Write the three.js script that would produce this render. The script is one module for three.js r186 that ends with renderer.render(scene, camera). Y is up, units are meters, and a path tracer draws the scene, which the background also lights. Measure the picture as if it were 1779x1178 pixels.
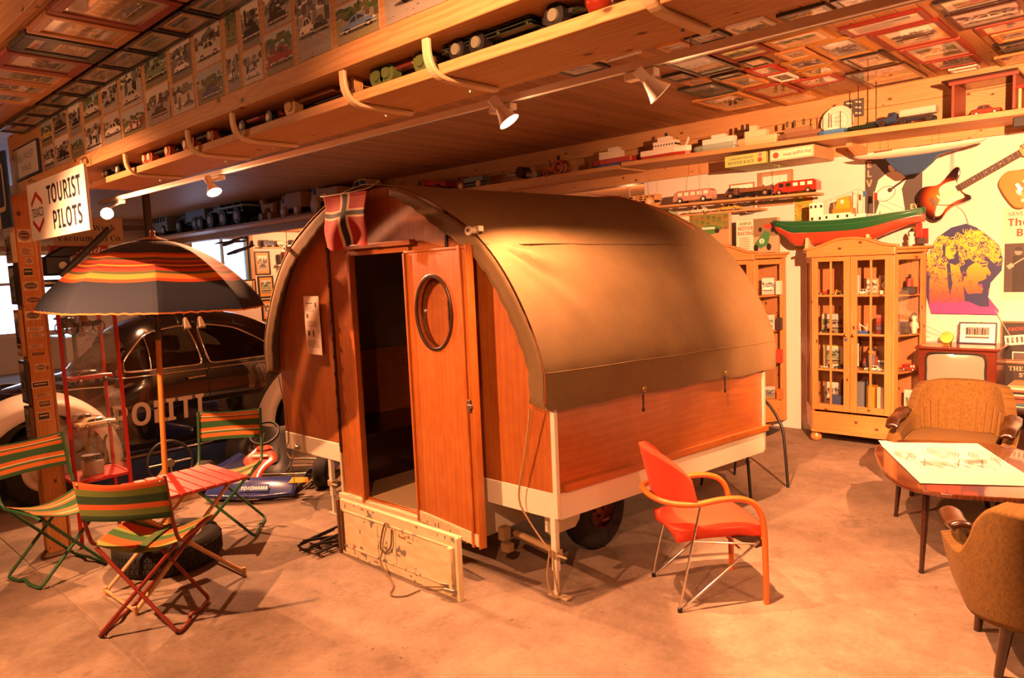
import * as THREE from 'three';
import { RoundedBoxGeometry } from 'three/addons/geometries/RoundedBoxGeometry.js';
import { mergeGeometries } from 'three/addons/utils/BufferGeometryUtils.js';
import { RectAreaLightUniformsLib } from 'three/addons/lights/RectAreaLightUniformsLib.js';
import { FontLoader } from 'three/addons/loaders/FontLoader.js';
import { TextGeometry } from 'three/addons/geometries/TextGeometry.js';
RectAreaLightUniformsLib.init();

// ------------------------------------------------------------------ camera, sky, exposure
const scene = new THREE.Scene();
const camera = new THREE.PerspectiveCamera(50.18, 1779 / 1178, 0.05, 80);
camera.position.set(0, 1.75, 0);
camera.up.set(0.102, 0.994, -0.035);
camera.lookAt(0.724, 1.75 - 0.098, -0.682);
const renderer = new THREE.WebGLRenderer({ antialias: true });
renderer.toneMapping = THREE.LinearToneMapping;
renderer.toneMappingExposure = 1.5;
renderer.shadowMap.enabled = true;
scene.background = new THREE.Color().setRGB(1.7, 2.2, 3.2);      // overcast daylight, seen only through the windows
const WARM = new THREE.Color().setRGB(1, 0.40, 0.175);            // tungsten spots under a daylight white balance
const AMBER = new THREE.Color().setRGB(1, 0.46, 0.16);

// ------------------------------------------------------------------ helpers
let seed = 7;
const rnd = () => { seed = (seed + 0x6D2B79F5) | 0; let t = Math.imul(seed ^ (seed >>> 15), 1 | seed); t = (t + Math.imul(t ^ (t >>> 7), 61 | t)) ^ t; return ((t ^ (t >>> 14)) >>> 0) / 4294967296; };
const rr = (a, b) => a + (b - a) * rnd();
const PI = Math.PI, V = (x, y, z) => new THREE.Vector3(x, y, z), V2 = (x, y) => new THREE.Vector2(x, y);
const used = {};
const numbered = (n) => { used[n] = (used[n] || 0) + 1; return used[n] === 1 ? n : n + '_' + String(used[n] - 1).padStart(3, '0'); };
function tag(o, label, category, group, kind) { if (label) o.userData.label = label; if (category) o.userData.category = category; if (group) o.userData.group = group; if (kind) o.userData.kind = kind; return o; }
function thing(name, label, category, p = [0, 0, 0], turn = 0, group) {
  const o = new THREE.Group(); o.name = numbered(name); o.position.set(...p); o.rotation.y = turn; scene.add(o);
  return tag(o, label, category, group);
}
function clean(g) {
  let q = g.index ? g.toNonIndexed() : g.clone();
  if (!q.attributes.normal) q.computeVertexNormals();
  if (!q.attributes.uv) q.setAttribute('uv', new THREE.BufferAttribute(new Float32Array(q.attributes.position.count * 2), 2));
  for (const k of Object.keys(q.attributes)) if (!['position', 'normal', 'uv'].includes(k)) q.deleteAttribute(k);
  q.morphAttributes = {}; q.clearGroups();
  return q;
}
function mk(name, geos, material, parent = scene, label) {
  const list = [].concat(geos).map(clean);
  const g = list.length > 1 ? mergeGeometries(list) : list[0];
  const m = new THREE.Mesh(g, material);
  m.name = parent === scene ? numbered(name) : name;
  m.castShadow = m.receiveShadow = true;
  if (label) m.userData.label = label;
  parent.add(m); return m;
}
const one = (name, geos, material, label, category, group) => tag(mk(name, geos, material), label, category, group);
const struct = (name, geos, material, parent = scene) => { const m = mk(name, geos, material, parent); if (parent === scene) m.userData.kind = 'structure'; return m; };
const M4 = new THREE.Matrix4(), EU = new THREE.Euler(), QU = new THREE.Quaternion();
function T(g, x = 0, y = 0, z = 0, rx = 0, ry = 0, rz = 0, s = 1) {
  M4.compose(V(x, y, z), QU.setFromEuler(EU.set(rx, ry, rz)), Array.isArray(s) ? V(...s) : V(s, s, s)); g.applyMatrix4(M4); return g;
}
// uv in metres by the face each vertex looks along; grain = the axis the pattern runs along (0 x, 1 y, 2 z)
function uvm(g, grain, jitter = true) {
  const p = g.attributes.position, n = g.attributes.normal, uv = g.attributes.uv, ou = jitter ? rnd() * 9 : 0, ov = jitter ? rnd() * 9 : 0;
  const P = [0, 0, 0], N = [0, 0, 0];
  for (let i = 0; i < p.count; i++) {
    P[0] = p.getX(i); P[1] = p.getY(i); P[2] = p.getZ(i); N[0] = Math.abs(n.getX(i)); N[1] = Math.abs(n.getY(i)); N[2] = Math.abs(n.getZ(i));
    const k = N[0] > N[1] && N[0] > N[2] ? 0 : N[1] > N[2] ? 1 : 2;
    let a = (k + 1) % 3, b = (k + 2) % 3; if (b === grain) [a, b] = [b, a];
    uv.setXY(i, P[a] + ou, P[b] + ov);
  }
  return g;
}
// board with softened edges, size in metres, grain along its longest side
function bx(w, h, d, x = 0, y = 0, z = 0, rx = 0, ry = 0, rz = 0, r = 0.004, grain) {
  const m = Math.min(w, h, d), rad = Math.min(r, m * 0.3);
  const g = rad > 0.0006 ? new RoundedBoxGeometry(w, h, d, 1, rad) : new THREE.BoxGeometry(w, h, d).toNonIndexed();
  uvm(g, grain ?? (w >= h && w >= d ? 0 : h >= d ? 1 : 2));
  return T(g, x, y, z, rx, ry, rz);
}
const b0 = (w, h, d, x, y, z, rx, ry, rz) => bx(w, h, d, x, y, z, rx, ry, rz, 0);       // 12 triangles
function cyl(r0, r1, h, x = 0, y = 0, z = 0, rx = 0, ry = 0, rz = 0, n = 18) { return T(new THREE.CylinderGeometry(r1, r0, h, n), x, y, z, rx, ry, rz); }
const sph = (r, x = 0, y = 0, z = 0, s = 1, n = 14) => T(new THREE.SphereGeometry(r, n, Math.ceil(n * 0.7)), x, y, z, 0, 0, 0, s);
function tube(pts, r, n = 8, seg, closed = false) { const c = new THREE.CatmullRomCurve3(pts.map((p) => V(...p)), closed, 'catmullrom', 0.5); return new THREE.TubeGeometry(c, seg || pts.length * 6, r, n, closed); }
function rod(a, b, r, n = 8, r2 = r) {
  const A = V(...a), B = V(...b), d = B.clone().sub(A), g = new THREE.CylinderGeometry(r2, r, d.length(), n);
  g.applyQuaternion(QU.setFromUnitVectors(V(0, 1, 0), d.clone().normalize())); g.translate((A.x + B.x) / 2, (A.y + B.y) / 2, (A.z + B.z) / 2); return g;
}
// polyline with rounded corners as a tube
function bent(pts, r, cr = 0.04, n = 8, seg = 40) {
  const P = pts.map((p) => V(...p)), path = new THREE.CurvePath(); let prev = P[0];
  for (let i = 1; i < P.length; i++) {
    if (i === P.length - 1) { path.add(new THREE.LineCurve3(prev, P[i])); break; }
    const a = P[i].clone().add(P[i - 1].clone().sub(P[i]).setLength(Math.min(cr, P[i].distanceTo(P[i - 1]) / 2.05)));
    const b = P[i].clone().add(P[i + 1].clone().sub(P[i]).setLength(Math.min(cr, P[i].distanceTo(P[i + 1]) / 2.05)));
    path.add(new THREE.LineCurve3(prev, a)); path.add(new THREE.QuadraticBezierCurve3(a, P[i], b)); prev = b;
  }
  return new THREE.TubeGeometry(path, seg, r, n, false);
}
const lathe = (pts, n = 24) => new THREE.LatheGeometry(pts.map((p) => V2(...p)), n);
function shp(pts, smooth) { const s = new THREE.Shape(); if (smooth) { s.moveTo(...pts[0]); s.splineThru(pts.slice(1).concat([pts[0]]).map((p) => V2(...p))); } else pts.forEach((p, i) => i ? s.lineTo(...p) : s.moveTo(...p)); return s; }
function ext(pts, d, bevel = 0.004, smooth = false, seg = 1) {
  const s = pts instanceof THREE.Shape ? pts : shp(pts, smooth);
  const g = new THREE.ExtrudeGeometry(s, { depth: Math.max(d - 2 * bevel, 0.0005), bevelEnabled: bevel > 0, bevelThickness: bevel, bevelSize: bevel, bevelOffset: -bevel, bevelSegments: seg, curveSegments: 10 });
  g.translate(0, 0, -d / 2 + bevel); return g;
}
const extUV = (g, grain = 0) => uvm(g, grain);
// a grid surface from f(u, v) -> [x, y, z]; both sides show
function surf(f, nu, nv, uv = (u, v) => [u, v]) {
  const p = [], t = [], ix = [];
  for (let j = 0; j <= nv; j++) for (let i = 0; i <= nu; i++) { p.push(...f(i / nu, j / nv)); t.push(...uv(i / nu, j / nv)); }
  for (let j = 0; j < nv; j++) for (let i = 0; i < nu; i++) { const a = j * (nu + 1) + i, b = a + 1, c = a + nu + 1, d = c + 1; ix.push(a, b, d, a, d, c); }
  const g = new THREE.BufferGeometry(); g.setAttribute('position', new THREE.Float32BufferAttribute(p, 3)); g.setAttribute('uv', new THREE.Float32BufferAttribute(t, 2)); g.setIndex(ix); g.computeVertexNormals(); return g;
}
// the same surface with thickness th, closed all round
function slab(f, nu, nv, th, uv = (u, v) => [u, v]) {
  const s = surf(f, nu, nv, uv), n = s.attributes.normal, p = s.attributes.position, N = p.count;
  const P = [], U = [], ix = [];
  for (const sg of [0.5, -0.5]) for (let i = 0; i < N; i++) { P.push(p.getX(i) + n.getX(i) * th * sg, p.getY(i) + n.getY(i) * th * sg, p.getZ(i) + n.getZ(i) * th * sg); U.push(s.attributes.uv.getX(i), s.attributes.uv.getY(i)); }
  const src = s.index.array; for (let i = 0; i < src.length; i += 3) { ix.push(src[i], src[i + 1], src[i + 2]); ix.push(src[i] + N, src[i + 2] + N, src[i + 1] + N); }
  const ring = []; for (let i = 0; i <= nu; i++) ring.push(i); for (let j = 1; j <= nv; j++) ring.push(j * (nu + 1) + nu);
  for (let i = nu - 1; i >= 0; i--) ring.push(nv * (nu + 1) + i); for (let j = nv - 1; j >= 0; j--) ring.push(j * (nu + 1));
  for (let k = 0; k + 1 < ring.length; k++) { const a = ring[k], b = ring[k + 1]; ix.push(a, a + N, b + N, a, b + N, b); }
  const g = new THREE.BufferGeometry(); g.setAttribute('position', new THREE.Float32BufferAttribute(P, 3)); g.setAttribute('uv', new THREE.Float32BufferAttribute(U, 2)); g.setIndex(ix); g.computeVertexNormals(); return g;
}
const ORD = ['first', 'second', 'third', 'fourth', 'fifth', 'sixth', 'seventh', 'eighth', 'ninth', 'tenth', 'eleventh', 'twelfth', 'thirteenth', 'fourteenth', 'fifteenth', 'sixteenth', 'seventeenth'];
// ------------------------------------------------------------------ procedural materials
function lattice(n, s) { const keep = seed; seed = s; const a = Float32Array.from({ length: n * n }, rnd); seed = keep; return (x, y) => {   // tiling value noise on an n x n lattice
  const fx = Math.floor(x), fy = Math.floor(y), u = x - fx, v = y - fy, q = (k) => ((k % n) + n) % n, U = u * u * (3 - 2 * u), W = v * v * (3 - 2 * v);
  const a0 = a[q(fy) * n + q(fx)], a1 = a[q(fy) * n + q(fx + 1)], b0_ = a[q(fy + 1) * n + q(fx)], b1 = a[q(fy + 1) * n + q(fx + 1)];
  return a0 + (a1 - a0) * U + (b0_ + (b1 - b0_) * U - a0 - (a1 - a0) * U) * W; }; }
const n8 = lattice(8, 3), n16 = lattice(16, 5), n32 = lattice(32, 9), n64 = lattice(64, 11), n128 = lattice(128, 13), n256 = lattice(256, 17);
function dataTex(w, h, f, srgb = true) {      // f(u, v) -> [r, g, b] 0..1 in sRGB
  const d = new Uint8Array(w * h * 4);
  for (let j = 0; j < h; j++) for (let i = 0; i < w; i++) { const c = f(i / w, j / h), k = (j * w + i) * 4; d[k] = c[0] * 255; d[k + 1] = c[1] * 255; d[k + 2] = c[2] * 255; d[k + 3] = 255; }
  for (let k = 0; k < d.length; k++) d[k] = Math.max(0, Math.min(255, d[k]));
  const t = new THREE.DataTexture(d, w, h); t.wrapS = t.wrapT = THREE.RepeatWrapping; t.magFilter = THREE.LinearFilter; t.minFilter = THREE.LinearMipmapLinearFilter; t.generateMipmaps = true;
  if (srgb) t.colorSpace = THREE.SRGBColorSpace; t.needsUpdate = true; return t;
}
const rep = (t, u, v) => { t.repeat.set(1 / u, 1 / v); return t; };
const mix = (a, b, t) => [a[0] + (b[0] - a[0]) * t, a[1] + (b[1] - a[1]) * t, a[2] + (b[2] - a[2]) * t];
const clamp = (x) => Math.max(0, Math.min(1, x)), sm = (a, b, x) => { const t = clamp((x - a) / (b - a)); return t * t * (3 - 2 * t); };
function woodTex(light, dark, opts = {}) {     // u along the grain (1.6 m), v across (0.4 m)
  const { knots = 0, stripe = 26, w = 1024, h = 512, figure = 0 } = opts, K = [];
  const keep = seed; seed = opts.seed || 21; for (let i = 0; i < knots; i++) K.push([rnd(), rnd(), rr(0.006, 0.017), rr(0.02, 0.05)]); seed = keep;
  return dataTex(w, h, (u, v) => {
    let y = v + 0.02 * (n8(u * 8, v * 8) - 0.5), kn = 0, ring = 0;
    for (const [kx, ky, ks, kr] of K) { let dx = u - kx, dy = v - ky; dx -= Math.round(dx); dy -= Math.round(dy); dx *= 1.6; dy *= 0.4; const d = Math.hypot(dx, dy * 1.5); if (d < 0.2) { y += Math.sign(dy || 1) * 0.05 * Math.exp(-(d * d) / (kr * kr * 2)); if (d < ks * 2.2) { kn = Math.max(kn, 1 - sm(ks * 0.6, ks * 1.3, d)); ring = Math.max(ring, Math.exp(-((d - ks) ** 2) / (ks * ks * 0.3))); } } }
    const g = 0.5 + 0.5 * Math.sin(y * stripe * 2 * PI + 5 * n16(u * 16 / 4, v * 16)), f = n256(u * 64, v * 256), f2 = n128(u * 16, v * 128);
    let t = 0.30 * g + 0.3 * (f2 - 0.2) + 0.22 * (f - 0.5) + 0.25 * (n8(u * 8, v * 8) - 0.4) + figure * (n32(u * 32, v * 8) - 0.5);
    t = clamp(t); t = clamp(t + ring * 0.35); const c = mix(light, dark, t); return mix(c, [dark[0] * 0.42, dark[1] * 0.36, dark[2] * 0.34], kn * 0.85);
  });
}
const M = {};
const std = (o) => new THREE.MeshStandardMaterial({ side: THREE.DoubleSide, roughness: 0.6, ...o });
const phy = (o) => new THREE.MeshPhysicalMaterial({ side: THREE.DoubleSide, roughness: 0.4, ...o });
const hex = (h) => new THREE.Color(h);
const pineT = rep(woodTex([0.90, 0.74, 0.53], [0.74, 0.52, 0.30], { knots: 9, stripe: 20 }), 1.6, 0.4);
const pineB = rep(woodTex([0.86, 0.68, 0.46], [0.68, 0.46, 0.26], { knots: 12, stripe: 24, seed: 44 }), 1.6, 0.4);
const ply = rep(woodTex([0.78, 0.50, 0.26], [0.64, 0.35, 0.16], { stripe: 9, figure: 0.3, seed: 5 }), 1.6, 0.4);
const darkT = rep(woodTex([0.33, 0.18, 0.10], [0.19, 0.09, 0.05], { stripe: 16, seed: 8 }), 1.6, 0.4);
M.pine = std({ map: pineT, color: 0xdccfc2, roughness: 0.55, bumpMap: pineT, bumpScale: 0.0004 });
M.pine2 = std({ map: pineB, color: 0xd2c4b6, roughness: 0.5 });
M.pineTones = [0xd6c8ba, 0xcabaa8, 0xd8c9b6, 0xc2b09c].map((c) => std({ map: pineB, color: c, roughness: 0.5 }));
M.cab = phy({ map: pineT, color: 0xdcbd98, roughness: 0.38, clearcoat: 0.25, clearcoatRoughness: 0.35 });
M.ply = phy({ map: ply, color: 0xd6c498, roughness: 0.42, clearcoat: 0.35, clearcoatRoughness: 0.28 });
M.plyDoor = phy({ map: ply, color: 0xdccba0, roughness: 0.38, clearcoat: 0.4, clearcoatRoughness: 0.25 });
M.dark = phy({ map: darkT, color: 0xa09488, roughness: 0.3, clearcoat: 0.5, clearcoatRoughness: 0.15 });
M.mahog = phy({ map: ply, color: 0x764a38, roughness: 0.3, clearcoat: 0.6, clearcoatRoughness: 0.12 });
M.post = std({ map: pineB, color: 0xf2d9b8, roughness: 0.6 });
const conc = rep(dataTex(1024, 1024, (u, v) => {
  const a = 0.5 * n8(u * 8, v * 8) + 0.3 * n32(u * 32, v * 32) + 0.2 * n128(u * 128, v * 128), f = n256(u * 256, v * 256);
  let c = mix([0.66, 0.60, 0.53], [0.50, 0.44, 0.38], clamp(a * 1.5 - 0.3 + 0.16 * (f - 0.5)));
  const st = sm(0.70, 0.84, n16(u * 16 + 3, v * 16) * 0.6 + n64(u * 64, v * 64) * 0.4); c = mix(c, [0.40, 0.35, 0.30], st * 0.3);
  const sp = sm(0.955, 0.985, n128(u * 128 + 40, v * 128 + 9)); c = mix(c, [0.22, 0.18, 0.15], sp * 0.7);
  const wt = sm(0.72, 0.85, n16(u * 16 + 9, v * 16 + 5) * 0.5 + n128(u * 128 + 4, v * 128) * 0.5); return mix(c, [0.72, 0.67, 0.60], wt * 0.3);
}), 2.6, 2.6);
M.floor = std({ map: conc, color: 0xdcd4ce, roughness: 0.72, bumpMap: conc, bumpScale: 0.0012 });
M.white = std({ color: 0xd6cfc4, roughness: 0.85 });
M.whiteGloss = phy({ color: 0xece7dc, roughness: 0.35 });
M.plastic = phy({ color: 0xe4ddd0, roughness: 0.4 });
const canvT = rep(dataTex(512, 512, (u, v) => {
  const w = 0.5 + 0.25 * Math.sin(u * 512 * PI / 2) + 0.25 * Math.sin(v * 512 * PI / 2), a = n8(u * 8, v * 8) * 0.6 + n32(u * 32, v * 32) * 0.4;
  let c = mix([0.54, 0.46, 0.32], [0.49, 0.41, 0.28], clamp(a)); c = mix(c, [0.38, 0.32, 0.21], 0.18 * w);
  const st = sm(0.80, 0.92, n16(u * 16, v * 16) * 0.5 + n64(u * 64 + 7, v * 64) * 0.5); return mix(c, [0.60, 0.53, 0.40], st * 0.35);
}), 0.9, 0.9);
M.canvas = std({ map: canvT, color: 0xcfc4b2, roughness: 0.9, bumpMap: canvT, bumpScale: 0.0006 });
const cream = rep(dataTex(512, 256, (u, v) => {     // cream paint, chipped to grey metal and rust
  let c = mix([0.84, 0.78, 0.64], [0.76, 0.69, 0.54], n16(u * 16, v * 16)); const k = n8(u * 8 + 2, v * 4) * 0.55 + n64(u * 48, v * 20) * 0.45;
  c = mix(c, [0.46, 0.43, 0.41], sm(0.74, 0.765, k)); const r = n8(u * 8 + 5, v * 4 + 1) * 0.6 + n64(u * 64, v * 26) * 0.4; return mix(c, [0.45, 0.27, 0.13], sm(0.77, 0.83, r) * 0.7);
}), 1.15, 0.38);
M.cream = std({ map: cream, roughness: 0.55 });
M.offwhite = std({ color: 0xd9cfbb, roughness: 0.55 });
M.velvet = phy({ map: rep(dataTex(256, 256, (u, v) => mix([0.44, 0.32, 0.09], [0.31, 0.21, 0.05], clamp(n64(u * 64, v * 64) * 0.7 + n16(u * 16, v * 16) * 0.5))), 0.25, 0.25), roughness: 0.95, sheen: 0.5, sheenRoughness: 0.4, sheenColor: hex(0x8a6424) });
M.black = std({ color: 0x14110f, roughness: 0.5 });
M.blackGloss = phy({ color: 0x0c0a0a, roughness: 0.12, clearcoat: 1, clearcoatRoughness: 0.04 });
M.rubber = std({ color: 0x1a1715, roughness: 0.8 });
M.chrome = std({ color: 0xd8d4cc, metalness: 1, roughness: 0.12 });
M.steel = std({ color: 0x9c968c, metalness: 1, roughness: 0.4 });
M.rust = std({ color: 0x6b4a30, metalness: 0.4, roughness: 0.7 });
M.brass = std({ color: 0xc79a46, metalness: 1, roughness: 0.3 });
M.glass = phy({ color: 0xffffff, roughness: 0.02, transmission: 1, thickness: 0, ior: 1.5 });
M.glassGreen = phy({ color: 0xdfeee4, roughness: 0.03, transmission: 1, thickness: 0, ior: 1.5 });
M.smoke = phy({ color: 0x8d8d88, roughness: 0.02, transmission: 1, thickness: 0, ior: 1.5 });
M.red = phy({ color: 0xa81c14, roughness: 0.35 });
M.redWood = phy({ color: 0xa8352c, roughness: 0.5 });
M.green = phy({ color: 0x2c5a34, roughness: 0.45 });
M.redFrame = phy({ color: 0x8c3a26, roughness: 0.45 });
const cc = {}; const C = (h, r = 0.5) => cc[h + '/' + r] || (cc[h + '/' + r] = std({ color: h, roughness: r }));
const CG = (h) => cc['g' + h] || (cc['g' + h] = phy({ color: h, roughness: 0.25, clearcoat: 0.6, clearcoatRoughness: 0.1 }));
// canvases
function paint(w, h, f, repeat) {
  const c = document.createElement('canvas'); c.width = w; c.height = h; const x = c.getContext('2d'); f(x, w, h);
  const t = new THREE.CanvasTexture(c); t.colorSpace = THREE.SRGBColorSpace; if (repeat) t.wrapS = t.wrapT = THREE.RepeatWrapping; return t;
}
function atlas(cols, rows, cell, f) {          // one picture sheet, cells addressed by number
  const t = paint(cols * cell[0], rows * cell[1], (x) => { for (let k = 0; k < cols * rows; k++) { x.save(); x.translate((k % cols) * cell[0], Math.floor(k / cols) * cell[1]); x.beginPath(); x.rect(0, 0, ...cell); x.clip(); f(x, k, ...cell); x.restore(); } });
  const m = std({ map: t, roughness: 0.5 });
  return { m, uv: (k) => { const i = k % cols, j = Math.floor(k / cols), e = 0.002; return [i / cols + e, 1 - (j + 1) / rows + e, 1 / cols - 2 * e, 1 / rows - 2 * e]; } };
}
// flat print w x h on a thin card, facing +z, using a cell of a sheet
function print(w, h, A, k, x = 0, y = 0, z = 0, rx = 0, ry = 0, rz = 0) {
  const g = new THREE.PlaneGeometry(w, h), [u0, v0, du, dv] = A.uv(k), uv = g.attributes.uv;
  for (let i = 0; i < uv.count; i++) uv.setXY(i, u0 + uv.getX(i) * du, v0 + uv.getY(i) * dv);
  return T(g, x, y, z, rx, ry, rz);
}
const full = { uv: () => [0, 0, 1, 1] };
// ------------------------------------------------------------------ printed sheets (photographs, posters, labels)
const css = (a) => `rgb(${a.map((v) => Math.round(v * 255)).join(',')})`;
function carPhoto(x, k, w, h) {                // a snapshot of an old car, black and white or faded colour
  const keep = seed; seed = 100 + k * 17;
  const bw = k % 3 !== 1, tone = (v, c) => bw ? css([v, v * 0.96, v * 0.9]) : css(mix([v, v * 0.97, v * 0.9], c, 0.7));
  const sky = rr(0.74, 0.98), gr = rr(0.5, 0.85), hz = h * rr(0.35, 0.55);
  x.fillStyle = tone(sky, [0.62, 0.68, 0.7]); x.fillRect(0, 0, w, h); x.fillStyle = tone(gr, [0.45, 0.42, 0.25]); x.fillRect(0, hz, w, h);
  for (let i = 0; i < 9; i++) { x.fillStyle = tone(rr(0.1, 0.55), [rr(0.1, 0.5), rr(0.25, 0.45), 0.2]); const bw_ = rr(8, 40); x.fillRect(rr(-10, w), hz - rr(5, h * 0.3), bw_, rr(h * 0.1, h * 0.32)); }
  for (let i = 0; i < 60; i++) { x.fillStyle = tone(rr(0.1, 0.8), [rr(0.2, 0.6), rr(0.2, 0.5), 0.2]); x.fillRect(rr(0, w), hz + rr(0, h - hz), rr(2, 14), rr(1, 4)); }
  for (let i = 0; i < 26; i++) { const px = rr(-10, w), py = hz - rr(0, h * 0.22), q = rr(6, 26); x.fillStyle = tone(rr(0.15, 0.6), [rr(0.2, 0.45), rr(0.35, 0.5), 0.2]); x.beginPath(); x.ellipse(px, py, q, q * rr(0.5, 1.1), 0, 0, 7); x.fill(); }
  const n = k % 5 === 4 ? 2 : 1;
  for (let c = 0; c < n; c++) {
    const L = w * rr(0.55, 0.8) / (n * 0.8), H = L * rr(0.42, 0.6), cx = w * (n > 1 ? 0.3 + 0.4 * c : 0.5) + rr(-8, 8), by = h * rr(0.72, 0.86), col = [[0.75, 0.12, 0.08], [0.85, 0.7, 0.2], [0.2, 0.35, 0.6], [0.85, 0.82, 0.75], [0.25, 0.4, 0.22]][Math.floor(rnd() * 5)], v = rnd() < 0.45 ? rr(0.05, 0.2) : rr(0.75, 1), fl = rnd() < 0.5 ? -1 : 1;
    x.save(); x.translate(cx, by); x.scale(fl, 1);
    x.fillStyle = 'rgba(10,8,6,0.55)'; x.beginPath(); x.ellipse(0, 2, L * 0.55, H * 0.1, 0, 0, 7); x.fill();
    x.fillStyle = tone(v, col); x.beginPath(); x.moveTo(-L / 2, -H * 0.12); x.quadraticCurveTo(-L * 0.52, -H * 0.5, -L * 0.3, -H * 0.55); x.quadraticCurveTo(-L * 0.2, -H, L * 0.05, -H); x.quadraticCurveTo(L * 0.22, -H, L * 0.28, -H * 0.58); x.quadraticCurveTo(L * 0.52, -H * 0.5, L / 2, -H * 0.12); x.closePath(); x.fill();
    x.fillStyle = tone(0.16, [0.2, 0.22, 0.25]); x.beginPath(); x.moveTo(-L * 0.22, -H * 0.58); x.quadraticCurveTo(-L * 0.14, -H * 0.92, 0, -H * 0.92); x.lineTo(0, -H * 0.58); x.closePath(); x.fill(); x.beginPath(); x.moveTo(L * 0.04, -H * 0.92); x.quadraticCurveTo(L * 0.18, -H * 0.9, L * 0.22, -H * 0.58); x.lineTo(L * 0.04, -H * 0.58); x.closePath(); x.fill();
    for (const s of [-0.3, 0.3]) { x.fillStyle = tone(0.06, [0.06, 0.05, 0.05]); x.beginPath(); x.arc(s * L, -H * 0.1, H * 0.19, 0, 7); x.fill(); x.fillStyle = tone(0.7, [0.7, 0.7, 0.65]); x.beginPath(); x.arc(s * L, -H * 0.1, H * 0.09, 0, 7); x.fill(); }
    x.fillStyle = tone(0.9, [0.95, 0.92, 0.8]); x.beginPath(); x.arc(-L * 0.46, -H * 0.36, H * 0.07, 0, 7); x.fill(); x.fillRect(-L * 0.52, -H * 0.17, L * 1.02, H * 0.05);
    x.globalAlpha = 0.4; x.fillStyle = tone(0.95, [1, 0.95, 0.85]); x.beginPath(); x.ellipse(-L * 0.18, -H * 0.62, L * 0.2, H * 0.05, 0, 0, 7); x.fill(); x.globalAlpha = 1; x.restore();
  }
  for (let i = 0; i < 500; i++) { x.fillStyle = `rgba(${rnd() < 0.5 ? '20,16,12' : '240,230,210'},${rr(0.05, 0.22)})`; x.fillRect(rr(0, w), rr(0, h), rr(1, 5), rr(1, 4)); }
  if (k % 4 === 2) for (let i = 0; i < 3; i++) { const px = rr(w * 0.1, w * 0.9), py = h * rr(0.75, 0.9), s = h * rr(0.3, 0.45); x.fillStyle = tone(rr(0.05, 0.5), [0.6, 0.15, 0.1]); x.fillRect(px - s * 0.1, py - s * 0.78, s * 0.2, s * 0.78); x.fillStyle = tone(0.65, [0.8, 0.6, 0.45]); x.beginPath(); x.arc(px, py - s * 0.88, s * 0.09, 0, 7); x.fill(); }
  seed = keep;
}
const photos = atlas(6, 6, [220, 280], carPhoto);
function pictureCell(x, k, w, h) {             // framed ceiling pictures: mounts with prints, adverts and documents
  const keep = seed; seed = 900 + k * 31; const pale = k % 4;
  x.fillStyle = css([[0.86, 0.80, 0.68], [0.80, 0.62, 0.36], [0.78, 0.74, 0.66], [0.62, 0.52, 0.40]][pale]); x.fillRect(0, 0, w, h);
  const m = k % 3 === 0 ? 0 : w * 0.13; x.save(); x.translate(m, m); x.scale((w - 2 * m) / 220, (h - 2 * m) / 280);
  if (k % 5 === 3) { x.fillStyle = css([0.84, 0.79, 0.68]); x.fillRect(0, 0, 220, 280); x.fillStyle = css([0.25, 0.2, 0.18]); for (let i = 0; i < 16; i++) x.fillRect(20, 130 + i * 8, rr(90, 180), 3); x.fillStyle = css([0.65, 0.15, 0.1]); x.fillRect(20, 20, rr(80, 180), 22); x.fillStyle = css([0.3, 0.4, 0.5]); x.fillRect(20, 52, 170, 62); }
  else { x.beginPath(); x.rect(0, 0, 220, 280); x.clip(); seed = 5; carPhoto(x, k * 3 + 1 + (k % 2), 220, 280); }
  x.restore(); seed = keep;
}
const pics = atlas(6, 5, [220, 280], pictureCell);
const ctr = (x, s, px, py, f, c, sx = 1) => { x.save(); x.fillStyle = c; x.font = f; x.textAlign = 'center'; x.textBaseline = 'middle'; x.translate(px, py); x.scale(sx, 1); x.fillText(s, 0, 0); x.restore(); };
const lft = (x, s, px, py, f, c, sx = 1) => { x.save(); x.fillStyle = c; x.font = f; x.textAlign = 'left'; x.textBaseline = 'middle'; x.translate(px, py); x.scale(sx, 1); x.fillText(s, 0, 0); x.restore(); };
const sheet = (w, h, f, o = {}) => std({ map: paint(w, h, f), roughness: 0.55, ...o });
const grey = (v) => css([v, v * 0.97, v * 0.92]);
// signs on the beam
const texSign = sheet(1000, 320, (x) => {
  x.fillStyle = '#eee6d8'; x.fillRect(0, 0, 1000, 320); x.save(); x.translate(165, 165); x.beginPath(); for (let i = 0; i < 6; i++) { const a = PI / 6 + i * PI / 3; x.lineTo(Math.cos(a) * 128, Math.sin(a) * 118); } x.closePath(); x.fillStyle = '#b5231a'; x.fill();
  x.beginPath(); for (let i = 0; i < 6; i++) { const a = PI / 6 + i * PI / 3; x.lineTo(Math.cos(a) * 98, Math.sin(a) * 88); } x.closePath(); x.fillStyle = '#eee6d8'; x.fill(); x.restore(); x.fillStyle = '#eee6d8'; x.fillRect(42, 128, 246, 74);
  ctr(x, 'TEXACO', 165, 167, 'bold 70px sans-serif', '#1c1a22', 0.86); ctr(x, 'TOURIST', 650, 92, 'bold 140px sans-serif', '#1c1f33', 0.98); ctr(x, 'PILOTS', 672, 232, 'bold 140px sans-serif', '#1c1f33', 1.05);
});
const parkSign = sheet(400, 160, (x) => { x.fillStyle = '#2e3a4a'; x.fillRect(0, 0, 400, 160); x.fillStyle = '#c9c6bd'; x.fillRect(9, 9, 382, 142); ctr(x, 'Salg i PAUSET', 200, 58, '46px sans-serif', '#33343c'); ctr(x, 'forbudt', 200, 112, '46px sans-serif', '#33343c'); });
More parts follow.
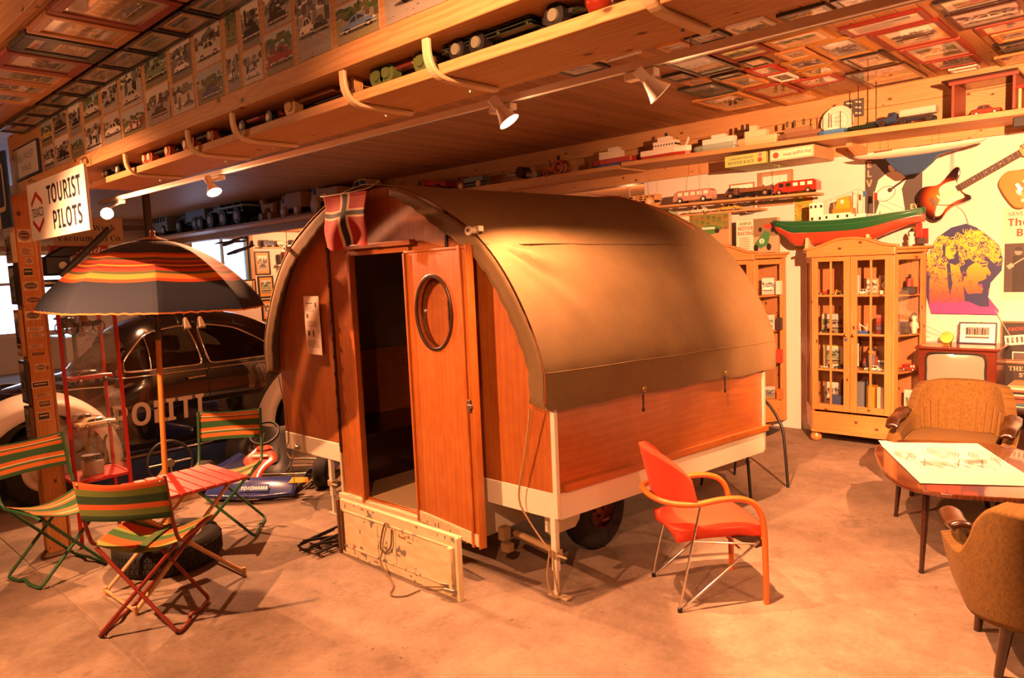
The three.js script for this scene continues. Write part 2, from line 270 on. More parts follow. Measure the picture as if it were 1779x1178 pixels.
const bluePanel = sheet(300, 220, (x) => { x.fillStyle = '#27405e'; x.fillRect(0, 0, 300, 220); x.strokeStyle = '#d8c7a4'; x.lineWidth = 14; x.beginPath(); x.roundRect(120, 35, 140, 130, 18); x.stroke(); x.fillRect(0, 0, 1, 1); x.fillStyle = '#d8c7a4'; x.fillRect(150, 170, 40, 50); });
const oilSign = sheet(500, 220, (x) => { x.fillStyle = '#b5946c'; x.fillRect(0, 0, 500, 220); ctr(x, 'Work', 360, 80, 'bold 60px serif', '#3a2a1c'); ctr(x, 'Vacuum Oil Co.', 255, 165, 'bold 62px serif', '#3a2a1c'); });
const eckSign = sheet(620, 170, (x) => { x.fillStyle = '#a3221a'; x.fillRect(0, 0, 620, 170); x.strokeStyle = '#e8ddc8'; x.lineWidth = 6; x.beginPath(); x.roundRect(8, 8, 604, 154, 30); x.stroke(); ctr(x, 'Eckblads', 310, 88, 'italic bold 118px serif', '#efe6d4'); });
const noticeT = sheet(210, 420, (x) => { x.fillStyle = '#e8dccb'; x.fillRect(0, 0, 210, 420); x.fillStyle = '#5a5048'; x.fillRect(24, 48, 96, 7); for (let i = 0; i < 5; i++) x.fillRect(24, 64 + i * 10, 60 + (i * 37) % 50, 3); x.fillStyle = '#6c4a38'; x.fillRect(26, 128, 30, 30); x.fillRect(150, 46, 20, 34); for (let i = 0; i < 5; i++) x.fillRect(24, 180 + i * 9, 150, 3); x.fillRect(30, 250, 34, 36); x.fillRect(98, 246, 22, 44); for (let i = 0; i < 6; i++) x.fillRect(24, 320 + i * 9, 130 + (i * 23) % 40, 3); });
const flagT = sheet(160, 220, (x) => {        // hung by its hoist: the cross of red, white and blue
  x.fillStyle = '#a5261c'; x.fillRect(0, 0, 160, 220); x.fillStyle = '#d6c6a4'; x.fillRect(0, 66, 160, 36); x.fillRect(62, 0, 36, 220); x.fillStyle = '#1d2236'; x.fillRect(0, 75, 160, 18); x.fillRect(71, 0, 18, 220);
}, { roughness: 0.9 });
const guitarPoster = sheet(460, 500, (x) => { // plain stand-in: a light figure with a guitar on dark grey
  x.fillStyle = '#4a4541'; x.fillRect(0, 0, 460, 500); x.fillStyle = '#e7ddcd'; x.beginPath(); x.ellipse(225, 95, 34, 46, 0, 0, 7); x.fill(); x.beginPath(); x.moveTo(190, 140); x.lineTo(110, 200); x.lineTo(70, 340); x.lineTo(120, 400); x.lineTo(90, 500); x.lineTo(330, 500); x.lineTo(300, 300); x.lineTo(340, 210); x.lineTo(265, 140); x.fill();
  x.fillStyle = '#2c2826'; x.beginPath(); x.ellipse(225, 62, 38, 22, 0, 0, 7); x.fill(); x.fillStyle = '#f1e9da'; x.beginPath(); x.ellipse(170, 330, 82, 60, -0.5, 0, 7); x.ellipse(236, 268, 46, 40, -0.5, 0, 7); x.fill(); x.strokeStyle = '#3a332e'; x.lineWidth = 5; x.beginPath(); x.ellipse(170, 330, 82, 60, -0.5, 0, 7); x.stroke(); x.fillStyle = '#3a332e'; x.beginPath(); x.arc(205, 300, 20, 0, 7); x.fill(); x.save(); x.translate(205, 300); x.rotate(-0.6); x.fillRect(0, -9, 210, 18); x.restore();
  'ELV'.split('').forEach((c, i) => ctr(x, c, 34, 50 + i * 86, 'bold 84px sans-serif', '#e0a07c')); ctr(x, 'EY', 400, 462, 'bold 60px sans-serif', '#c9c46a');
});
const arnePoster = sheet(420, 760, (x) => { x.fillStyle = '#e3c9ad'; x.fillRect(0, 0, 420, 760); lft(x, 'ARNE B', 36, 60, '40px serif', '#2a211c'); lft(x, 'The', 40, 130, 'bold 84px sans-serif', '#c33a26'); lft(x, 'BL', 96, 215, 'bold 84px sans-serif', '#c33a26'); x.fillStyle = '#3d3531'; x.fillRect(22, 300, 380, 400); x.fillStyle = '#1e1a18'; x.fillRect(80, 400, 90, 300); x.fillStyle = '#8f8175'; x.beginPath(); x.arc(118, 370, 26, 0, 7); x.fill(); x.fillStyle = '#1e1a18'; x.beginPath(); x.arc(118, 356, 27, 3, 6.6); x.fill(); x.fillStyle = '#a99a8b'; x.save(); x.translate(100, 470); x.rotate(-0.6); x.fillRect(-40, -12, 130, 10); x.fillRect(-60, -26, 44, 36); x.restore(); });
const singerT = sheet(520, 700, (x, w, h) => { // two curly-haired singers in yellow, orange and purple print
  const keep = seed; seed = 77; const navy = '#232b5c', q = x.createLinearGradient(0, 80, 0, 680); [[0, '#eabf35'], [0.35, '#e8a92c'], [0.6, '#e0772c'], [0.8, '#cc4a3c'], [1, '#93388a']].forEach(([p, c]) => q.addColorStop(p, c));
  const poly = (pts, c) => { x.fillStyle = c; x.beginPath(); pts.forEach((p, i) => i ? x.lineTo(...p) : x.moveTo(...p)); x.closePath(); x.fill(); };
  x.fillStyle = navy; x.fillRect(0, 0, w, h);
  const curls = (cx, cy, rx, ry, n, a0, a1, k0) => { for (let i = 0; i < n; i++) { const a = rr(a0, a1), d = Math.pow(rr(k0, 1), 0.7), px = cx + Math.cos(a) * rx * d, py = cy + Math.sin(a) * ry * d, r = rr(7, 22); x.strokeStyle = rnd() < 0.6 ? q : navy; x.lineWidth = rr(2, 6); x.beginPath(); const s0 = rr(0, 6.28); x.arc(px, py, r, s0, s0 + rr(1.6, 4.4)); x.stroke(); } };
  x.fillStyle = q; for (const [a, b, c, d] of [[335, 190, 150, 130], [120, 250, 105, 160], [430, 250, 70, 70]]) { x.beginPath(); x.ellipse(a, b, c, d, 0, 0, 7); x.fill(); }
  curls(335, 190, 170, 150, 620, 0, 6.28, 0.1); curls(430, 260, 80, 90, 160, 0, 6.28, 0.1); curls(115, 270, 112, 185, 420, 0, 6.28, 0.1);
  // large profile, mouth wide open, turned to the right; dark hair shadow round it
  poly([[236, 300], [330, 236], [420, 262], [470, 320], [430, 470], [300, 580], [230, 470]], navy);
  poly([[300, 330], [340, 300], [392, 286], [428, 300], [420, 330], [446, 384], [440, 402], [414, 406], [418, 424], [396, 436], [372, 452], [380, 486], [398, 498], [388, 540], [344, 566], [296, 540], [262, 470], [270, 390]], q);
  for (const p of [[[372, 304], [420, 300], [424, 310], [376, 316]], [[384, 326], [418, 322], [416, 334], [388, 338]], [[416, 392], [440, 394], [420, 406]], [[366, 446], [402, 438], [392, 480], [360, 474]], [[258, 360], [280, 346], [290, 400], [268, 410]], [[300, 540], [390, 536], [470, 590], [520, 700], [300, 700]]]) poly(p, navy);
  poly([[368, 466], [392, 468], [390, 492], [372, 490]], '#c0406a'); curls(300, 290, 90, 60, 120, 2.4, 6.4, 0.4); poly([[300, 430], [330, 446], [318, 520], [296, 500]], '#d9602e');
  // smaller singer at the left
  poly([[120, 150], [190, 130], [226, 180], [236, 300], [180, 330], [110, 300]], navy); poly([[140, 168], [184, 158], [204, 186], [214, 222], [202, 228], [200, 262], [164, 270], [138, 240]], q); poly([[60, 330], [150, 290], [236, 330], [262, 440], [280, 640], [30, 640], [30, 420]], q); curls(135, 180, 80, 60, 110, 2.0, 6.4, 0.5); curls(80, 330, 60, 130, 120, 0, 6.28, 0.2);
  for (const p of [[[170, 186], [202, 186], [202, 193], [172, 194]], [[178, 202], [198, 200], [196, 208], [178, 209]], [[186, 240], [204, 240], [196, 252]], [[150, 300], [172, 296], [190, 470], [176, 560], [160, 470]]]) poly(p, navy);
  for (let i = 0; i < 90; i++) { const px = rr(30, 290), py = rr(360, 640); x.strokeStyle = rnd() < 0.6 ? navy : '#d6573a'; x.lineWidth = rr(2, 5); x.beginPath(); const s0 = rr(0, 6); x.arc(px, py, rr(6, 20), s0, s0 + rr(1, 3.4)); x.stroke(); }
  poly([[0, 620], [300, 600], [380, 640], [520, 640], [520, 700], [0, 700]], '#8f3a86'); poly([[430, 500], [500, 560], [520, 640], [440, 640]], '#a03a78'); seed = keep;
});
const lpT = [sheet(300, 300, (x) => { x.fillStyle = '#1f1a1a'; x.fillRect(0, 0, 300, 300); x.save(); x.rotate(-0.12); lft(x, 'FRONT', 26, 62, 'bold italic 40px sans-serif', '#b9311f'); x.fillStyle = '#d8cdbb'; x.fillRect(0, 110, 150, 80); x.fillRect(150, 95, 160, 100); x.fillStyle = '#4a4039'; for (let i = 0; i < 9; i++) x.fillRect(12 + i * 32, 126, 16, 46); x.restore(); x.fillStyle = '#d8cdbb'; x.fillRect(70, 236, 230, 64); x.fillStyle = '#4a4039'; x.fillRect(78, 244, 220, 56); }),
  sheet(300, 300, (x) => { x.fillStyle = '#241b16'; x.fillRect(0, 0, 300, 300); ctr(x, 'THE PUSH', 170, 40, 'bold 48px serif', '#d9a27a'); ctr(x, 'STORY', 200, 92, 'bold 48px serif', '#d9a27a'); x.fillStyle = '#5d4438'; x.beginPath(); x.ellipse(160, 220, 90, 60, 0, 0, 7); x.fill(); })];
const bandPhoto = sheet(360, 230, (x) => { x.fillStyle = '#ece3d3'; x.fillRect(0, 0, 360, 230); x.fillStyle = '#8d857a'; x.fillRect(55, 45, 245, 130); for (let i = 0; i < 9; i++) { x.fillStyle = grey(0.12 + (i % 3) * 0.13); x.fillRect(64 + i * 26, 64 + (i % 2) * 10, 20, 70); x.beginPath(); x.arc(74 + i * 26, 58 + (i % 2) * 10, 9, 0, 7); x.fill(); } x.fillStyle = grey(0.75); x.fillRect(55, 135, 245, 16); x.fillStyle = grey(0.2); x.fillRect(55, 160, 245, 15); });
const boxArt = [sheet(560, 380, (x) => { carPhoto(x, 40, 560, 380); x.fillStyle = '#e8d8b8'; x.fillRect(0, 0, 190, 380); x.fillStyle = '#7a7a44'; x.fillRect(190, 0, 370, 150); for (let i = 0; i < 50; i++) { x.fillStyle = css([0.35 + (i % 5) * 0.06, 0.33 + (i % 4) * 0.05, 0.14]); x.fillRect(190 + (i * 53) % 370, (i * 37) % 150, 34, 22); } x.fillStyle = '#b08d62'; x.fillRect(190, 150, 370, 230); x.fillStyle = '#4d7a3a'; x.beginPath(); x.ellipse(380, 150, 105, 42, -0.12, 0, 7); x.fill(); x.fillStyle = '#e6e0cc'; x.fillRect(310, 122, 120, 20); x.fillStyle = '#b84a30'; x.beginPath(); x.ellipse(270, 290, 120, 62, 0.3, 0, 7); x.fill(); x.fillStyle = '#2a221c'; for (const p of [[300, 178], [450, 160], [200, 340], [360, 345]]) { x.beginPath(); x.arc(p[0], p[1], 22, 0, 7); x.fill(); } ctr(x, 'AIRFIX', 95, 60, 'bold 58px sans-serif', '#c0392b'); ctr(x, 'CARLO', 120, 130, 'bold 40px sans-serif', '#2a221c'); }),
  sheet(420, 340, (x) => { x.fillStyle = '#e6d3b4'; x.fillRect(0, 0, 420, 340); x.fillStyle = '#7d6a4a'; x.fillRect(180, 0, 240, 340); x.fillStyle = '#a39272'; x.fillRect(180, 180, 240, 160); ctr(x, 'AIRFIX', 98, 40, 'bold 40px sans-serif', '#2d5a3c'); ctr(x, 'MOTOR', 98, 88, 'bold 50px sans-serif', '#c0392b', 0.9); ctr(x, 'RACING', 98, 138, 'bold 50px sans-serif', '#c0392b', 0.9); x.fillStyle = '#5a4a3a'; for (let i = 0; i < 7; i++) x.fillRect(30, 180 + i * 18, 110, 5); x.fillStyle = '#3d7a42'; x.beginPath(); x.moveTo(190, 250); x.lineTo(300, 120); x.lineTo(350, 150); x.lineTo(330, 260); x.lineTo(250, 300); x.fill(); x.fillStyle = '#e8e2d0'; x.beginPath(); x.arc(265, 225, 26, 0, 7); x.fill(); ctr(x, '2', 265, 227, 'bold 40px sans-serif', '#222'); x.fillStyle = '#1c1815'; for (const p of [[205, 290, 34], [335, 285, 34], [250, 110, 24], [372, 120, 24]]) { x.beginPath(); x.ellipse(p[0], p[1], p[2] * 0.7, p[2], 0, 0, 7); x.fill(); } x.fillStyle = '#b8402c'; x.beginPath(); x.ellipse(330, 80, 50, 24, 0, 0, 7); x.fill(); }),
  sheet(420, 110, (x) => { x.fillStyle = '#b3b868'; x.fillRect(0, 0, 420, 110); ctr(x, 'CONSTRUCTION KIT', 170, 34, 'bold 26px sans-serif', '#3a4a2a'); ctr(x, 'MOTOR RACE', 165, 76, 'bold 40px serif', '#3a4a2a'); x.fillStyle = '#b8402c'; x.beginPath(); x.arc(360, 74, 24, 0, 7); x.fill(); x.fillStyle = '#a06a8a'; x.fillRect(345, 8, 34, 34); }),
  sheet(420, 110, (x) => { x.fillStyle = '#e8d4b2'; x.fillRect(0, 0, 420, 110); x.strokeStyle = '#6b5642'; x.lineWidth = 4; x.strokeRect(8, 8, 404, 94); x.fillStyle = '#c0492f'; x.beginPath(); x.arc(58, 56, 30, 0, 7); x.fill(); ctr(x, 'ROAD SET', 200, 60, 'bold 30px sans-serif', '#4a3b2e'); ctr(x, 'Racing', 330, 50, 'italic bold 40px serif', '#7a5d48'); })];
const stickerT = atlas(4, 4, [128, 96], (x, k, w, h) => { const P = ['#e0c9a0', '#caa26c', '#d9b784', '#d2b48a']; x.fillStyle = P[k % 4]; x.fillRect(0, 0, w, h); x.fillStyle = ['#4a3420', '#5a2c1c', '#3a3a30', '#6a4a2a'][k % 4]; if (k % 3 === 0) { x.beginPath(); x.ellipse(w / 2, h / 2, w * 0.42, h * 0.36, 0, 0, 7); x.fill(); x.strokeStyle = P[k % 4]; x.lineWidth = 4; x.beginPath(); x.ellipse(w / 2, h / 2, w * 0.34, h * 0.26, 0, 0, 7); x.stroke(); x.fillStyle = P[(k + 1) % 4]; x.fillRect(w * 0.25, h * 0.45, w * 0.5, h * 0.1); } else if (k % 3 === 1) for (let i = 0; i < 5; i++) x.fillRect(14, 14 + i * 15, 60 + (i * 29 + k * 7) % 44, 7); else { x.fillRect(8, 14, w - 16, h - 28); x.fillStyle = P[k % 4]; x.fillRect(20, 36, w - 40, 12); } });
const plateT = sheet(200, 200, (x) => { x.fillStyle = '#e9dccb'; x.fillRect(0, 0, 200, 200); x.strokeStyle = '#6a5a4e'; x.lineWidth = 3; x.beginPath(); x.arc(100, 100, 88, 0, 7); x.stroke(); for (const [a, b] of [[85, 40], [105, 30], [122, 50]]) { x.beginPath(); x.moveTo(a, b); x.lineTo(a, 140); x.moveTo(a - 18, 60); x.lineTo(a + 18, 60); x.moveTo(a - 20, 95); x.lineTo(a + 20, 95); x.stroke(); } x.beginPath(); x.moveTo(50, 140); x.quadraticCurveTo(100, 165, 150, 140); x.stroke(); });
// ------------------------------------------------------------------ the setting
struct('floor', [bx(5.1, 0.2, 23, -1.455, -0.1, -6.75, 0, 0, 0, 0.006), bx(12.1, 0.2, 23, 7.155, -0.1, -6.75, 0, 0, 0, 0.006), b0(0.02, 0.1, 23, 1.1, -0.055, -6.75)], M.floor);
{ // ceiling: deck, and pine boards under it running towards the wall
  const c = struct('ceiling', b0(17.2, 0.12, 23, 4.6, 3.29, -6.75), M.pine2);
  const N = 96, w = 0.12; const gs = [0, 1, 2, 3].map(() => bx(5.98, 0.02, w - 0.006, 0, 0, 0, 0, 0, 0, 0.004, 0));
  for (let i = 0; i < N; i++) { const m = new THREE.Mesh(gs[i % 4], M.pineTones[(i * 7 + (i >> 2)) % 4]); m.name = 'board'; m.position.set(4.2, 3.215, 1.2 - i * w); m.castShadow = m.receiveShadow = true; c.add(m); }
  const far = []; for (let i = 0; i < 60; i++) far.push(b0(5.98, 0.02, w - 0.006, 4.2, 3.215, 1.2 - (N + i) * w)); tag(mk('ceiling_boarding', far, M.pine2, c), null, null, null, 'stuff');
}
const hd = struct('wall_back', [b0(0.2, 2.72, 9.1, 7.3, 1.36, -0.05)], M.white);
for (let i = 0; i < 3; i++) for (const [z0, z1] of [[4.5, -2.2], [-2.2, -9.1], [-9.1, -18]]) struct('header_board', bx(0.06, 0.19, z0 - z1 - 0.004, 7.19, 2.745 + i * 0.192, (z0 + z1) / 2, 0, 0, 0, 0.004), M.pine, hd);
struct('wall_header', b0(0.14, 0.56, 22.5, 7.3, 2.93, -6.75), M.pine2);
struct('wall_left', b0(0.2, 3.4, 23, -4.1, 1.6, -6.75), M.white);
struct('wall_front', b0(17.2, 3.4, 0.2, 4.6, 1.6, 4.6), M.white);
struct('wall_right', b0(0.2, 3.4, 23, 13.1, 1.6, -6.75), M.white);
struct('wall_annex_near', b0(5.8, 3.4, 0.15, 10.2, 1.6, -4.2), M.white);
struct('ceiling_annex', b0(5.7, 0.06, 13.8, 10.2, 3.0, -11.1), M.pine2);
{ // far end wall with window openings
  const W = [[3.0, 5.1, 0.75, 2.55], [7.7, 9.25, 1.1, 2.88]], z = -18.1, ps = []; let x = -4;
  for (const [a, b, y0, y1] of W) { ps.push(b0(a - x, 3.4, 0.25, (a + x) / 2, 1.6, z), b0(b - a, y0, 0.25, (a + b) / 2, y0 / 2, z), b0(b - a, 3.3 - y1, 0.25, (a + b) / 2, (3.3 + y1) / 2, z)); x = b; }
  ps.push(b0(13.2 - x, 3.4, 0.25, (13.2 + x) / 2, 1.6, z)); struct('wall_end', ps, M.white);
  W.forEach(([a, b, y0, y1], i) => {
    const cx = (a + b) / 2, cy = (y0 + y1) / 2, w = b - a, h = y1 - y0, col = i ? C(0x55604f) : M.offwhite, g = new THREE.Group(); g.name = 'window_' + (i + 1); g.userData.kind = 'structure'; scene.add(g);
    mk('window_frame', [bx(w, 0.09, 0.1, cx, y1 - 0.045, z + 0.03), bx(w, 0.09, 0.1, cx, y0 + 0.045, z + 0.03), bx(0.09, h, 0.1, a + 0.045, cy, z + 0.03), bx(0.09, h, 0.1, b - 0.045, cy, z + 0.03), bx(0.06, h, 0.08, i ? a + w * 0.55 : cx, cy, z + 0.03), ...(i ? [] : [bx(w, 0.06, 0.08, cx, y0 + h * 0.62, z + 0.03)])], col, g);
    mk('window_casing', [bx(0.1, h + 0.2, 0.03, a - 0.05, cy, z + 0.14), bx(0.1, h + 0.2, 0.03, b + 0.05, cy, z + 0.14), bx(w + 0.2, 0.1, 0.03, cx, y1 + 0.05, z + 0.14)], M.pine2, g);
    mk('pane', b0(w - 0.1, h - 0.1, 0.006, cx, cy, z + 0.02), M.glass, g);
  });
}
// beam with its ledge, fascia, soffit and the toy shelf hung under it
struct('beam_fascia', bx(0.03, 0.31, 7.2, 1.285, 2.555, -1.9, 0, 0, 0, 0.003), M.pine);
struct('beam_ledge', bx(0.30, 0.064, 7.2, 1.39, 2.366, -1.9), M.pine);
struct('beam_back', bx(0.03, 0.5, 7.2, 1.525, 2.65, -1.9), M.pine);
{ const s = struct('soffit', b0(0.62, 0.05, 6.3, 1.11, 2.735, -1.98), M.pine2); for (let i = 0; i < 4; i++) struct('soffit_board', bx(0.112, 0.018, 6.3, 0.85 + 0.116 * i, 2.70, -1.98, 0, 0, 0, 0.004), M.pine, s); struct('soffit_edge', bx(0.03, 0.11, 6.3, 0.78, 2.745, -1.98), M.pine, s); }
struct('soffit_closing', b0(0.1, 0.46, 6.3, 1.42, 2.95, -1.98), M.pine2);
const toyShelf = one('toy_shelf', [bx(0.235, 0.03, 5.6, 1.4055, 2.264, -1.35, 0, 0, 0, 0.004)], M.pine, 'long pine shelf hung under the beam on bent wooden hooks', 'shelf');
{ // bent wood hooks carrying the toy shelf
  const zs = [-3.51, -2.85, -2.48, -1.80, -1.43, -0.79]; let k = 0;
  const g = () => { const s = new THREE.Shape(); const r = 0.06, t = 0.012, y = -0.0435; s.moveTo(0, 0.041); s.lineTo(-t, 0.041); s.lineTo(-t, 0.02); s.quadraticCurveTo(-t, y - t, r, y - t); s.lineTo(0.24, y - t); s.lineTo(0.24, y); s.lineTo(r, y); s.quadraticCurveTo(0, y, 0, 0.02); s.closePath(); return extUV(ext(s, 0.028, 0.003)); };
  const words = ['nearest the petrol sign', 'second from the petrol sign', 'third from the petrol sign', 'beside the wooden toy wheels', 'by the dark green toy truck', 'nearest the ceiling lamps'];
  for (const z of zs) { const o = thing('shelf_hook', 'bent light wood shelf hook under the beam, ' + words[k++], 'hook', [1.258, 2.292, z], 0, 'bent wood hooks under the beam'); mk('hook', g(), M.offwhite.clone ? C(0xdcbd90) : M.pine, o); mk("screw", [cyl(0.005, 0.005, 0.006, 0.14, -0.068, 0)], M.steel, o); }
}
// wooden post carrying the beam
const post = struct('post', bx(0.115, 2.35, 0.13, 1.30, 1.175, -5.515, 0, 0, 0, 0.006, 1), M.post);
struct('post_board', bx(0.02, 2.3, 0.13, 1.37, 1.15, -5.53, 0, 0, 0, 0.003, 1), M.pine2, post);
{ // stickers on the post
  const L = [[0, 2.09, .075, .085], [1, 1.99, .07, .05], [3, 1.93, .04, .04], [2, 1.86, .055, .06], [6, 1.77, .085, .06], [9, 1.68, .085, .05], [12, 1.58, .085, .06], [4, 1.49, .09, .03], [7, 1.45, .08, .025], [10, 1.38, .08, .02], [5, 1.33, .08, .025], [15, 1.24, .06, .05], [8, 1.13, .1, .045], [13, 1.06, .09, .03], [11, 1.0, .07, .05], [14, 0.92, .07, .06]];
  L.forEach(([k, y, w, h], i) => tag(mk('sticker', [print(w, h, stickerT, k, 1.298 + (i % 3 - 1) * 0.006, y, -5.4485)], stickerT.m), 'small brown sticker on the wooden post, ' + ORD[i] + ' from its top', 'sticker', 'stickers on the post'));
}
// ------------------------------------------------------------------ lamp track and spotlights
{
  const a = V(2.577, 2.56, -8.0), b = V(2.80, 2.56, 2.6), d = b.clone().sub(a), t = thing('lamp_track', 'long pale metal lighting track hanging below the wooden ceiling', 'lamp track', [(a.x + b.x) / 2, 2.575, (a.z + b.z) / 2], Math.atan2(d.x, d.z));
  mk('rail', [bx(0.045, 0.035, d.length(), 0, 0, 0, 0, 0, 0, 0.003)], M.plastic, t); mk('conductor', [b0(0.012, 0.004, d.length(), 0.006, -0.018, 0)], M.steel, t);
  for (const z of [-4.4, -1.2, 1.2, 3.6]) mk('suspension_rod', [cyl(0.004, 0.004, 0.62, 0, 0.32, z, 0, 0, 0, 6)], M.steel, t);
}
// spotlight: adapter on the track, arm block, reflector; the lens glows and its light sits just in front of it
function spot(label, x, y, z, aim, power, angle, o = {}) {
  const dir = V(...aim).sub(V(x, y, z)).normalize(), t = thing('track_spotlight', label, 'spotlight', [0, 0, 0], 0, 'track spotlights');
  const P = V(x, y, z), back = P.clone().addScaledVector(dir, -0.10), q = new THREE.Quaternion().setFromUnitVectors(V(0, 0, 1), dir);
  const put = (g) => { g.applyQuaternion(q); g.translate(P.x, P.y, P.z); return g; }, cone = lathe([[0.018, 0], [0.026, 0.02], [0.036, 0.05], [0.052, 0.085], [0.055, 0.088], [0.055, 0.092], [0.05, 0.09], [0.034, 0.053], [0.02, 0.022], [0, 0.02]], 24);
  cone.rotateX(PI / 2); cone.translate(0, 0, -0.09); mk('reflector', put(cone), o.shade || M.plastic, t);
  const nk = bx(0.044, 0.044, 0.06, 0, 0, -0.115, 0, 0, 0, 0.006); mk('lamp_holder', put(nk), M.plastic, t);
  const ty = o.top ?? 2.555; if (ty) { const az = o.az ?? z - 0.07, ax = o.ax ?? 2.60 + (az + 6.9) * 0.02105; mk('adapter', [bx(0.05, 0.035, 0.15, ax, ty - 0.018, az, 0, 0, 0, 0.006)], M.plastic, t); mk('arm', [rod([ax, ty - 0.02, az + 0.05], [back.x, back.y, back.z], 0.009)], M.plastic, t); }
  const disc = new THREE.CircleGeometry(0.046, 24); disc.translate(0, 0, -0.012); const glow = std({ color: 0xfff1dc, emissive: new THREE.Color().setRGB(1, 0.62, 0.3), emissiveIntensity: o.glow ?? 18 }); mk('lens', put(disc), glow, t);
  const L = new THREE.SpotLight(WARM, power, 0, angle, o.pen ?? 0.5, 2); L.position.copy(P).addScaledVector(dir, 0.015); L.target.position.set(...aim); L.castShadow = true; L.shadow.radius = o.soft ?? 0.9; L.shadow.mapSize.set(2048, 2048); scene.add(L, L.target);
  const S = new THREE.PointLight(WARM, o.spill ?? power * 0.008, 0, 2); S.position.copy(P).addScaledVector(dir, 0.03); S.castShadow = true; S.shadow.radius = 2; scene.add(S);
  return t;
}
spot('glowing white track spotlight hanging beside the petrol sign', 2.44, 2.42, -7.42, [1.9, 1.0, -3.6], 26, 1.15, { glow: 30, spill: 2.2 });
spot('white track spotlight lit above the striped parasol, tilted downwards', 2.56, 2.42, -5.45, [2.75, 0.2, -4.1], 24, 1.15, { spill: 2.2 });
spot('bright white track spotlight right above the caravan roof corner', 2.66, 2.46, -2.46, [3.16, 0.76, -1.46], 26, 1.15, { glow: 30, pen: 0.3 });
spot('white track spotlight turned away, showing its outer reflector', 2.74, 2.45, -1.66, [4.4, 0.2, -0.2], 58, 0.78, { pen: 0.14 });
// more spotlights of the same kind on the track beyond the frame, and on a rail on the camera's side of the beam
spot('white track spotlight aimed at the glazed cabinets', 2.79, 2.45, -0.05, [7.0, 1.4, -1.9], 170, 0.62, {});
spot('white track spotlight aimed at the armchairs and coffee table', 2.78, 2.45, 0.5, [4.6, 0.2, -0.7], 15, 0.75, {});
{ const t = thing('lamp_rail', 'short pale lighting rail on the near side of the beam', 'lamp track', [-0.1, 2.7, -2.0]); mk('rail', [bx(0.05, 0.035, 6.4, 0, 0, 0)], M.plastic, t); for (const z of [-2.6, 2.6]) mk('suspension_rod', [cyl(0.005, 0.005, 0.5, 0, 0.26, z, 0, 0, 0, 6)], M.steel, t); }
spot('white spotlight on the near rail aimed at the camping chairs', -0.1, 2.56, -3.95, [2.0, 0.2, -3.5], 46, 0.8, { top: 2.69, ax: -0.1, spill: 1.6 });
spot('white spotlight on the near rail aimed at the caravan', -0.1, 2.56, -0.7, [3.4, 0.8, -2.2], 24, 0.5, { top: 2.69, ax: -0.1, spill: 1.6 });
// annex lamps
for (const [x, y, z, p, l] of [[10.2, 2.62, -16.2, 16, 'above the annex book shelves'], [9.2, 2.6, -9.5, 10, 'over the middle of the annex'], [9.6, 2.62, -6.4, 10, 'in the annex behind the hanging shelf']]) {
  const t = thing('ceiling_spotlight', 'round white spotlight glowing ' + l, 'spotlight', [x, y, z], 0, 'annex spotlights');
  mk('lamp_housing', [T(lathe([[0.0, 0.1], [0.045, 0.1], [0.06, 0.0], [0.052, 0.0], [0.04, 0.09], [0, 0.09]]), 0, 0, 0)], M.plastic, t); mk('stem', [cyl(0.008, 0.008, 0.3, 0, 0.24, 0, 0, 0, 0, 8)], M.plastic, t);
  mk('bulb', [sph(0.045, 0, 0.02, 0)], std({ color: 0xfff1dc, emissive: new THREE.Color().setRGB(1, 0.62, 0.3), emissiveIntensity: 25 }), t);
  const L = new THREE.PointLight(WARM, p, 0, 2); L.position.set(x, y - 0.06, z); L.castShadow = true; L.shadow.radius = 3; scene.add(L);
}
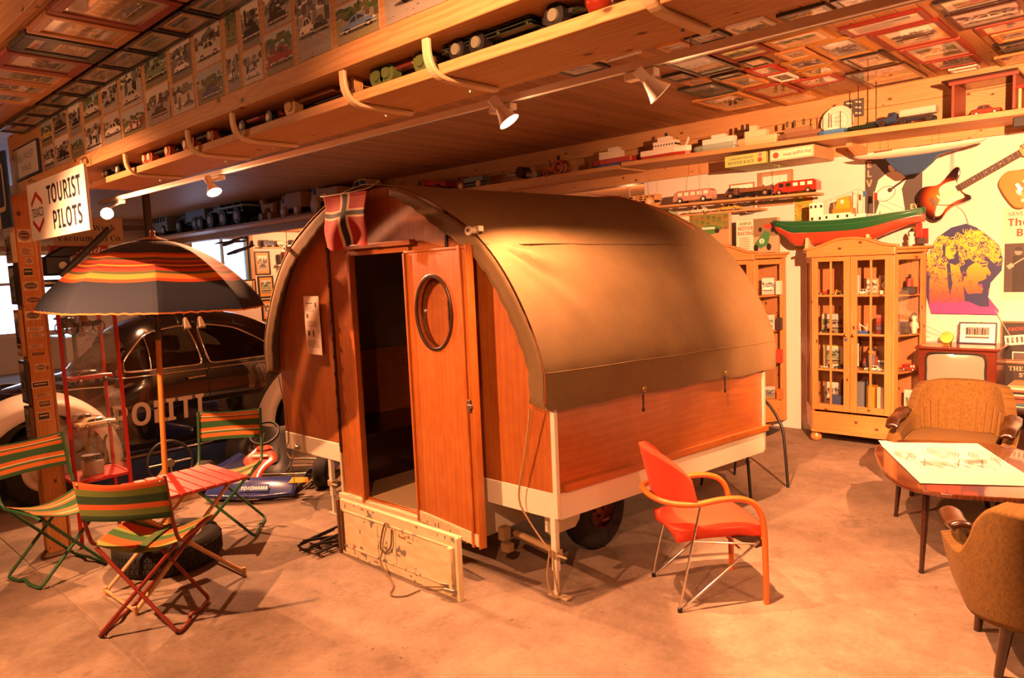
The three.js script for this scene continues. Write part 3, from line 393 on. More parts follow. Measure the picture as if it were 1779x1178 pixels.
// ------------------------------------------------------------------ plywood caravan with a canvas roof
const caravan = thing('caravan', 'varnished plywood caravan with an olive canvas roof and open door', 'caravan', [2.82, 0, -3.76]);
{
  const prof = [[0, 2.31], [0.25, 2.275], [0.51, 2.19], [0.75, 2.07], [0.93, 1.96], [1.07, 1.83], [1.19, 1.67], [1.31, 1.45], [1.385, 1.24], [1.385, 1.03]];
  const skew = (x) => 0.15 * x;                                     // the body is not quite square
  const pc = new THREE.CatmullRomCurve3(prof.map((p) => V(p[0], p[1], 0)), false, 'centripetal');
  const roofY = (s) => { s = Math.abs(s); for (let i = 1; i < prof.length; i++) if (s <= prof[i][0]) { const [a, b] = [prof[i - 1], prof[i]]; return a[1] + (b[1] - a[1]) * (s - a[0]) / Math.max(1e-6, b[0] - a[0]); } return 1.2; };
  const panel = (s0, s1, yb, hole) => {
    const sh = new THREE.Shape(); sh.moveTo(s0, yb); sh.lineTo(s1, yb);
    const n = 22, top = (s) => Math.min(roofY(s) - 0.015, 2.3); sh.lineTo(s1, Math.abs(s1) > 1.36 ? 1.1 : top(s1)); for (let i = 0; i <= n; i++) { const s = s1 + (s0 - s1) * i / n; if (Math.abs(s) < 1.362) sh.lineTo(s, top(s)); } sh.lineTo(s0, Math.abs(s0) > 1.36 ? 1.1 : top(s0)); sh.lineTo(s0, yb);
    if (hole) { const h = new THREE.Path(); h.moveTo(hole[0], hole[2]); h.lineTo(hole[0], hole[3]); h.lineTo(hole[1], hole[3]); h.lineTo(hole[1], hole[2]); h.closePath(); sh.holes.push(h); }
    const g = ext(sh, 0.022, 0.003); uvm(g, 1); return T(g, 0.011, 0, 0, 0, -PI / 2, 0);
  };
  mk('front_panel', panel(-1.372, -0.605, 0.56), M.ply, caravan);
  mk('front_panel', panel(-0.595, 0.62, 0.14, [-0.325, 0.29, 0.225, 1.885]), M.ply, caravan);
  mk('front_panel', panel(0.63, 1.372, 0.56), M.ply, caravan);
  for (const [s, y0, y1] of [[-0.6, 0.5, 2.1], [0.625, 1.0, 2.1]]) mk('hinge_strip', [bx(0.014, y1 - y0, 0.02, -0.006, (y0 + y1) / 2, s, 0, 0, 0, 0.003, 1), ...Array.from({ length: 12 }, (_, i) => cyl(0.006, 0.006, 0.03, -0.014, y0 + 0.06 + i * (y1 - y0 - 0.1) / 12, s, 0, 0, 0, 8))], M.dark, caravan);
  mk('back_panel', T(panel(-1.372, 1.372, 0.56), 1.86, 0, skew(1.86)), M.ply, caravan);
  const side = (sg, y0, y1, th) => { const g = uvm(bx(1.86, y1 - y0, th, 0.94, (y0 + y1) / 2, 0, 0, 0, 0, 0.003, 0), 0); const p = g.attributes.position; for (let i = 0; i < p.count; i++) p.setZ(i, p.getZ(i) + sg * 1.372 + skew(p.getX(i))); return g; };
  mk('side_panel', side(1, 0.56, 1.12, 0.016), M.ply, caravan); mk('side_panel', side(-1, 0.56, 1.12, 0.016), M.ply, caravan);
  mk('side_trim', [T(side(1, 0.565, 0.605, 0.03), 0.03, 0, 0.02)], M.plyDoor, caravan);
  mk('corner_trim', [bx(0.03, 0.62, 0.03, -0.004, 0.74, 1.378, 0, 0, 0, 0.005, 1)], M.offwhite, caravan);
  mk('corner_trim', [bx(0.03, 0.62, 0.03, 1.87, 0.74, 1.378 + skew(1.87), 0, 0, 0, 0.005, 1)], C(0x9b9486), caravan);
  for (const g of [bx(0.03, 0.14, 0.75, 0.012, 0.49, 1.005, 0, 0, 0, 0.004), bx(0.03, 0.14, 0.77, 0.012, 0.49, -0.99, 0, 0, 0, 0.01), side(1, 0.42, 0.56, 0.03), side(-1, 0.42, 0.56, 0.03)]) mk('skirt', [g], M.offwhite, caravan);
  mk('floor_tray', [bx(0.9, 0.42, 0.012, 0.46, 0.35, 0.70), bx(0.9, 0.02, 1.34, 0.46, 0.15, 0.035)], M.offwhite, caravan); mk('bench_front', [bx(0.9, 0.4, 0.012, 0.46, 0.36, -0.63), bx(0.012, 0.4, 1.3, 0.9, 0.37, 0.035), bx(0.85, 0.4, 0.012, 0.46, 0.36, 0.68)], M.dark, caravan);  // inner faces coloured dark to stand for the shade inside the cabin
  mk('sill', [bx(0.05, 0.07, 1.33, -0.005, 0.175, 0.03, 0, 0, 0, 0.006), bx(0.02, 0.34, 0.02, -0.002, 0.37, -0.612)], M.cream, caravan);
  mk('cabin_floor', [bx(0.88, 0.012, 1.3, 0.47, 0.216, 0.03)], C(0xa98f6c, 0.9), caravan);
  for (const g of [b0(1.84, 0.02, 0.7, 0.95, 0.57, -0.95), b0(1.5, 0.02, 0.66, 0.95, 0.57, 1.0), b0(0.94, 0.02, 1.34, 1.38, 0.57, 0.1)]) mk('bench_top', [g], M.dark, caravan); mk('shade_sheet', [T(panel(-1.30, 1.30, 0.6), 1.80, -0.05, skew(1.80))], C(0x120d0a, 0.95), caravan);  // dark bench tops and an added near-black sheet paint the cabin's inner shade
  // door frame, lintel
  mk('door_frame', [bx(0.045, 1.70, 0.03, -0.012, 1.04, -0.33, 0, 0, 0, 0.006, 1), bx(0.045, 1.68, 0.02, -0.01, 1.04, 0.298, 0, 0, 0, 0.006, 1), bx(0.04, 0.03, 0.64, -0.008, 1.888, -0.018)], M.plyDoor, caravan);
  mk('lintel', [bx(0.05, 0.032, 0.70, -0.028, 1.93, 0.0, 0, 0, 0.1, 0.006)], M.plyDoor, caravan);
  // door, open almost flat against the panel
  const W = 0.63, H = 1.66, ds = new THREE.Shape(); ds.moveTo(0, 0); ds.lineTo(W, 0); ds.lineTo(W, H); ds.lineTo(0, H); ds.closePath(); const hp = new THREE.Path(); hp.absellipse(0.29, 1.305, 0.185, 0.21, 0, 7, true); ds.holes.push(hp);
  const dg = ext(ds, 0.036, 0.004, false, 1); uvm(dg, 1);
  const door = mk('door', dg, M.plyDoor, caravan); door.position.set(-0.03, 0.205, 0.29); door.rotation.y = -PI / 2 - 0.135;
  const ring = (r1, r2, d) => { const s = new THREE.Shape(); s.absellipse(0, 0, r1[0], r1[1], 0, 2 * PI, false); const h = new THREE.Path(); h.absellipse(0, 0, r2[0], r2[1], 0, 2 * PI, true); s.holes.push(h); const g = new THREE.ExtrudeGeometry(s, { depth: d, bevelEnabled: true, bevelSize: 0.004, bevelThickness: 0.004, bevelSegments: 2, curveSegments: 40 }); return g; };
  mk('window_ring', [T(ring([0.194, 0.22], [0.18, 0.206], 0.008), 0.29, 1.305, 0.014)], M.dark, door);
  mk('pane', [T(new THREE.CylinderGeometry(1, 1, 0.004, 40), 0.29, 1.305, 0, PI / 2, 0, 0, [0.182, 1, 0.207])], M.glass, door);
  mk('edge_strip', [bx(0.022, H + 0.03, 0.03, W - 0.045, H / 2 + 0.005, 0.02, 0, 0, 0, 0.005, 1), bx(0.012, H + 0.03, 0.05, W + 0.006, H / 2 + 0.005, 0, 0, 0, 0, 0.004, 1)], M.plyDoor, door);
  mk('edge_strip', [bx(0.02, H, 0.03, 0.008, H / 2, 0.02, 0, 0, 0, 0.005, 1)], M.plyDoor, door);
  mk('kick_strip', [bx(W, 0.07, 0.012, W / 2, 0.035, 0.02), ...Array.from({ length: 22 }, (_, i) => b0(0.005, 0.05, 0.005, 0.05 + i * 0.018, 0.036, 0.027))], M.cream, door, 'worn cream strip along the bottom of the door');
  mk('latch', [bx(0.022, 0.07, 0.012, W - 0.022, 0.80, 0.028), bx(0.035, 0.022, 0.02, W - 0.004, 0.80, 0.034)], M.steel, door);
  mk('door_cap', [bx(W, 0.016, 0.05, W / 2, H + 0.006, 0)], M.plyDoor, door);
  // canvas roof
  const N = 64, arc = []; { const up = pc.getSpacedPoints(N / 2); for (let i = N / 2; i >= 0; i--) arc.push([-up[i].x, up[i].y]); for (let i = 1; i <= N / 2; i++) arc.push([up[i].x, up[i].y]); }
  const at = (v) => { const k = Math.min(N - 1e-6, v * N), i = Math.floor(k), f = k - i; return [arc[i][0] + (arc[i + 1][0] - arc[i][0]) * f, arc[i][1] + (arc[i + 1][1] - arc[i][1]) * f]; };
  const roof = (u, v) => {
    const x = -0.09 + u * 2.04; let [s, y] = at(v); const k = 1.022; s *= k; y = y * 1.0 - 0.004 - 0.035 * u;
    const len = Math.abs(v - 0.5) * 2, sg = v > 0.5 ? 1 : -1;
    // tension folds fanning out of the bow corner, a dip between bows, a puckered hem
    const fold = (px, ang, wd, ln, amp) => { const du = u - 0.02, dv = (len - px), q = Math.hypot(du * 1.6, dv), a = Math.atan2(dv, du * 1.6); return amp * Math.exp(-(((a - ang) / wd) ** 2)) * sm(0, 0.05, q) * (1 - sm(ln * 0.4, ln, q)); };
    let d = -0.012 * Math.sin(PI * clamp(u * 1.04)) * Math.sin(PI * clamp((len - 0.05) / 0.45)) ;
    if (len > 0.3) d += 1.7 * (fold(0.53, 0.32, 0.10, 0.42, 0.012) - fold(0.53, 0.55, 0.09, 0.45, 0.013) + fold(0.53, 0.80, 0.10, 0.4, 0.012) - fold(0.53, 0.12, 0.07, 0.5, 0.008) + fold(0.53, 0.02, 0.06, 0.6, 0.006));
    d += 0.004 * (n16(u * 14, v * 16) - 0.5) + 0.0025 * (n32(u * 32, v * 40) - 0.5);
    const hem = sm(0.86, 1, len); d += hem * 0.006 * Math.sin(u * 40) * (0.5 + n8(u * 8, 0)); if (len > 0.9) y -= hem * 0.012 * Math.abs(Math.sin((u * 3.05 + 0.02) * PI));
    const nx = s / 1.4, ny = 0.9; return [x, y + d * ny * (1 - len), (s + sg * d * 1.2 * Math.min(1, len * 1.6)) + skew(x)];
  };
  mk('canvas_roof', slab(roof, 60, 120, 0.006, (u, v) => [u * 2.04, v * 4.3]), M.canvas, caravan);
  // front flap of the canvas along the panel edge, pulled tight by its cord
  const flap = (sg) => slab((u, v) => { const k = 0.5 + sg * (0.06 + 0.44 * u); const [s, y] = at(clamp(k)); const [s2, y2] = at(clamp(k + sg * 0.01)); let tx = s2 - s, ty = y2 - y; const L = Math.hypot(tx, ty) || 1; tx /= L; ty /= L; const w = 0.02 + 0.10 * v * (0.5 + 0.5 * sm(0, 0.3, u)) + 0.004 * Math.sin(u * 90) * v; const nx = -ty * sg, ny = tx * sg; return [-0.098 + 0.004 * v, y - 0.004 - Math.abs(ny) * w * (ny * sg > 0 ? 1 : 1) , s * 1.022 - sg * Math.abs(nx) * w]; }, 60, 4, 0.006, (u, v) => [u * 2, v * 0.1]);
  mk('canvas_flap', flap(1), M.canvas, caravan); mk('canvas_flap', flap(-1), M.canvas, caravan);
  for (const [v, y] of [[0.5, 0]]) mk('canvas_seam', [new THREE.TubeGeometry(new THREE.CatmullRomCurve3(Array.from({ length: 16 }, (_, i) => V(...roof(i / 15, 0.5 + 0.27)).add(V(0, 0.003, 0.003)))), 40, 0.004, 6), new THREE.TubeGeometry(new THREE.CatmullRomCurve3(Array.from({ length: 16 }, (_, i) => V(...roof(i / 15, 0.955)).add(V(0, 0, 0.004)))), 40, 0.003, 6)], M.canvas, caravan);
  for (const s of [-1, 1]) { const k = mk('bow_end', [cyl(0.02, 0.016, 0.06, -0.1, 1.955, s * 0.945, 0, 0, PI / 2), cyl(0.024, 0.024, 0.014, -0.13, 1.955, s * 0.945, 0, 0, PI / 2), bx(0.04, 0.03, 0.05, -0.07, 1.965, s * 0.955)], M.offwhite, caravan); mk('cap', [cyl(0.008, 0.008, 0.004, -0.14, 1.957, s * 0.945, 0, 0, PI / 2, 10)], M.black, k); }
  for (const x of [0.62, 1.38]) { const z = 1.425 + skew(x), p = mk('hold_strap', [bx(0.012, 0.1, 0.006, x, 0.96, z, 0, 0, 0, 0.002), bx(0.02, 0.02, 0.01, x, 0.915, z)], M.black, caravan); mk('eyelet', [T(new THREE.TorusGeometry(0.012, 0.003, 8, 16), x, 1.035, z + 0.012)], M.brass, p); }
  // running gear, legs, ropes
  const wheel = mk('wheel', [T(lathe([[0.11, -0.07], [0.19, -0.08], [0.225, -0.07], [0.24, -0.045], [0.243, 0], [0.24, 0.045], [0.225, 0.07], [0.19, 0.08], [0.11, 0.07]], 40), 0.68, 0.243, 1.10, PI / 2)], M.rubber, caravan);
  mk('rim', [T(lathe([[0, 0.03], [0.05, 0.03], [0.07, 0.02], [0.11, 0.015], [0.128, 0.05], [0.135, 0.075]], 32), 0.68, 0.243, 1.10, PI / 2), ...[0, 1, 2, 3].map((i) => cyl(0.011, 0.011, 0.03, 0.68 + 0.045 * Math.cos(i * PI / 2), 0.243 + 0.045 * Math.sin(i * PI / 2), 1.14, PI / 2, 0, 0, 6))], C(0x7a3322, 0.5), wheel);
  mk('axle', [cyl(0.025, 0.025, 1.6, 0.68, 0.243, 0.3, PI / 2)], M.rust, caravan);
  mk('mudguard', [T(ext([[0.08, 0.44], [0.42, 0.44], [0.37, 0.29], [0.33, 0.255], [0.12, 0.265], [0.08, 0.3]], 0.02, 0.005), 0, 0, 1.22)], M.offwhite, caravan);
  mk('mud_flap', [T(ext([[0.93, 0.44], [1.0, 0.44], [1.06, 0.28], [1.03, 0.27]], 0.16, 0.004), 0, 0, 1.12)], C(0xb9b0a0), caravan);
  const leg = (x, z, nm) => { const l = mk('corner_leg', [bx(0.034, 0.34, 0.034, x, 0.31, z, 0, 0, 0, 0.004, 1), bx(0.022, 0.25, 0.022, x, 0.13, z, 0, 0, 0, 0.003, 1)], M.offwhite, caravan); mk('foot_plate', [bx(0.05, 0.012, 0.13, x, 0.006, z + 0.02)], C(0xa9977c), l); mk('clamp', [bx(0.05, 0.045, 0.06, x, 0.235, z), rod([x - 0.02, 0.235, z - 0.02], [x - 0.02, 0.235, z + 0.09], 0.006)], C(0xa08b6a), l); };
  leg(0.0, 1.352); leg(0.03, -0.8);
  mk('cross_bar', [rod([0.02, 0.235, 1.33], [0.12, 0.22, 0.95], 0.022, 4), bx(0.06, 0.08, 0.05, 0.12, 0.2, 0.86), bx(0.05, 0.05, 0.06, 0.1, 0.13, 0.90)], C(0x8d7452), caravan);
  mk('rope', [tube([[-0.075, 1.02, 1.28], [-0.055, 0.80, 1.22], [-0.04, 0.52, 1.14], [-0.03, 0.4, 1.19], [-0.03, 0.25, 1.34]], 0.005), tube([[-0.03, 0.27, 1.34], [-0.05, 0.12, 1.33], [-0.045, 0.03, 1.355], [-0.035, 0.02, 1.39], [-0.04, 0.12, 1.375], [-0.035, 0.26, 1.36]], 0.005)], C(0x9c8055, 0.9), caravan);
  mk('rope', [tube([[-0.03, 1.0, -1.36], [-0.03, 0.75, -1.30], [-0.03, 0.53, -1.27], [-0.03, 0.42, -1.33], [-0.03, 0.36, -1.25], [-0.03, 0.45, -1.2]], 0.004), tube([[-0.02, 0.42, -1.3], [-0.02, 0.2, -1.26], [-0.02, 0.12, -1.25]], 0.003)], C(0x8d7452, 0.9), caravan);
  mk('hook', [rod([-0.02, 0.47, -1.2], [-0.05, 0.47, -1.12], 0.012), sph(0.02, -0.05, 0.47, -1.12)], M.steel, caravan);
}
// bundle of bedding just inside the doorway
one('cloth_bundle', [T(surf((u, v) => { const a = u * 2 * PI, b = v * PI, r = 1 + 0.25 * (n8(u * 8, v * 6) - 0.5) + 0.1 * n32(u * 16, v * 16); return [0.2 * r * Math.sin(b) * Math.cos(a), 0.19 * r * -Math.cos(b), 0.26 * r * Math.sin(b) * Math.sin(a)]; }, 30, 18), 3.45, 0.43, -3.7), T(tube([[0, 0.16, -0.1], [0.02, 0.34, -0.04], [0, 0.16, 0.06]], 0.006), 3.42, 0.4, -3.72)], C(0x5d6a4e, 0.8), 'crumpled grey-green bundle lying inside the dark caravan doorway', 'bundle');
// paper notice on the left panel
one('paper_notice', [print(0.2, 0.42, full, 0, 2.803, 1.40, -4.60, 0, -PI / 2, 0)], noticeT, 'white information sheet taped to the left caravan panel', 'notice');
{ // flag tied under the roof edge
  const f = thing('flag', 'small red flag with a blue and white cross above the caravan door', 'flag', [2.70, 2.27, -3.96]);
  mk('cloth', [slab((u, v) => [0.012 * Math.sin(u * 9 + v * 3) * v - 0.02 * v + 0.012 * Math.sin(v * 7 + u * 2), -v * (0.335 + 0.03 * Math.sin(u * 7) * (1 - u)) - 0.01 * u, -0.235 + u * 0.47 - 0.03 * v * (1 - u) * -1 + 0.012 * v * u], 30, 30, 0.002, (u, v) => [u, 1 - v])], flagT, f);
  mk('cord', [tube([[0.06, 0.03, -0.3], [0, 0.0, -0.235], [0.0, 0.0, 0.235], [0.07, 0.05, 0.29]], 0.003)], C(0xb9a582), f);
}
{ // step board, chipped cream paint
  const o = thing('step_board', 'chipped cream metal step board standing under the caravan door', 'step', [2.465, 0, -3.325]);
  mk('board', [bx(0.012, 0.34, 1.11, 0, 0.17, 0, 0, 0, 0, 0.003, 2)], M.cream, o);
  mk('rim', [bx(0.03, 0.014, 1.12, 0.008, 0.343, 0), bx(0.03, 0.016, 1.12, 0.008, 0.008, 0), bx(0.014, 0.012, 1.06, -0.008, 0.285, 0), bx(0.014, 0.012, 1.06, -0.008, 0.06, 0)], M.cream, o);
  mk('side_channel', [bx(0.035, 0.35, 0.022, -0.006, 0.175, 0.552, 0, 0, 0, 0.004, 1), bx(0.03, 0.26, 0.03, -0.02, 0.16, 0.505, 0, 0, 0, 0.006, 1)], M.cream, o);
  mk('side_channel', [bx(0.035, 0.35, 0.022, -0.006, 0.175, -0.552, 0, 0, 0, 0.004, 1), bx(0.02, 0.26, 0.022, -0.014, 0.16, -0.52, 0, 0, 0, 0.004, 1)], M.rust, o);
  mk('seam', [bx(0.006, 0.24, 0.008, -0.008, 0.17, 0.01), bx(0.006, 0.2, 0.006, -0.008, 0.16, -0.16)], M.cream, o);
  mk('rope', [tube([[-0.012, 0.28, -0.03], [-0.02, 0.3, -0.06], [-0.02, 0.22, -0.1], [-0.02, 0.14, -0.12], [-0.02, 0.12, -0.08], [-0.02, 0.17, -0.02], [-0.014, 0.27, -0.01]], 0.005), tube([[-0.02, 0.13, -0.1], [-0.04, 0.06, -0.1], [-0.06, 0.008, 0.0], [-0.12, 0.006, 0.12], [-0.2, 0.006, 0.2], [-0.16, 0.006, 0.27], [-0.06, 0.006, 0.28]], 0.004), tube([[-0.05, 0.02, 0.27], [-0.03, 0.04, 0.38], [-0.02, 0.06, 0.46], [-0.02, 0.07, 0.52]], 0.004)], C(0x6e563a, 0.9), o);
  mk('hook', [rod([-0.03, 0.07, 0.42], [-0.03, 0.09, 0.53], 0.005), rod([-0.035, 0.05, 0.46], [-0.035, 0.06, 0.54], 0.01)], M.steel, o);
}
{ // stack of grating and rods left of the step
  const o = thing('grating_pile', 'low pile of dark metal grating beside the step board', 'grating', [2.44, 0, -4.03]);
  for (let i = 0; i < 7; i++) mk('grating_bar', [rod([-0.14, 0.03 + (i % 3) * 0.025, -0.11 + i * 0.036], [0.14, 0.03 + ((i + 1) % 3) * 0.025, -0.12 + i * 0.038], 0.009, 6)], M.black, o);
  for (let i = 0; i < 4; i++) mk('cross_rod', [rod([-0.12 + i * 0.08, 0.012, -0.13], [-0.11 + i * 0.08, 0.012, 0.13], 0.008, 6)], M.rust, o);
}
// ------------------------------------------------------------------ camping corner
const stripeA = sheet(64, 256, (x) => { let y = 0; for (const [h, c] of [[14, '#2f5a34'], [26, '#c9702e'], [8, '#d9c9a6'], [10, '#2f5a34'], [30, '#c9702e'], [58, '#2f5a34'], [26, '#c9702e'], [8, '#d9c9a6'], [16, '#4b6a3a'], [32, '#c9702e'], [28, '#2f5a34']]) { x.fillStyle = c; x.fillRect(0, y, 64, h); y += h; } }, { roughness: 0.9 });
const stripeB = sheet(64, 256, (x) => { let y = 0; for (const [h, c] of [[44, '#d2622a'], [46, '#6b7a34'], [56, '#2f4a2a'], [34, '#d2622a'], [40, '#6b7a34'], [36, '#2f4a2a']]) { x.fillStyle = c; x.fillRect(0, y, 64, h); y += h; } }, { roughness: 0.9 });
const stripeC = sheet(64, 256, (x) => { let y = 0; for (const [h, c] of [[30, '#8f9a4a'], [24, '#3f6a36'], [60, '#d2622a'], [20, '#8f9a4a'], [44, '#3f6a36'], [50, '#d2622a'], [28, '#8f9a4a']]) { x.fillStyle = c; x.fillRect(0, y, 64, h); y += h; } }, { roughness: 0.9 });
function campChair(label, p, ry, metal, backM, seatM, strap) {
  const t = thing('camping_chair', label, 'chair', p, ry, 'folding camping chairs'), r = 0.010;
  for (const s of [-1, 1]) {
    mk('leg_frame', [bent([[-s * 0.2, 0.45, -0.13], [s * 0.2, 0.012, -0.19], [s * 0.2, 0.012, -0.06], [s * 0.185, 0.03, -0.02], [s * 0.2, 0.012, 0.05], [s * 0.2, 0.012, 0.19], [-s * 0.2, 0.45, 0.25]], r, 0.03, 8, 60)], metal, t);
    mk('seat_rail', [bent([[s * 0.215, 0.44, 0.30], [s * 0.215, 0.455, 0.24], [s * 0.215, 0.455, -0.13], [s * 0.215, 0.56, -0.17], [s * 0.215, 0.82, -0.22]], r, 0.05, 8, 50)], metal, t);
  }
  mk('seat', [slab((u, v) => [(u - 0.5) * 0.43, 0.465 - 0.055 * Math.sin(u * PI) + 0.01 * Math.sin(v * PI), -0.12 + v * 0.39], 16, 10, 0.004, (u, v) => [u, v])], seatM, t);
  mk('backrest', [slab((u, v) => { const y = 0.61 + v * 0.21, sag = Math.sin(u * PI); return [(u - 0.5) * 0.44, y - (v > 0.5 ? 0.018 * sag * (v - 0.5) * 2 : 0), -0.178 - (y - 0.61) * 0.2 - 0.035 * sag - 0.012]; }, 18, 10, 0.004, (u, v) => [u, v])], backM, t);
  if (strap) mk('strap', [slab((u, v) => [0.0 + (u - 0.5) * 0.045, 0.42 + 0.012 * Math.sin(v * PI), -0.12 + v * 0.39], 3, 8, 0.004)], C(0x4d6a38, 0.9), t);
  for (const s of [-1, 1]) mk('stud', [sph(0.009, s * 0.2, 0.80, -0.232, 1, 8)], M.steel, t);
}
campChair('folding camping chair with red legs and broad orange and olive stripes', [1.331, 0, -3.897], 2.335, phy({ color: 0x7c2a1c, roughness: 0.4 }), stripeB, stripeC, true);
campChair('green striped folding camping chair beside the wooden post', [1.19, 0, -5.06], 0.22, M.green, stripeA, stripeA);
campChair('green striped folding camping chair in front of the police car', [2.20, 0, -4.86], -0.68, M.green, stripeA, stripeA);
{ // slatted folding table
  const t = thing('camping_table', 'low folding table with red painted slats and pale wooden legs', 'table', [1.575, 0, -4.25], 0.03);
  const N = 11, w = 0.745 / N; for (let i = 0; i < N; i++) mk('slat', [bx(w - 0.007, 0.016, 0.5 + (i % 2) * 0.004, -0.372 + w * (i + 0.5), 0.592, 0, 0, 0, 0, 0.004, 2)], M.redWood, t);
  mk('rail', [bx(0.7, 0.025, 0.02, 0, 0.572, 0.17), bx(0.7, 0.025, 0.02, 0, 0.572, -0.17)], M.redWood, t);
  for (const z of [0.21, -0.2]) for (const s of [-1, 1]) mk('leg', [rod([s * 0.31, 0.02, z], [-s * 0.28, 0.565, z * 0.85], 0.013, 4, 0.012), rod([s * 0.31, 0.0, z], [s * 0.31, 0.05, z], 0.012, 8)], C(0xc39a6c), t);
  for (const [sx, sy] of [[-0.31, 0.03], [0.31, 0.03], [0, 0.3]]) mk('stretcher', [rod([sx, sy, -0.2], [sx, sy, 0.2], 0.009)], C(0xc39a6c), t);
}
{ // wheel lying flat as the parasol base
  const t = thing('spare_tyre', 'black car tyre lying flat under the red camping table', 'tyre', [1.70, 0, -4.66]);
  mk('tyre', [lathe([[0.19, 0.015], [0.25, 0.0], [0.295, 0.012], [0.312, 0.05], [0.314, 0.1], [0.312, 0.14], [0.295, 0.178], [0.25, 0.19], [0.2, 0.178], [0.188, 0.15]], 56)], M.rubber, t);
  const bl = []; for (let i = 0; i < 60; i++) for (const y of [0.06, 0.095, 0.13]) { const a = i / 60 * 2 * PI + (y > 0.09 ? 0.05 : 0); bl.push(b0(0.006, 0.024, 0.022, Math.cos(a) * 0.314, y, Math.sin(a) * 0.314, 0, -a, 0.0)); } tag(mk('tread', bl, M.rubber, t), null, null, null, 'stuff');
  mk('rim', [lathe([[0.02, 0.11], [0.05, 0.14], [0.09, 0.12], [0.14, 0.1], [0.17, 0.125], [0.19, 0.165], [0.2, 0.172]], 40), ...Array.from({ length: 8 }, (_, i) => T(cyl(0.02, 0.02, 0.01, 0, 0, 0, 0, 0, 0, 12), 0.12 * Math.cos(i * PI / 4), 0.112, 0.12 * Math.sin(i * PI / 4)))], C(0xb9ab98, 0.5), t);
  tag(mk('hub_socket', [cyl(0.03, 0.024, 0.12, 0, 0.18, 0)], M.steel, t), null);
}
{ // parasol
  const t = thing('parasol', 'striped parasol in slate, orange and green on a wooden pole', 'parasol', [1.70, 0, -4.66]); t.rotation.set(0.026, 0, -0.028);
  mk('pole', [cyl(0.016, 0.016, 1.30, 0, 0.79, 0)], C(0xc58238, 0.4), t); mk('upper_pole', [cyl(0.0135, 0.0135, 0.62, 0, 1.72, 0), cyl(0.02, 0.02, 0.05, 0, 1.43, 0)], C(0x4a4038, 0.4), t);
  const pr = [[0, 2.02], [0.145, 1.995], [0.29, 1.935], [0.415, 1.85], [0.525, 1.75], [0.60, 1.66], [0.632, 1.595]], cu = new THREE.CatmullRomCurve3(pr.map((p) => V(p[0], p[1], 0)));
  const can = sheet(16, 512, (x) => { x.fillStyle = '#1c2331'; x.fillRect(0, 0, 16, 512); let y = 200; for (const [h, c] of [[14, '#a8341e'], [20, '#c9642a'], [12, '#39442c'], [16, '#a8442a'], [14, '#7c2a1c'], [8, '#d08a34'], [14, '#7c2a1c'], [16, '#b3402a'], [12, '#49562f'], [26, '#d98638'], [16, '#b8481f']]) { x.fillStyle = c; x.fillRect(0, y, 16, h); y += h; } x.fillStyle = '#1e2636'; x.fillRect(0, y, 16, 512 - y - 6); x.fillStyle = '#c9763a'; x.fillRect(0, 506, 16, 6); }, { roughness: 0.85 });
  const off = Math.atan2(-4.66 * -1, -1.70) * 0 + 1.92;
  for (let k = 0; k < 8; k++) mk('canopy_panel', [slab((u, v) => { const a = off + (k + u) * PI / 4, q = cu.getPointAt(Math.min(1, v)), mid = Math.abs(u - 0.5) * 2, fl = Math.cos(PI / 8) / Math.cos((u - 0.5) * PI / 4), sagk = 1 - (1 - fl) * sm(0, 0.5, v) , r = q.x * sagk; const sc = sm(0.86, 1, v) * (1 - mid * mid); return [Math.cos(a) * r, q.y - 0.012 * (1 - mid * mid) * sm(0.2, 0.8, v) + sc * 0.012 + 0.003 * Math.sin(u * 40 + k) * sm(0.8, 1, v), Math.sin(a) * r]; }, 14, 34, 0.003, (u, v) => [u, 1 - v])], can, t);
  for (let k = 0; k < 8; k++) { const a = off + k * PI / 4; mk('rib', [tube([[0, 2.005, 0], [0.27 * Math.cos(a), 1.935, 0.27 * Math.sin(a)], [0.52 * Math.cos(a), 1.742, 0.52 * Math.sin(a)], [0.622 * Math.cos(a), 1.6, 0.622 * Math.sin(a)]], 0.004), rod([0, 1.45, 0], [0.34 * Math.cos(a), 1.87, 0.34 * Math.sin(a)], 0.003, 6)], C(0x3a342e), t); }
  mk('finial', [lathe([[0, 2.075], [0.012, 2.07], [0.016, 2.055], [0.012, 2.04], [0.05, 2.025], [0.09, 2.014]], 16)], C(0x8a4a22), t);
}
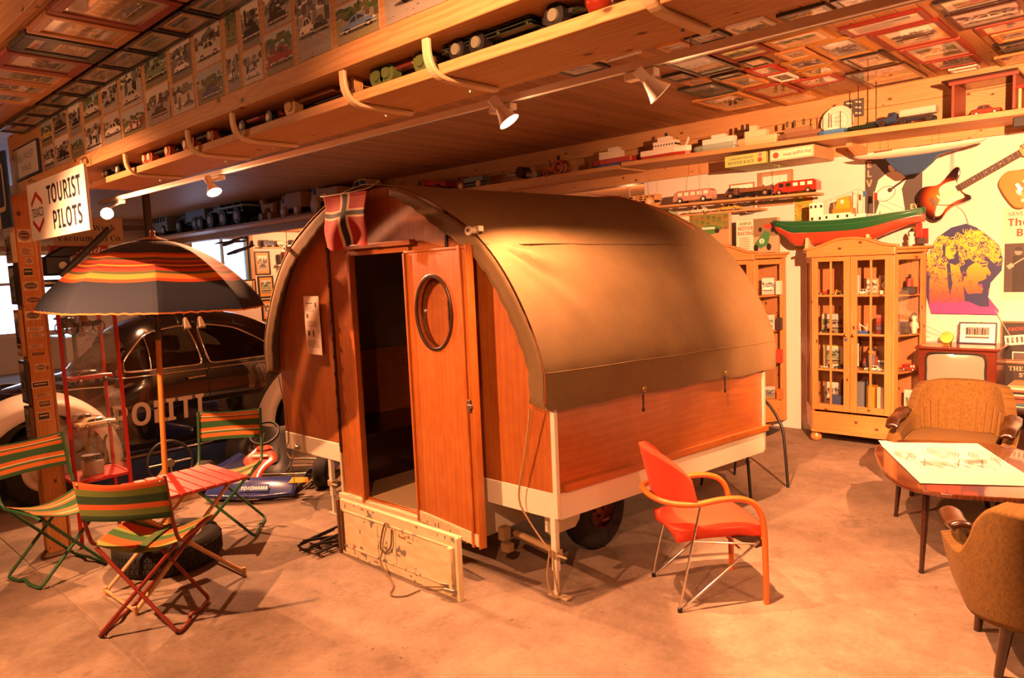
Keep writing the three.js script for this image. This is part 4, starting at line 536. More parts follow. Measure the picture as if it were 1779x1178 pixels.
// ------------------------------------------------------------------ toy and model vehicles (shared builder)
// s: body length L, height H, width D; type car | truck | bus | vintage | racer; nose towards local +x
function vehicle(name, label, cat, s, p, ry, group) {
  const t = thing(name, label, cat, p, ry, group), { L, H, D, body, cab = body, wheel = M.black, hub = M.offwhite, wr = H * 0.2, type = 'car' } = s, e = (pts, d, b = 0.004) => ext(pts, d, Math.min(b, d * 0.2));
  const wx = s.wx || (type === 'truck' ? [-0.36, -0.2, 0.34] : [-0.3, 0.3]), y0 = wr * 0.8;
  if (type === 'car') {
    mk('body', [e([[-L / 2, y0], [-L * 0.5, H * 0.52], [-L * 0.3, H * 0.6], [L * 0.22, H * 0.58], [L * 0.48, H * 0.5], [L / 2, y0]], D)], body, t);
    mk('roof', [e([[-L * 0.36, H * 0.58], [-L * 0.24, H * 0.97], [-L * 0.02, H], [L * 0.1, H * 0.95], [L * 0.22, H * 0.57]], D * 0.86)], cab, t);
    mk('window', [e([[-L * 0.30, H * 0.62], [-L * 0.22, H * 0.9], [-L * 0.08, H * 0.92], [-L * 0.08, H * 0.62]], D * 0.885, 0.001), e([[-L * 0.05, H * 0.62], [-L * 0.05, H * 0.92], [L * 0.08, H * 0.89], [L * 0.17, H * 0.62]], D * 0.885, 0.001)], M.black, t);
    mk('bumper', [bx(L * 0.03, H * 0.08, D, L * 0.5, y0 + H * 0.06, 0), bx(L * 0.03, H * 0.08, D, -L * 0.5, y0 + H * 0.06, 0)], M.chrome, t);
  } else if (type === 'bus') {
    mk('body', [e([[-L / 2, y0], [-L / 2, H * 0.8], [-L * 0.44, H], [L * 0.36, H], [L * 0.46, H * 0.85], [L / 2, H * 0.5], [L / 2, y0]], D, 0.006)], body, t);
    for (let i = 0; i < 5; i++) mk('window', [bx(L * 0.11, H * 0.26, D * 1.012, -L * 0.36 + i * L * 0.165, H * 0.72, 0, 0, 0, 0, 0.001)], i < (s.lit || 0) ? C(0xe9dcc4) : M.black, t);
    mk('bumper', [bx(L * 0.02, H * 0.1, D, L * 0.5, y0 + H * 0.06, 0)], M.steel, t);
  } else if (type === 'truck') {
    mk('chassis', [bx(L * 0.96, H * 0.1, D * 0.6, 0, y0 + H * 0.08, 0, 0, 0, 0, 0.003)], s.chassis || M.black, t);
    if (s.nose) mk('cab', [e([[L * 0.14, y0 + H * 0.1], [L * 0.14, H * 0.78], [L * 0.18, H * 0.86], [L * 0.28, H * 0.84], [L * 0.31, H * 0.56], [L * 0.46, H * 0.5], [L * 0.5, H * 0.36], [L * 0.5, y0 + H * 0.1]], D * 0.8)], cab, t);
    else mk('cab', [e([[L * 0.22, y0 + H * 0.1], [L * 0.22, H * 0.84], [L * 0.42, H * 0.86], [L * 0.5, H * 0.55], [L * 0.5, y0 + H * 0.1]], D * 0.85)], cab, t);
    mk('window', [s.nose ? bx(L * 0.08, H * 0.2, D * 0.815, L * 0.23, H * 0.68, 0, 0, 0, 0, 0.001) : bx(L * 0.12, H * 0.22, D * 0.865, L * 0.36, H * 0.68, 0, 0, 0, 0, 0.001)], M.black, t);
    const x1 = s.nose ? L * 0.1 : L * 0.18, x0 = -L / 2, cx = (x0 + x1) / 2, w = x1 - x0;
    if (s.load === 'box') mk('load_box', [bx(w, H * 0.62, D, cx, y0 + H * 0.45, 0, 0, 0, 0, 0.005)], s.cargo, t);
    else if (s.load === 'tank') mk('tank', [T(ext(shp([[-D / 2, 0], [-D * 0.42, H * 0.3], [0, H * 0.38], [D * 0.42, H * 0.3], [D / 2, 0], [D * 0.4, -H * 0.12], [-D * 0.4, -H * 0.12]]), w, 0.006), cx, y0 + H * 0.42, 0, 0, PI / 2, 0)], s.cargo, t);
    else if (s.load === 'rails') { mk('flatbed', [bx(w, H * 0.06, D, cx, y0 + H * 0.18, 0)], s.cargo, t); for (let i = 0; i < 4; i++) mk('stake', [bx(w * 0.03, H * 0.4, D, cx - w * 0.45 + i * w * 0.3, y0 + H * 0.4, 0, 0, 0, 0, 0.002)], s.cargo, t); for (const y of [0.34, 0.5]) mk('side_rail', [bx(w, H * 0.06, D * 1.02, cx, y0 + H * y, 0, 0, 0, 0, 0.002)], s.rail || s.cargo, t); }
    else mk('tipper_bed', [T(e([[-w / 2, 0], [-w / 2, H * 0.3], [w / 2, H * 0.3], [w / 2, 0]], D), cx, y0 + H * 0.22, 0, 0, 0, s.tilt || 0)], s.cargo, t);
  } else if (type === 'vintage') {
    mk('body', [e([[-L * 0.4, y0 + H * 0.1], [-L * 0.42, H * 0.55], [-L * 0.1, H * 0.55], [-L * 0.05, H * 0.42], [L * 0.1, H * 0.42], [L * 0.14, H * 0.6], [L * 0.44, H * 0.56], [L * 0.44, y0 + H * 0.1]], D * 0.6)], body, t);
    mk('seat', [bx(L * 0.2, H * 0.3, D * 0.7, -L * 0.28, H * 0.66, 0)], cab, t); mk('windscreen', [bx(L * 0.012, H * 0.34, D * 0.7, L * 0.1, H * 0.75, 0, 0, 0, 0.2)], M.brass, t); mk('folded_hood', [bx(L * 0.26, H * 0.1, D * 0.8, -L * 0.36, H * 0.88, 0, 0, 0, 0.3)], cab, t);
  } else {
    mk('body', [e([[-L / 2, y0], [-L * 0.48, H * 0.6], [-L * 0.2, H * 0.9], [-L * 0.1, H * 0.55], [L * 0.1, H * 0.6], [L / 2, H * 0.35], [L / 2, y0]], D * 0.6)], body, t);
  }
  for (const f of wx) for (const sd of [-1, 1]) {
    const w = mk('wheel', [type === 'vintage' ? T(new THREE.TorusGeometry(wr, wr * 0.1, 6, 24), f * L, wr * 1.1, sd * D * 0.5) : cyl(wr, wr, D * 0.18, f * L, wr, sd * D * 0.46, PI / 2, 0, 0, 20)], wheel, t);
    mk('hub', type === 'vintage' ? Array.from({ length: 5 }, (_, i) => rod([f * L - wr * Math.cos(i * PI / 5), wr * 1.1 - wr * Math.sin(i * PI / 5), sd * D * 0.5], [f * L + wr * Math.cos(i * PI / 5), wr * 1.1 + wr * Math.sin(i * PI / 5), sd * D * 0.5], wr * 0.04, 4)) : [cyl(wr * 0.55, wr * 0.5, D * 0.05, f * L, wr, sd * D * 0.56, sd * PI / 2, 0, 0, 16)], hub, w);
  }
  return t;
}
{ // red framed glass display case
  const t = thing('display_case', 'tall narrow glass display case with a red painted frame', 'display case', [1.59, 0, -5.56]), a = 0.17, d = 0.16;
  for (const sx of [-1, 1]) for (const sz of [-1, 1]) mk('corner_post', [bx(0.022, 1.6, 0.022, sx * a, 0.8, sz * d, 0, 0, 0, 0.003, 1)], M.red, t);
  for (const y of [0.44, 1.585]) mk('cross_rail', [bx(2 * a, 0.022, 0.022, 0, y, d), bx(2 * a, 0.022, 0.022, 0, y, -d), bx(0.022, 0.022, 2 * d, a, y, 0), bx(0.022, 0.022, 2 * d, -a, y, 0)], M.red, t);
  mk('base_panel', [bx(2 * a - 0.02, 0.012, 2 * d - 0.02, 0, 0.44, 0)], M.red, t);
  for (const y of [0.79, 1.10, 1.425]) mk('glass_shelf', [bx(2 * a - 0.01, 0.007, 2 * d - 0.01, 0, y, 0, 0, 0, 0, 0.001)], M.glassGreen, t);
  for (const [w, x, z, r] of [[2 * a, 0, d, 0], [2 * d, a, 0, PI / 2], [2 * d, -a, 0, PI / 2], [2 * a, 0, -d, 0]]) mk('glass_pane', [b0(w - 0.024, 1.12, 0.004, x, 1.01, z, 0, r, 0)], M.glass, t);
}
vehicle('model_car', 'black veteran model car on the top glass shelf of the red case', 'model car', { L: 0.30, H: 0.14, D: 0.13, body: M.blackGloss, cab: C(0x2a1a12), type: 'vintage', wr: 0.042, hub: M.rust }, [1.585, 1.43, -5.55], 0.25, 'model cars in the red case');
vehicle('model_car', 'red model fire car on the middle glass shelf of the red case', 'model car', { L: 0.28, H: 0.075, D: 0.11, body: CG(0xa32a18), cab: M.chrome }, [1.60, 1.104, -5.53], 0.2, 'model cars in the red case');
vehicle('model_car', 'cream model car at the front of the lower glass shelf', 'model car', { L: 0.24, H: 0.06, D: 0.09, body: CG(0xd9c3a4) }, [1.60, 0.794, -5.49], 0.12, 'model cars in the red case');
vehicle('model_car', 'red model car behind the cream one on the lower glass shelf', 'model car', { L: 0.22, H: 0.075, D: 0.09, body: CG(0x8f2c1c), cab: CG(0xb9a088) }, [1.575, 0.794, -5.63], 0.12, 'model cars in the red case');
{ const t = thing('model_engine', 'small dark model engine on the base of the red display case', 'model engine', [1.575, 0.446, -5.55]); mk('block', [bx(0.12, 0.1, 0.1, 0, 0.05, 0, 0, 0, 0, 0.01)], C(0x8d8172, 0.4), t); mk('air_filter', [cyl(0.045, 0.045, 0.03, -0.02, 0.125, 0), cyl(0.02, 0.02, 0.05, 0.04, 0.11, 0)], M.black, t); mk('exhaust', [tube([[0.05, 0.04, 0.03], [0.08, 0.1, 0.02], [0.09, 0.22, 0], [0.11, 0.26, 0]], 0.009)], M.rust, t); }
{ // steering wheel on a stand
  const t = thing('steering_wheel_stand', 'old steering wheel on a small stand behind the parasol pole', 'steering wheel', [2.12, -0.21, -5.62]);
  mk('rim', [T(new THREE.TorusGeometry(0.165, 0.011, 8, 40), 0, 0.60, 0, -0.2)], M.black, t); mk('spoke', [rod([-0.16, 0.60, 0], [0.16, 0.60, 0], 0.007), rod([0, 0.60, 0], [0, 0.45, 0.03], 0.007), cyl(0.03, 0.03, 0.03, 0, 0.6, 0, PI / 2)], M.steel, t);
  mk('column', [rod([0, 0.6, 0], [0.02, 0.25, -0.25], 0.014)], M.black, t); mk('stand', [ext([[-0.2, 0.212], [0.26, 0.212], [0.16, 0.36], [0.02, 0.5], [-0.06, 0.4]], 0.1, 0.006)].map((g) => T(g, 0.04, 0, -0.27)), C(0xa3805c), t); mk('frame_tube', [tube([[-0.26, 0.222, 0.02], [-0.24, 0.3, 0], [-0.1, 0.42, -0.1], [0.05, 0.48, -0.2]], 0.01)], M.steel, t);
}
// ------------------------------------------------------------------ go-kart
{
  const t = thing('go_kart', 'blue and red racing go-kart on the floor beside the caravan', 'go-kart', [2.97, 0, -5.70], -0.85), blue = CG(0x26346e), red = CG(0xb04a34);
  const sh = (f, nu, nv, m, nm, th = 0.006) => mk(nm, [slab(f, nu, nv, th)], m, t);
  sh((u, v) => { const a = (u - 0.5) * 2, w = 0.36; return [a * w, 0.045 + 0.115 * Math.sin(v * PI * 0.55) * (1 - 0.25 * a * a), 0.55 - 0.06 * a * a - 0.17 * v]; }, 24, 10, blue, 'front_bumper', 0.02);
  sh((u, v) => { const a = (u - 0.5) * 2; return [a * (0.34 - 0.02 * v), 0.05 + 0.02 * (1 - v), 0.56 - 0.05 * a * a - 0.02 * v]; }, 20, 4, blue, 'bumper_lip', 0.012);
  sh((u, v) => { const a = (u - 0.5) * 2, w = 0.055 + 0.085 * Math.exp(-(((v - 0.72) / 0.2) ** 2)); return [a * w, 0.10 + 0.26 * v - 0.02 * a * a * a * a, 0.47 - 0.36 * v]; }, 12, 12, red, 'nose_panel', 0.01);
  for (const s of [-1, 1]) { sh((u, v) => { const a = (v - 0.5) * 2; return [s * (0.43 + 0.09 * a), 0.05 + 0.13 * Math.cos(a * PI / 2.2), 0.22 - u * 0.62 + 0.05 * Math.sin(u * PI)]; }, 16, 10, blue, 'side_pod', 0.012); mk('decal', [T(ext([[0, 0], [0.16, 0.01], [0.15, 0.05], [0.03, 0.05]], 0.004, 0.001), s * 0.30, 0.125, 0.44, -0.5, s * 0.2, 0)], C(0xd9a32a), t); }
  for (const [x, z, r, w] of [[-0.5, 0.16, 0.13, 0.12], [0.5, 0.16, 0.13, 0.12], [-0.52, -0.62, 0.14, 0.2], [0.52, -0.62, 0.14, 0.2]]) { const wh = mk('wheel', [T(lathe([[0.06, -w / 2], [r - 0.02, -w / 2], [r, -w / 2 + 0.02], [r, w / 2 - 0.02], [r - 0.02, w / 2], [0.06, w / 2]], 28), x, r, z, 0, 0, PI / 2)], M.rubber, t); mk('rim', [cyl(0.062, 0.05, w * 0.96, x, r, z, 0, 0, PI / 2), cyl(0.02, 0.02, w * 1.1, x, r, z, 0, 0, PI / 2)], M.steel, wh); }
  mk('frame_tube', [tube([[-0.3, 0.05, 0.4], [-0.32, 0.05, -0.5], [0.32, 0.05, -0.5], [0.3, 0.05, 0.4]], 0.014), rod([-0.5, 0.13, -0.62], [0.5, 0.13, -0.62], 0.015), rod([-0.48, 0.12, 0.16], [0.48, 0.12, 0.16], 0.012), rod([-0.2, 0.1, 0.16], [0.2, 0.1, 0.3], 0.008)], M.steel, t);
  mk('seat', [slab((u, v) => { const a = (u - 0.5) * 2; return [a * (0.17 + 0.02 * v), 0.08 + 0.34 * v * v + 0.05 * a * a, 0.02 - 0.34 * v + 0.1 * a * a]; }, 14, 12, 0.012)], M.black, t);
  mk('steering_wheel', [T(new THREE.TorusGeometry(0.12, 0.012, 8, 24), 0, 0.46, 0.08, -0.9), rod([0, 0.46, 0.08], [0, 0.16, 0.3], 0.008)], M.black, t); mk('floor_pan', [bx(0.6, 0.008, 0.75, 0, 0.045, 0.02)], M.steel, t);
  for (const [w, y, z, r, px] of [[0.24, 0.118, 0.51, -0.72, 0.05], [0.15, 0.305, 0.225, -0.92, 0]]) mk('lettering', [print(w, w * 0.24, full, 0, px, y, z, r, 0, 0)], sheet(300, 72, (x) => { x.fillStyle = px ? '#28367a' : '#b85038'; x.fillRect(0, 0, 300, 72); ctr(x, 'YOKOHAMA', 150, 38, 'bold italic 50px sans-serif', '#f0e6d6', 0.95); }), t);
}
// ------------------------------------------------------------------ signs and bric-a-brac at the far left
one('petrol_sign', [bx(0.012, 0.315, 1.0, 0.004, 0, 0, 0, 0, 0, 0.003), print(1.0, 0.315, full, 0, -0.0035, 0, 0, 0, -PI / 2, 0)].map((g, i) => T(g, 1.2, 2.18, -4.39)), texSign, 'white petrol company sign hanging under the left end of the beam', 'sign');
one('sign_hook', [tube([[0, 0, 0], [0, 0.03, 0], [0.02, 0.045, 0], [0.03, 0.02, 0]], 0.004)].map((g) => T(g, 1.2, 2.325, -3.92)), M.steel, 'small steel hook at the right end of the petrol sign', 'hook', 'hooks of the petrol sign');
one('sign_hook', [tube([[0, 0, 0], [0, 0.03, 0], [0.02, 0.045, 0], [0.03, 0.02, 0]], 0.004)].map((g) => T(g, 1.2, 2.325, -4.86)), M.steel, 'small steel hook at the left end of the petrol sign', 'hook', 'hooks of the petrol sign');
{ const t = thing('parking_sign', 'grey parking notice in a dark frame at the left end of the beam', 'sign', [1.262, 2.51, -5.09]); mk('board', [bx(0.012, 0.19, 0.52, 0, 0, 0, 0, 0, 0, 0.003)], C(0x2e3a4a), t); mk('print', [print(0.52, 0.19, full, 0, -0.0075, 0, 0, 0, -PI / 2, 0)], parkSign, t); }
one('blue_sign', [bx(0.014, 0.45, 0.62, 0.008, 0, 0, 0, 0, 0, 0.004), print(0.62, 0.45, full, 0, 0, 0, 0, 0, -PI / 2, 0)].map((g) => T(g, 1.17, 2.355, -5.5)), bluePanel, 'blue enamel sign with a pale outline left of the wooden post', 'sign');
one('oil_company_sign', [bx(0.7, 0.3, 0.02, 0, 0, -0.011, 0, 0, 0, 0.003), print(0.7, 0.3, full, 0, 0, 0, 0.0005)].map((g) => T(g, 2.76, 2.36, -9)), oilSign, 'tan oil company sign hanging behind the parasol', 'sign');
one('red_sign', [bx(0.6, 0.125, 0.02, 0, 0, -0.011, 0, 0, 0, 0.003), print(0.6, 0.125, full, 0, 0, 0, 0.0005)].map((g) => T(g, 2.64, 2.15, -8.99)), eckSign, 'red sign with white script below the oil company sign', 'sign');
{ const t = thing('sign_gantry', 'dark wooden frame carrying the signs behind the parasol', 'sign frame', [2.8, 0, -9.06]); mk('upright', [bx(0.07, 3.2, 0.07, 0.62, 1.6, 0), bx(0.07, 3.2, 0.07, -0.6, 1.6, 0)], M.dark, t); mk('bar', [bx(1.3, 0.06, 0.05, 0, 2.4, -0.02)], M.dark, t); }
{ const t = thing('black_camera_box', 'black boxy machine with a round white emblem left of the parasol', 'machine', [2.33, 1.88, -8.8]); mk('case', [bx(0.24, 0.2, 0.3, 0, 0.1, 0, 0, 0, 0, 0.02)], M.black, t); mk('hood', [ext([[-0.08, 0.195], [0.14, 0.195], [0.3, 0.3], [0.08, 0.3]], 0.2, 0.01)], M.black, t); mk('emblem', [cyl(0.04, 0.04, 0.01, 0.04, 0.1, 0.155, PI / 2)], C(0xd8cdbb), t); mk('lens_tube', [cyl(0.04, 0.04, 0.3, -0.1, -0.08, 0.05, 0, 0, PI / 2)], M.steel, t); mk('stand_leg', [rod([0, -0.04, 0], [0, -1.88, 0], 0.03)], M.black, t); }
one('metal_tube', [rod([2.30, 1.87, -8.5], [2.80, 2.35, -8.5], 0.034, 12), rod([2.36, 0, -8.5], [2.36, 1.92, -8.5], 0.02, 10)], C(0x3d3a36, 0.5), 'slanting dark grey metal tube behind the parasol', 'tube');
// small framed pictures on the side of the post
[[2.03, 0.22, 0.16], [1.78, 0.25, 0.15], [1.47, 0.3, 0.12], [1.15, 0.28, 0.14], [0.88, 0.22, 0.13]].forEach(([y, h, w], i) => { const t = thing('post_picture', ['pale portrait print high on the side of the wooden post', 'black framed picture on the side of the wooden post', 'colourful poster strip on the side of the wooden post', 'black framed print halfway down the side of the post', 'brown framed print low on the side of the post'][i], 'picture', [1.238, y, -5.515], 0, 'pictures on the side of the post'); mk('frame', [bx(0.025, h, w, -0.012, 0, 0, 0, 0, 0, 0.004)], [C(0xc9b08a), M.black, C(0xb98a52), M.dark, C(0x6a4a30)][i], t); mk('print', [print(w * 0.82, h * 0.86, photos, 30 + i, -0.0258, 0, 0, 0, -PI / 2, 0)], photos.m, t); });
// ------------------------------------------------------------------ black and white police car
{
  const t = thing('police_car', 'rounded black police car with white wings and white lettering', 'car', [2.885, -0.02, -7.40]);
  const tab = (a) => { const c = new THREE.CatmullRomCurve3(a.map((p) => V(p[0], p[1], 0)), false, 'centripetal').getPoints(200); return (x) => { if (x <= c[0].x) return c[0].y; for (let i = 1; i < c.length; i++) if (c[i].x >= x) return c[i - 1].y + (c[i].y - c[i - 1].y) * (x - c[i - 1].x) / Math.max(1e-6, c[i].x - c[i - 1].x); return c[c.length - 1].y; }; };
  const top = tab([[-2.0, 0.42], [-1.96, 0.58], [-1.8, 0.74], [-1.45, 0.90], [-1.05, 0.985], [-0.88, 1.02], [-0.74, 1.16], [-0.58, 1.31], [-0.40, 1.42], [-0.1, 1.49], [0.25, 1.495], [0.65, 1.43], [1.0, 1.29], [1.35, 1.07], [1.68, 0.80], [1.9, 0.54], [2.0, 0.40]]);
  const wid = tab([[-2.0, 0.12], [-1.9, 0.26], [-1.6, 0.38], [-1.2, 0.52], [-0.9, 0.60], [-0.5, 0.66], [0, 0.68], [0.5, 0.67], [1.0, 0.58], [1.5, 0.42], [1.85, 0.26], [2.0, 0.14]]);
  const YB = 0.30, YM = 0.66, P = 2.35;
  const zAt = (x, y) => { const w = wid(x), h = Math.max(0.05, top(x) - YM); return y <= YM ? w * (0.93 + 0.07 * clamp((y - YB) / (YM - YB))) : w * Math.pow(Math.max(0, 1 - Math.pow(clamp((y - YM) / h), P)), 1 / P); };
  const X0 = -0.68;                                                 // window outlines in the side plane
  const round = (pts) => new THREE.CatmullRomCurve3(pts.map((p) => V(p[0], p[1], 0)), true, 'catmullrom', 0.35).getPoints(60).map((p) => [p.x, p.y]);
  const doorW = round([[-0.62, 1.02], [-0.60, 1.10], [-0.44, 1.26], [-0.30, 1.33], [-0.05, 1.36], [-0.0, 1.30], [0.03, 1.03], [-0.02, 1.0], [-0.3, 1.0], [-0.58, 1.0]]);
  const rearW = round([[0.10, 1.03], [0.08, 1.2], [0.09, 1.33], [0.16, 1.36], [0.45, 1.30], [0.72, 1.14], [0.80, 1.04], [0.76, 1.0], [0.45, 1.0], [0.16, 1.0]]);
  const inside = (q, x, y) => { let c = false; for (let i = 0, j = q.length - 1; i < q.length; j = i++) if ((q[i][1] > y) !== (q[j][1] > y) && x < (q[j][0] - q[i][0]) * (y - q[i][1]) / (q[j][1] - q[i][1]) + q[i][0]) c = !c; return c; };
  // shell over the top and both sides, with the window cells left open
  const NU = 230, NV = 120, pos = [], ix = [];
  const pt = (u, v) => { const x = -2.0 + 4.0 * u, tp = Math.max(top(x), YM + 0.02), side = v < 0.5 ? 1 : -1, q = v < 0.5 ? v * 2 : (1 - v) * 2, h = tp - YM; let y, z; if (q < 0.25) { y = YB + (Math.min(YM, top(x)) - YB) * q / 0.25; z = zAt(x, Math.min(y, YM)); } else { const a = (q - 0.25) / 0.75 * PI / 2; y = YM + h * Math.pow(Math.sin(a), 2 / P); z = wid(x) * Math.pow(Math.cos(a), 2 / P); if (top(x) < YM) { y = top(x); z = wid(x) * Math.cos(a); } } return [x, y, side * z]; };
  for (let j = 0; j <= NV; j++) for (let i = 0; i <= NU; i++) pos.push(...pt(i / NU, j / NV));
  for (let j = 0; j < NV; j++) for (let i = 0; i < NU; i++) { const a = j * (NU + 1) + i, c = a + NU + 1, mx = (pos[a * 3] + pos[c * 3 + 3]) / 2, my = (pos[a * 3 + 1] + pos[c * 3 + 4]) / 2; if (inside(doorW, mx, my) || inside(rearW, mx, my)) continue; if (mx > -0.86 && mx < -0.56 && my > 1.06 && my < top(mx) + 0.01 && Math.abs((pos[a * 3 + 2] + pos[c * 3 + 5]) / 2) < 0.47) continue; ix.push(a, a + 1, c + 1, a, c + 1, c); }
  const g = new THREE.BufferGeometry(); g.setAttribute('position', new THREE.Float32BufferAttribute(pos, 3)); g.setIndex(ix); g.computeVertexNormals();
  mk('body', g, M.blackGloss, t);
  const glassG = (q, s) => { const sh = shp(q), b = new THREE.ShapeGeometry(sh, 4), p = b.attributes.position; for (let i = 0; i < p.count; i++) p.setZ(i, s * (zAt(p.getX(i), p.getY(i)) - 0.012)); b.computeVertexNormals(); return b; };
  for (const s of [1, -1]) for (const q of [doorW, rearW]) { const w = mk('window', [glassG(q, s)], M.smoke, t); mk('window_trim', [new THREE.TubeGeometry(new THREE.CatmullRomCurve3(q.map(([x, y]) => V(x, y, s * (zAt(x, y) + 0.002))), true), 90, 0.011, 6, true)], M.chrome, w); }
  mk('vent_bar', [tube([[-0.42, 1.0, zAt(-0.42, 1.0)], [-0.40, 1.15, zAt(-0.40, 1.15)], [-0.39, 1.29, zAt(-0.39, 1.29)]], 0.007)], M.chrome, t);
  const ws = mk('windscreen', [surf((u, v) => { const y = 1.06 + 0.25 * v, z = (u - 0.5) * 0.94; let x = -0.845; for (let k = -0.9; k < -0.4; k += 0.004) if (top(k) >= y + 0.02) { x = k; break; } return [x + 0.5 * z * z * 0.15, y, z]; }, 12, 8)], M.glass, t); mk('wiper', [rod([-0.89, 1.05, 0.1], [-0.80, 1.16, 0.36], 0.005)], M.black, ws);
  // trim, door line, handle, running boards
  const line = (x0, x1, y) => tube(Array.from({ length: 14 }, (_, i) => { const x = x0 + (x1 - x0) * i / 13; return [x, y + (x > 0.5 ? -(x - 0.5) * (x - 0.5) * 0.12 : 0), zAt(x, y) + 0.004]; }), 0.007);
  mk('belt_trim', [line(-1.6, -0.72, 0.90), line(-0.70, 0.07, 0.955), line(0.09, 1.0, 0.955)], M.chrome, t);
  mk('door_gap', [tube(Array.from({ length: 10 }, (_, i) => { const y = 0.42 + i * 0.1; return [0.065, y, zAt(0.065, y) + 0.001]; }), 0.004), tube(Array.from({ length: 8 }, (_, i) => { const y = 0.42 + i * 0.07; return [-0.74, y, zAt(-0.74, y) + 0.001]; }), 0.004)], M.rubber, t);
  mk('door_handle', [rod([-0.13, 0.89, zAt(-0.13, 0.89) + 0.03], [0.03, 0.895, zAt(0, 0.89) + 0.03], 0.011), rod([-0.11, 0.89, 0.64], [-0.11, 0.89, 0.71], 0.008), rod([0.02, 0.895, 0.64], [0.02, 0.895, 0.71], 0.008)], M.chrome, t);
  for (const s of [1, -1]) { const rb = mk('running_board', [bx(1.75, 0.04, 0.16, -0.02, 0.27, s * 0.68, 0, 0, 0, 0.01)], M.black, t); mk('board_trim', [bx(1.7, 0.018, 0.012, -0.02, 0.283, s * 0.764)], M.chrome, rb); }
  mk('side_vent', [T(new THREE.TorusGeometry(0.1, 0.009, 6, 20, 1.7), 0.84, 1.12, zAt(0.9, 1.1) + 0.01, 0, 0, -0.85), T(new THREE.TorusGeometry(0.06, 0.009, 6, 20, 1.7), 0.86, 1.12, zAt(0.92, 1.1) + 0.01, 0, 0, -0.85)], M.chrome, t);
  // wings
  const wing = (cx, s, a0, a1, nm, rx, ry) => mk(nm, [slab((u, v) => { const a = a0 + (a1 - a0) * u, q = (v - 0.0), bulge = Math.sin(Math.min(1, q * 1.25) * PI / 2), r = (k) => k * (0.40 + 0.6 * Math.cos(q * PI / 2 * 0.86)); const R = 1.0 - 0.16 * q * q * q; const zz = 0.46 + (0.31) * bulge - 0.02 * sm(0.85, 1, q); return [cx + rx * R * Math.cos(a) * (0.86 + 0.14 * (1 - q)), 0.30 + ry * R * Math.sin(a) * (0.88 + 0.12 * (1 - q)), s * zz]; }, 40, 14, 0.008)], M.whiteGloss, t);
  for (const s of [1, -1]) { wing(-1.315, s, -0.25, PI + 0.1, 'front_wing', 0.62, 0.62); wing(1.065, s, -0.1, PI + 0.3, 'rear_wing', 0.56, 0.56); }
  for (const x of [-1.315, 1.065]) for (const s of [1, -1]) { const w = mk('wheel', [T(lathe([[0.18, -0.07], [0.28, -0.075], [0.31, -0.05], [0.315, 0], [0.31, 0.05], [0.28, 0.075], [0.18, 0.07]], 40), x, 0.315, s * 0.64, PI / 2)], M.rubber, t); mk('hubcap', [T(lathe([[0, 0.075], [0.06, 0.07], [0.11, 0.05], [0.12, 0.035], [0.16, 0.05], [0.185, 0.06], [0.19, 0.03]], 32), x, 0.315, s * 0.64, s * PI / 2)], C(0xcdb9a0, 0.35), w); }
  for (const s of [1, -1]) { const h = mk('headlamp', [T(lathe([[0, 0.05], [0.05, 0.045], [0.085, 0.02], [0.09, 0]], 24), -1.92, 0.60, s * 0.52, 0, 0, PI / 2)], M.glass, t); mk('lamp_ring', [T(new THREE.TorusGeometry(0.092, 0.012, 8, 28), -1.92, 0.60, s * 0.52, 0, PI / 2, 0)], M.chrome, h); }
  mk('bumper', [tube([[-1.85, 0.38, -0.7], [-2.06, 0.38, -0.45], [-2.1, 0.38, 0], [-2.06, 0.38, 0.45], [-1.85, 0.38, 0.7]], 0.04)], M.chrome, t);
  // roof rack feet and bars, interior
  for (const x of [0.0, 0.14]) mk('rack_foot', [ext([[-0.03, 0], [0.03, 0], [0.012, 0.11], [-0.012, 0.11]], 0.05, 0.004)].map((g) => T(g, x, 1.33, 0.47, -0.5)), C(0xc9b79c), t);
  mk('rack_bar', [rod([-0.35, 1.52, 0.38], [0.75, 1.50, 0.38], 0.012), rod([0.0, 1.46, 0.42], [0.0, 1.52, 0.36], 0.01), rod([0.14, 1.46, 0.42], [0.14, 1.52, 0.36], 0.01), rod([0.0, 1.515, -0.5], [0.0, 1.515, 0.4], 0.012), rod([0.6, 1.5, -0.5], [0.6, 1.5, 0.38], 0.012)], M.chrome, t);
  for (const z of [0.3, -0.3]) { mk('seat_back', [bx(0.1, 0.6, 0.46, -0.02, 0.80, z, 0, 0, 0.12, 0.04)], C(0x241d1a, 0.7), t); mk('headrest', [bx(0.08, 0.14, 0.24, -0.10, 1.20, z, 0, 0, 0.12, 0.04)], C(0x332b28, 0.6), t); }
  mk('bench', [bx(0.12, 0.5, 1.05, 0.62, 0.84, 0, 0, 0, 0.25, 0.05)], C(0x2a2320, 0.7), t); mk('steering_wheel', [T(new THREE.TorusGeometry(0.19, 0.011, 8, 32), -0.52, 1.0, 0.3, 0, PI / 2, -0.5)], M.black, t);
  mk('floor', [b0(2.6, 0.02, 1.15, 0, 0.31, 0)], M.black, t);
  // lettering on the door
  const font = await new FontLoader().loadAsync('fonts/droid/droid_sans_bold.typeface.json'); let x = -0.765;
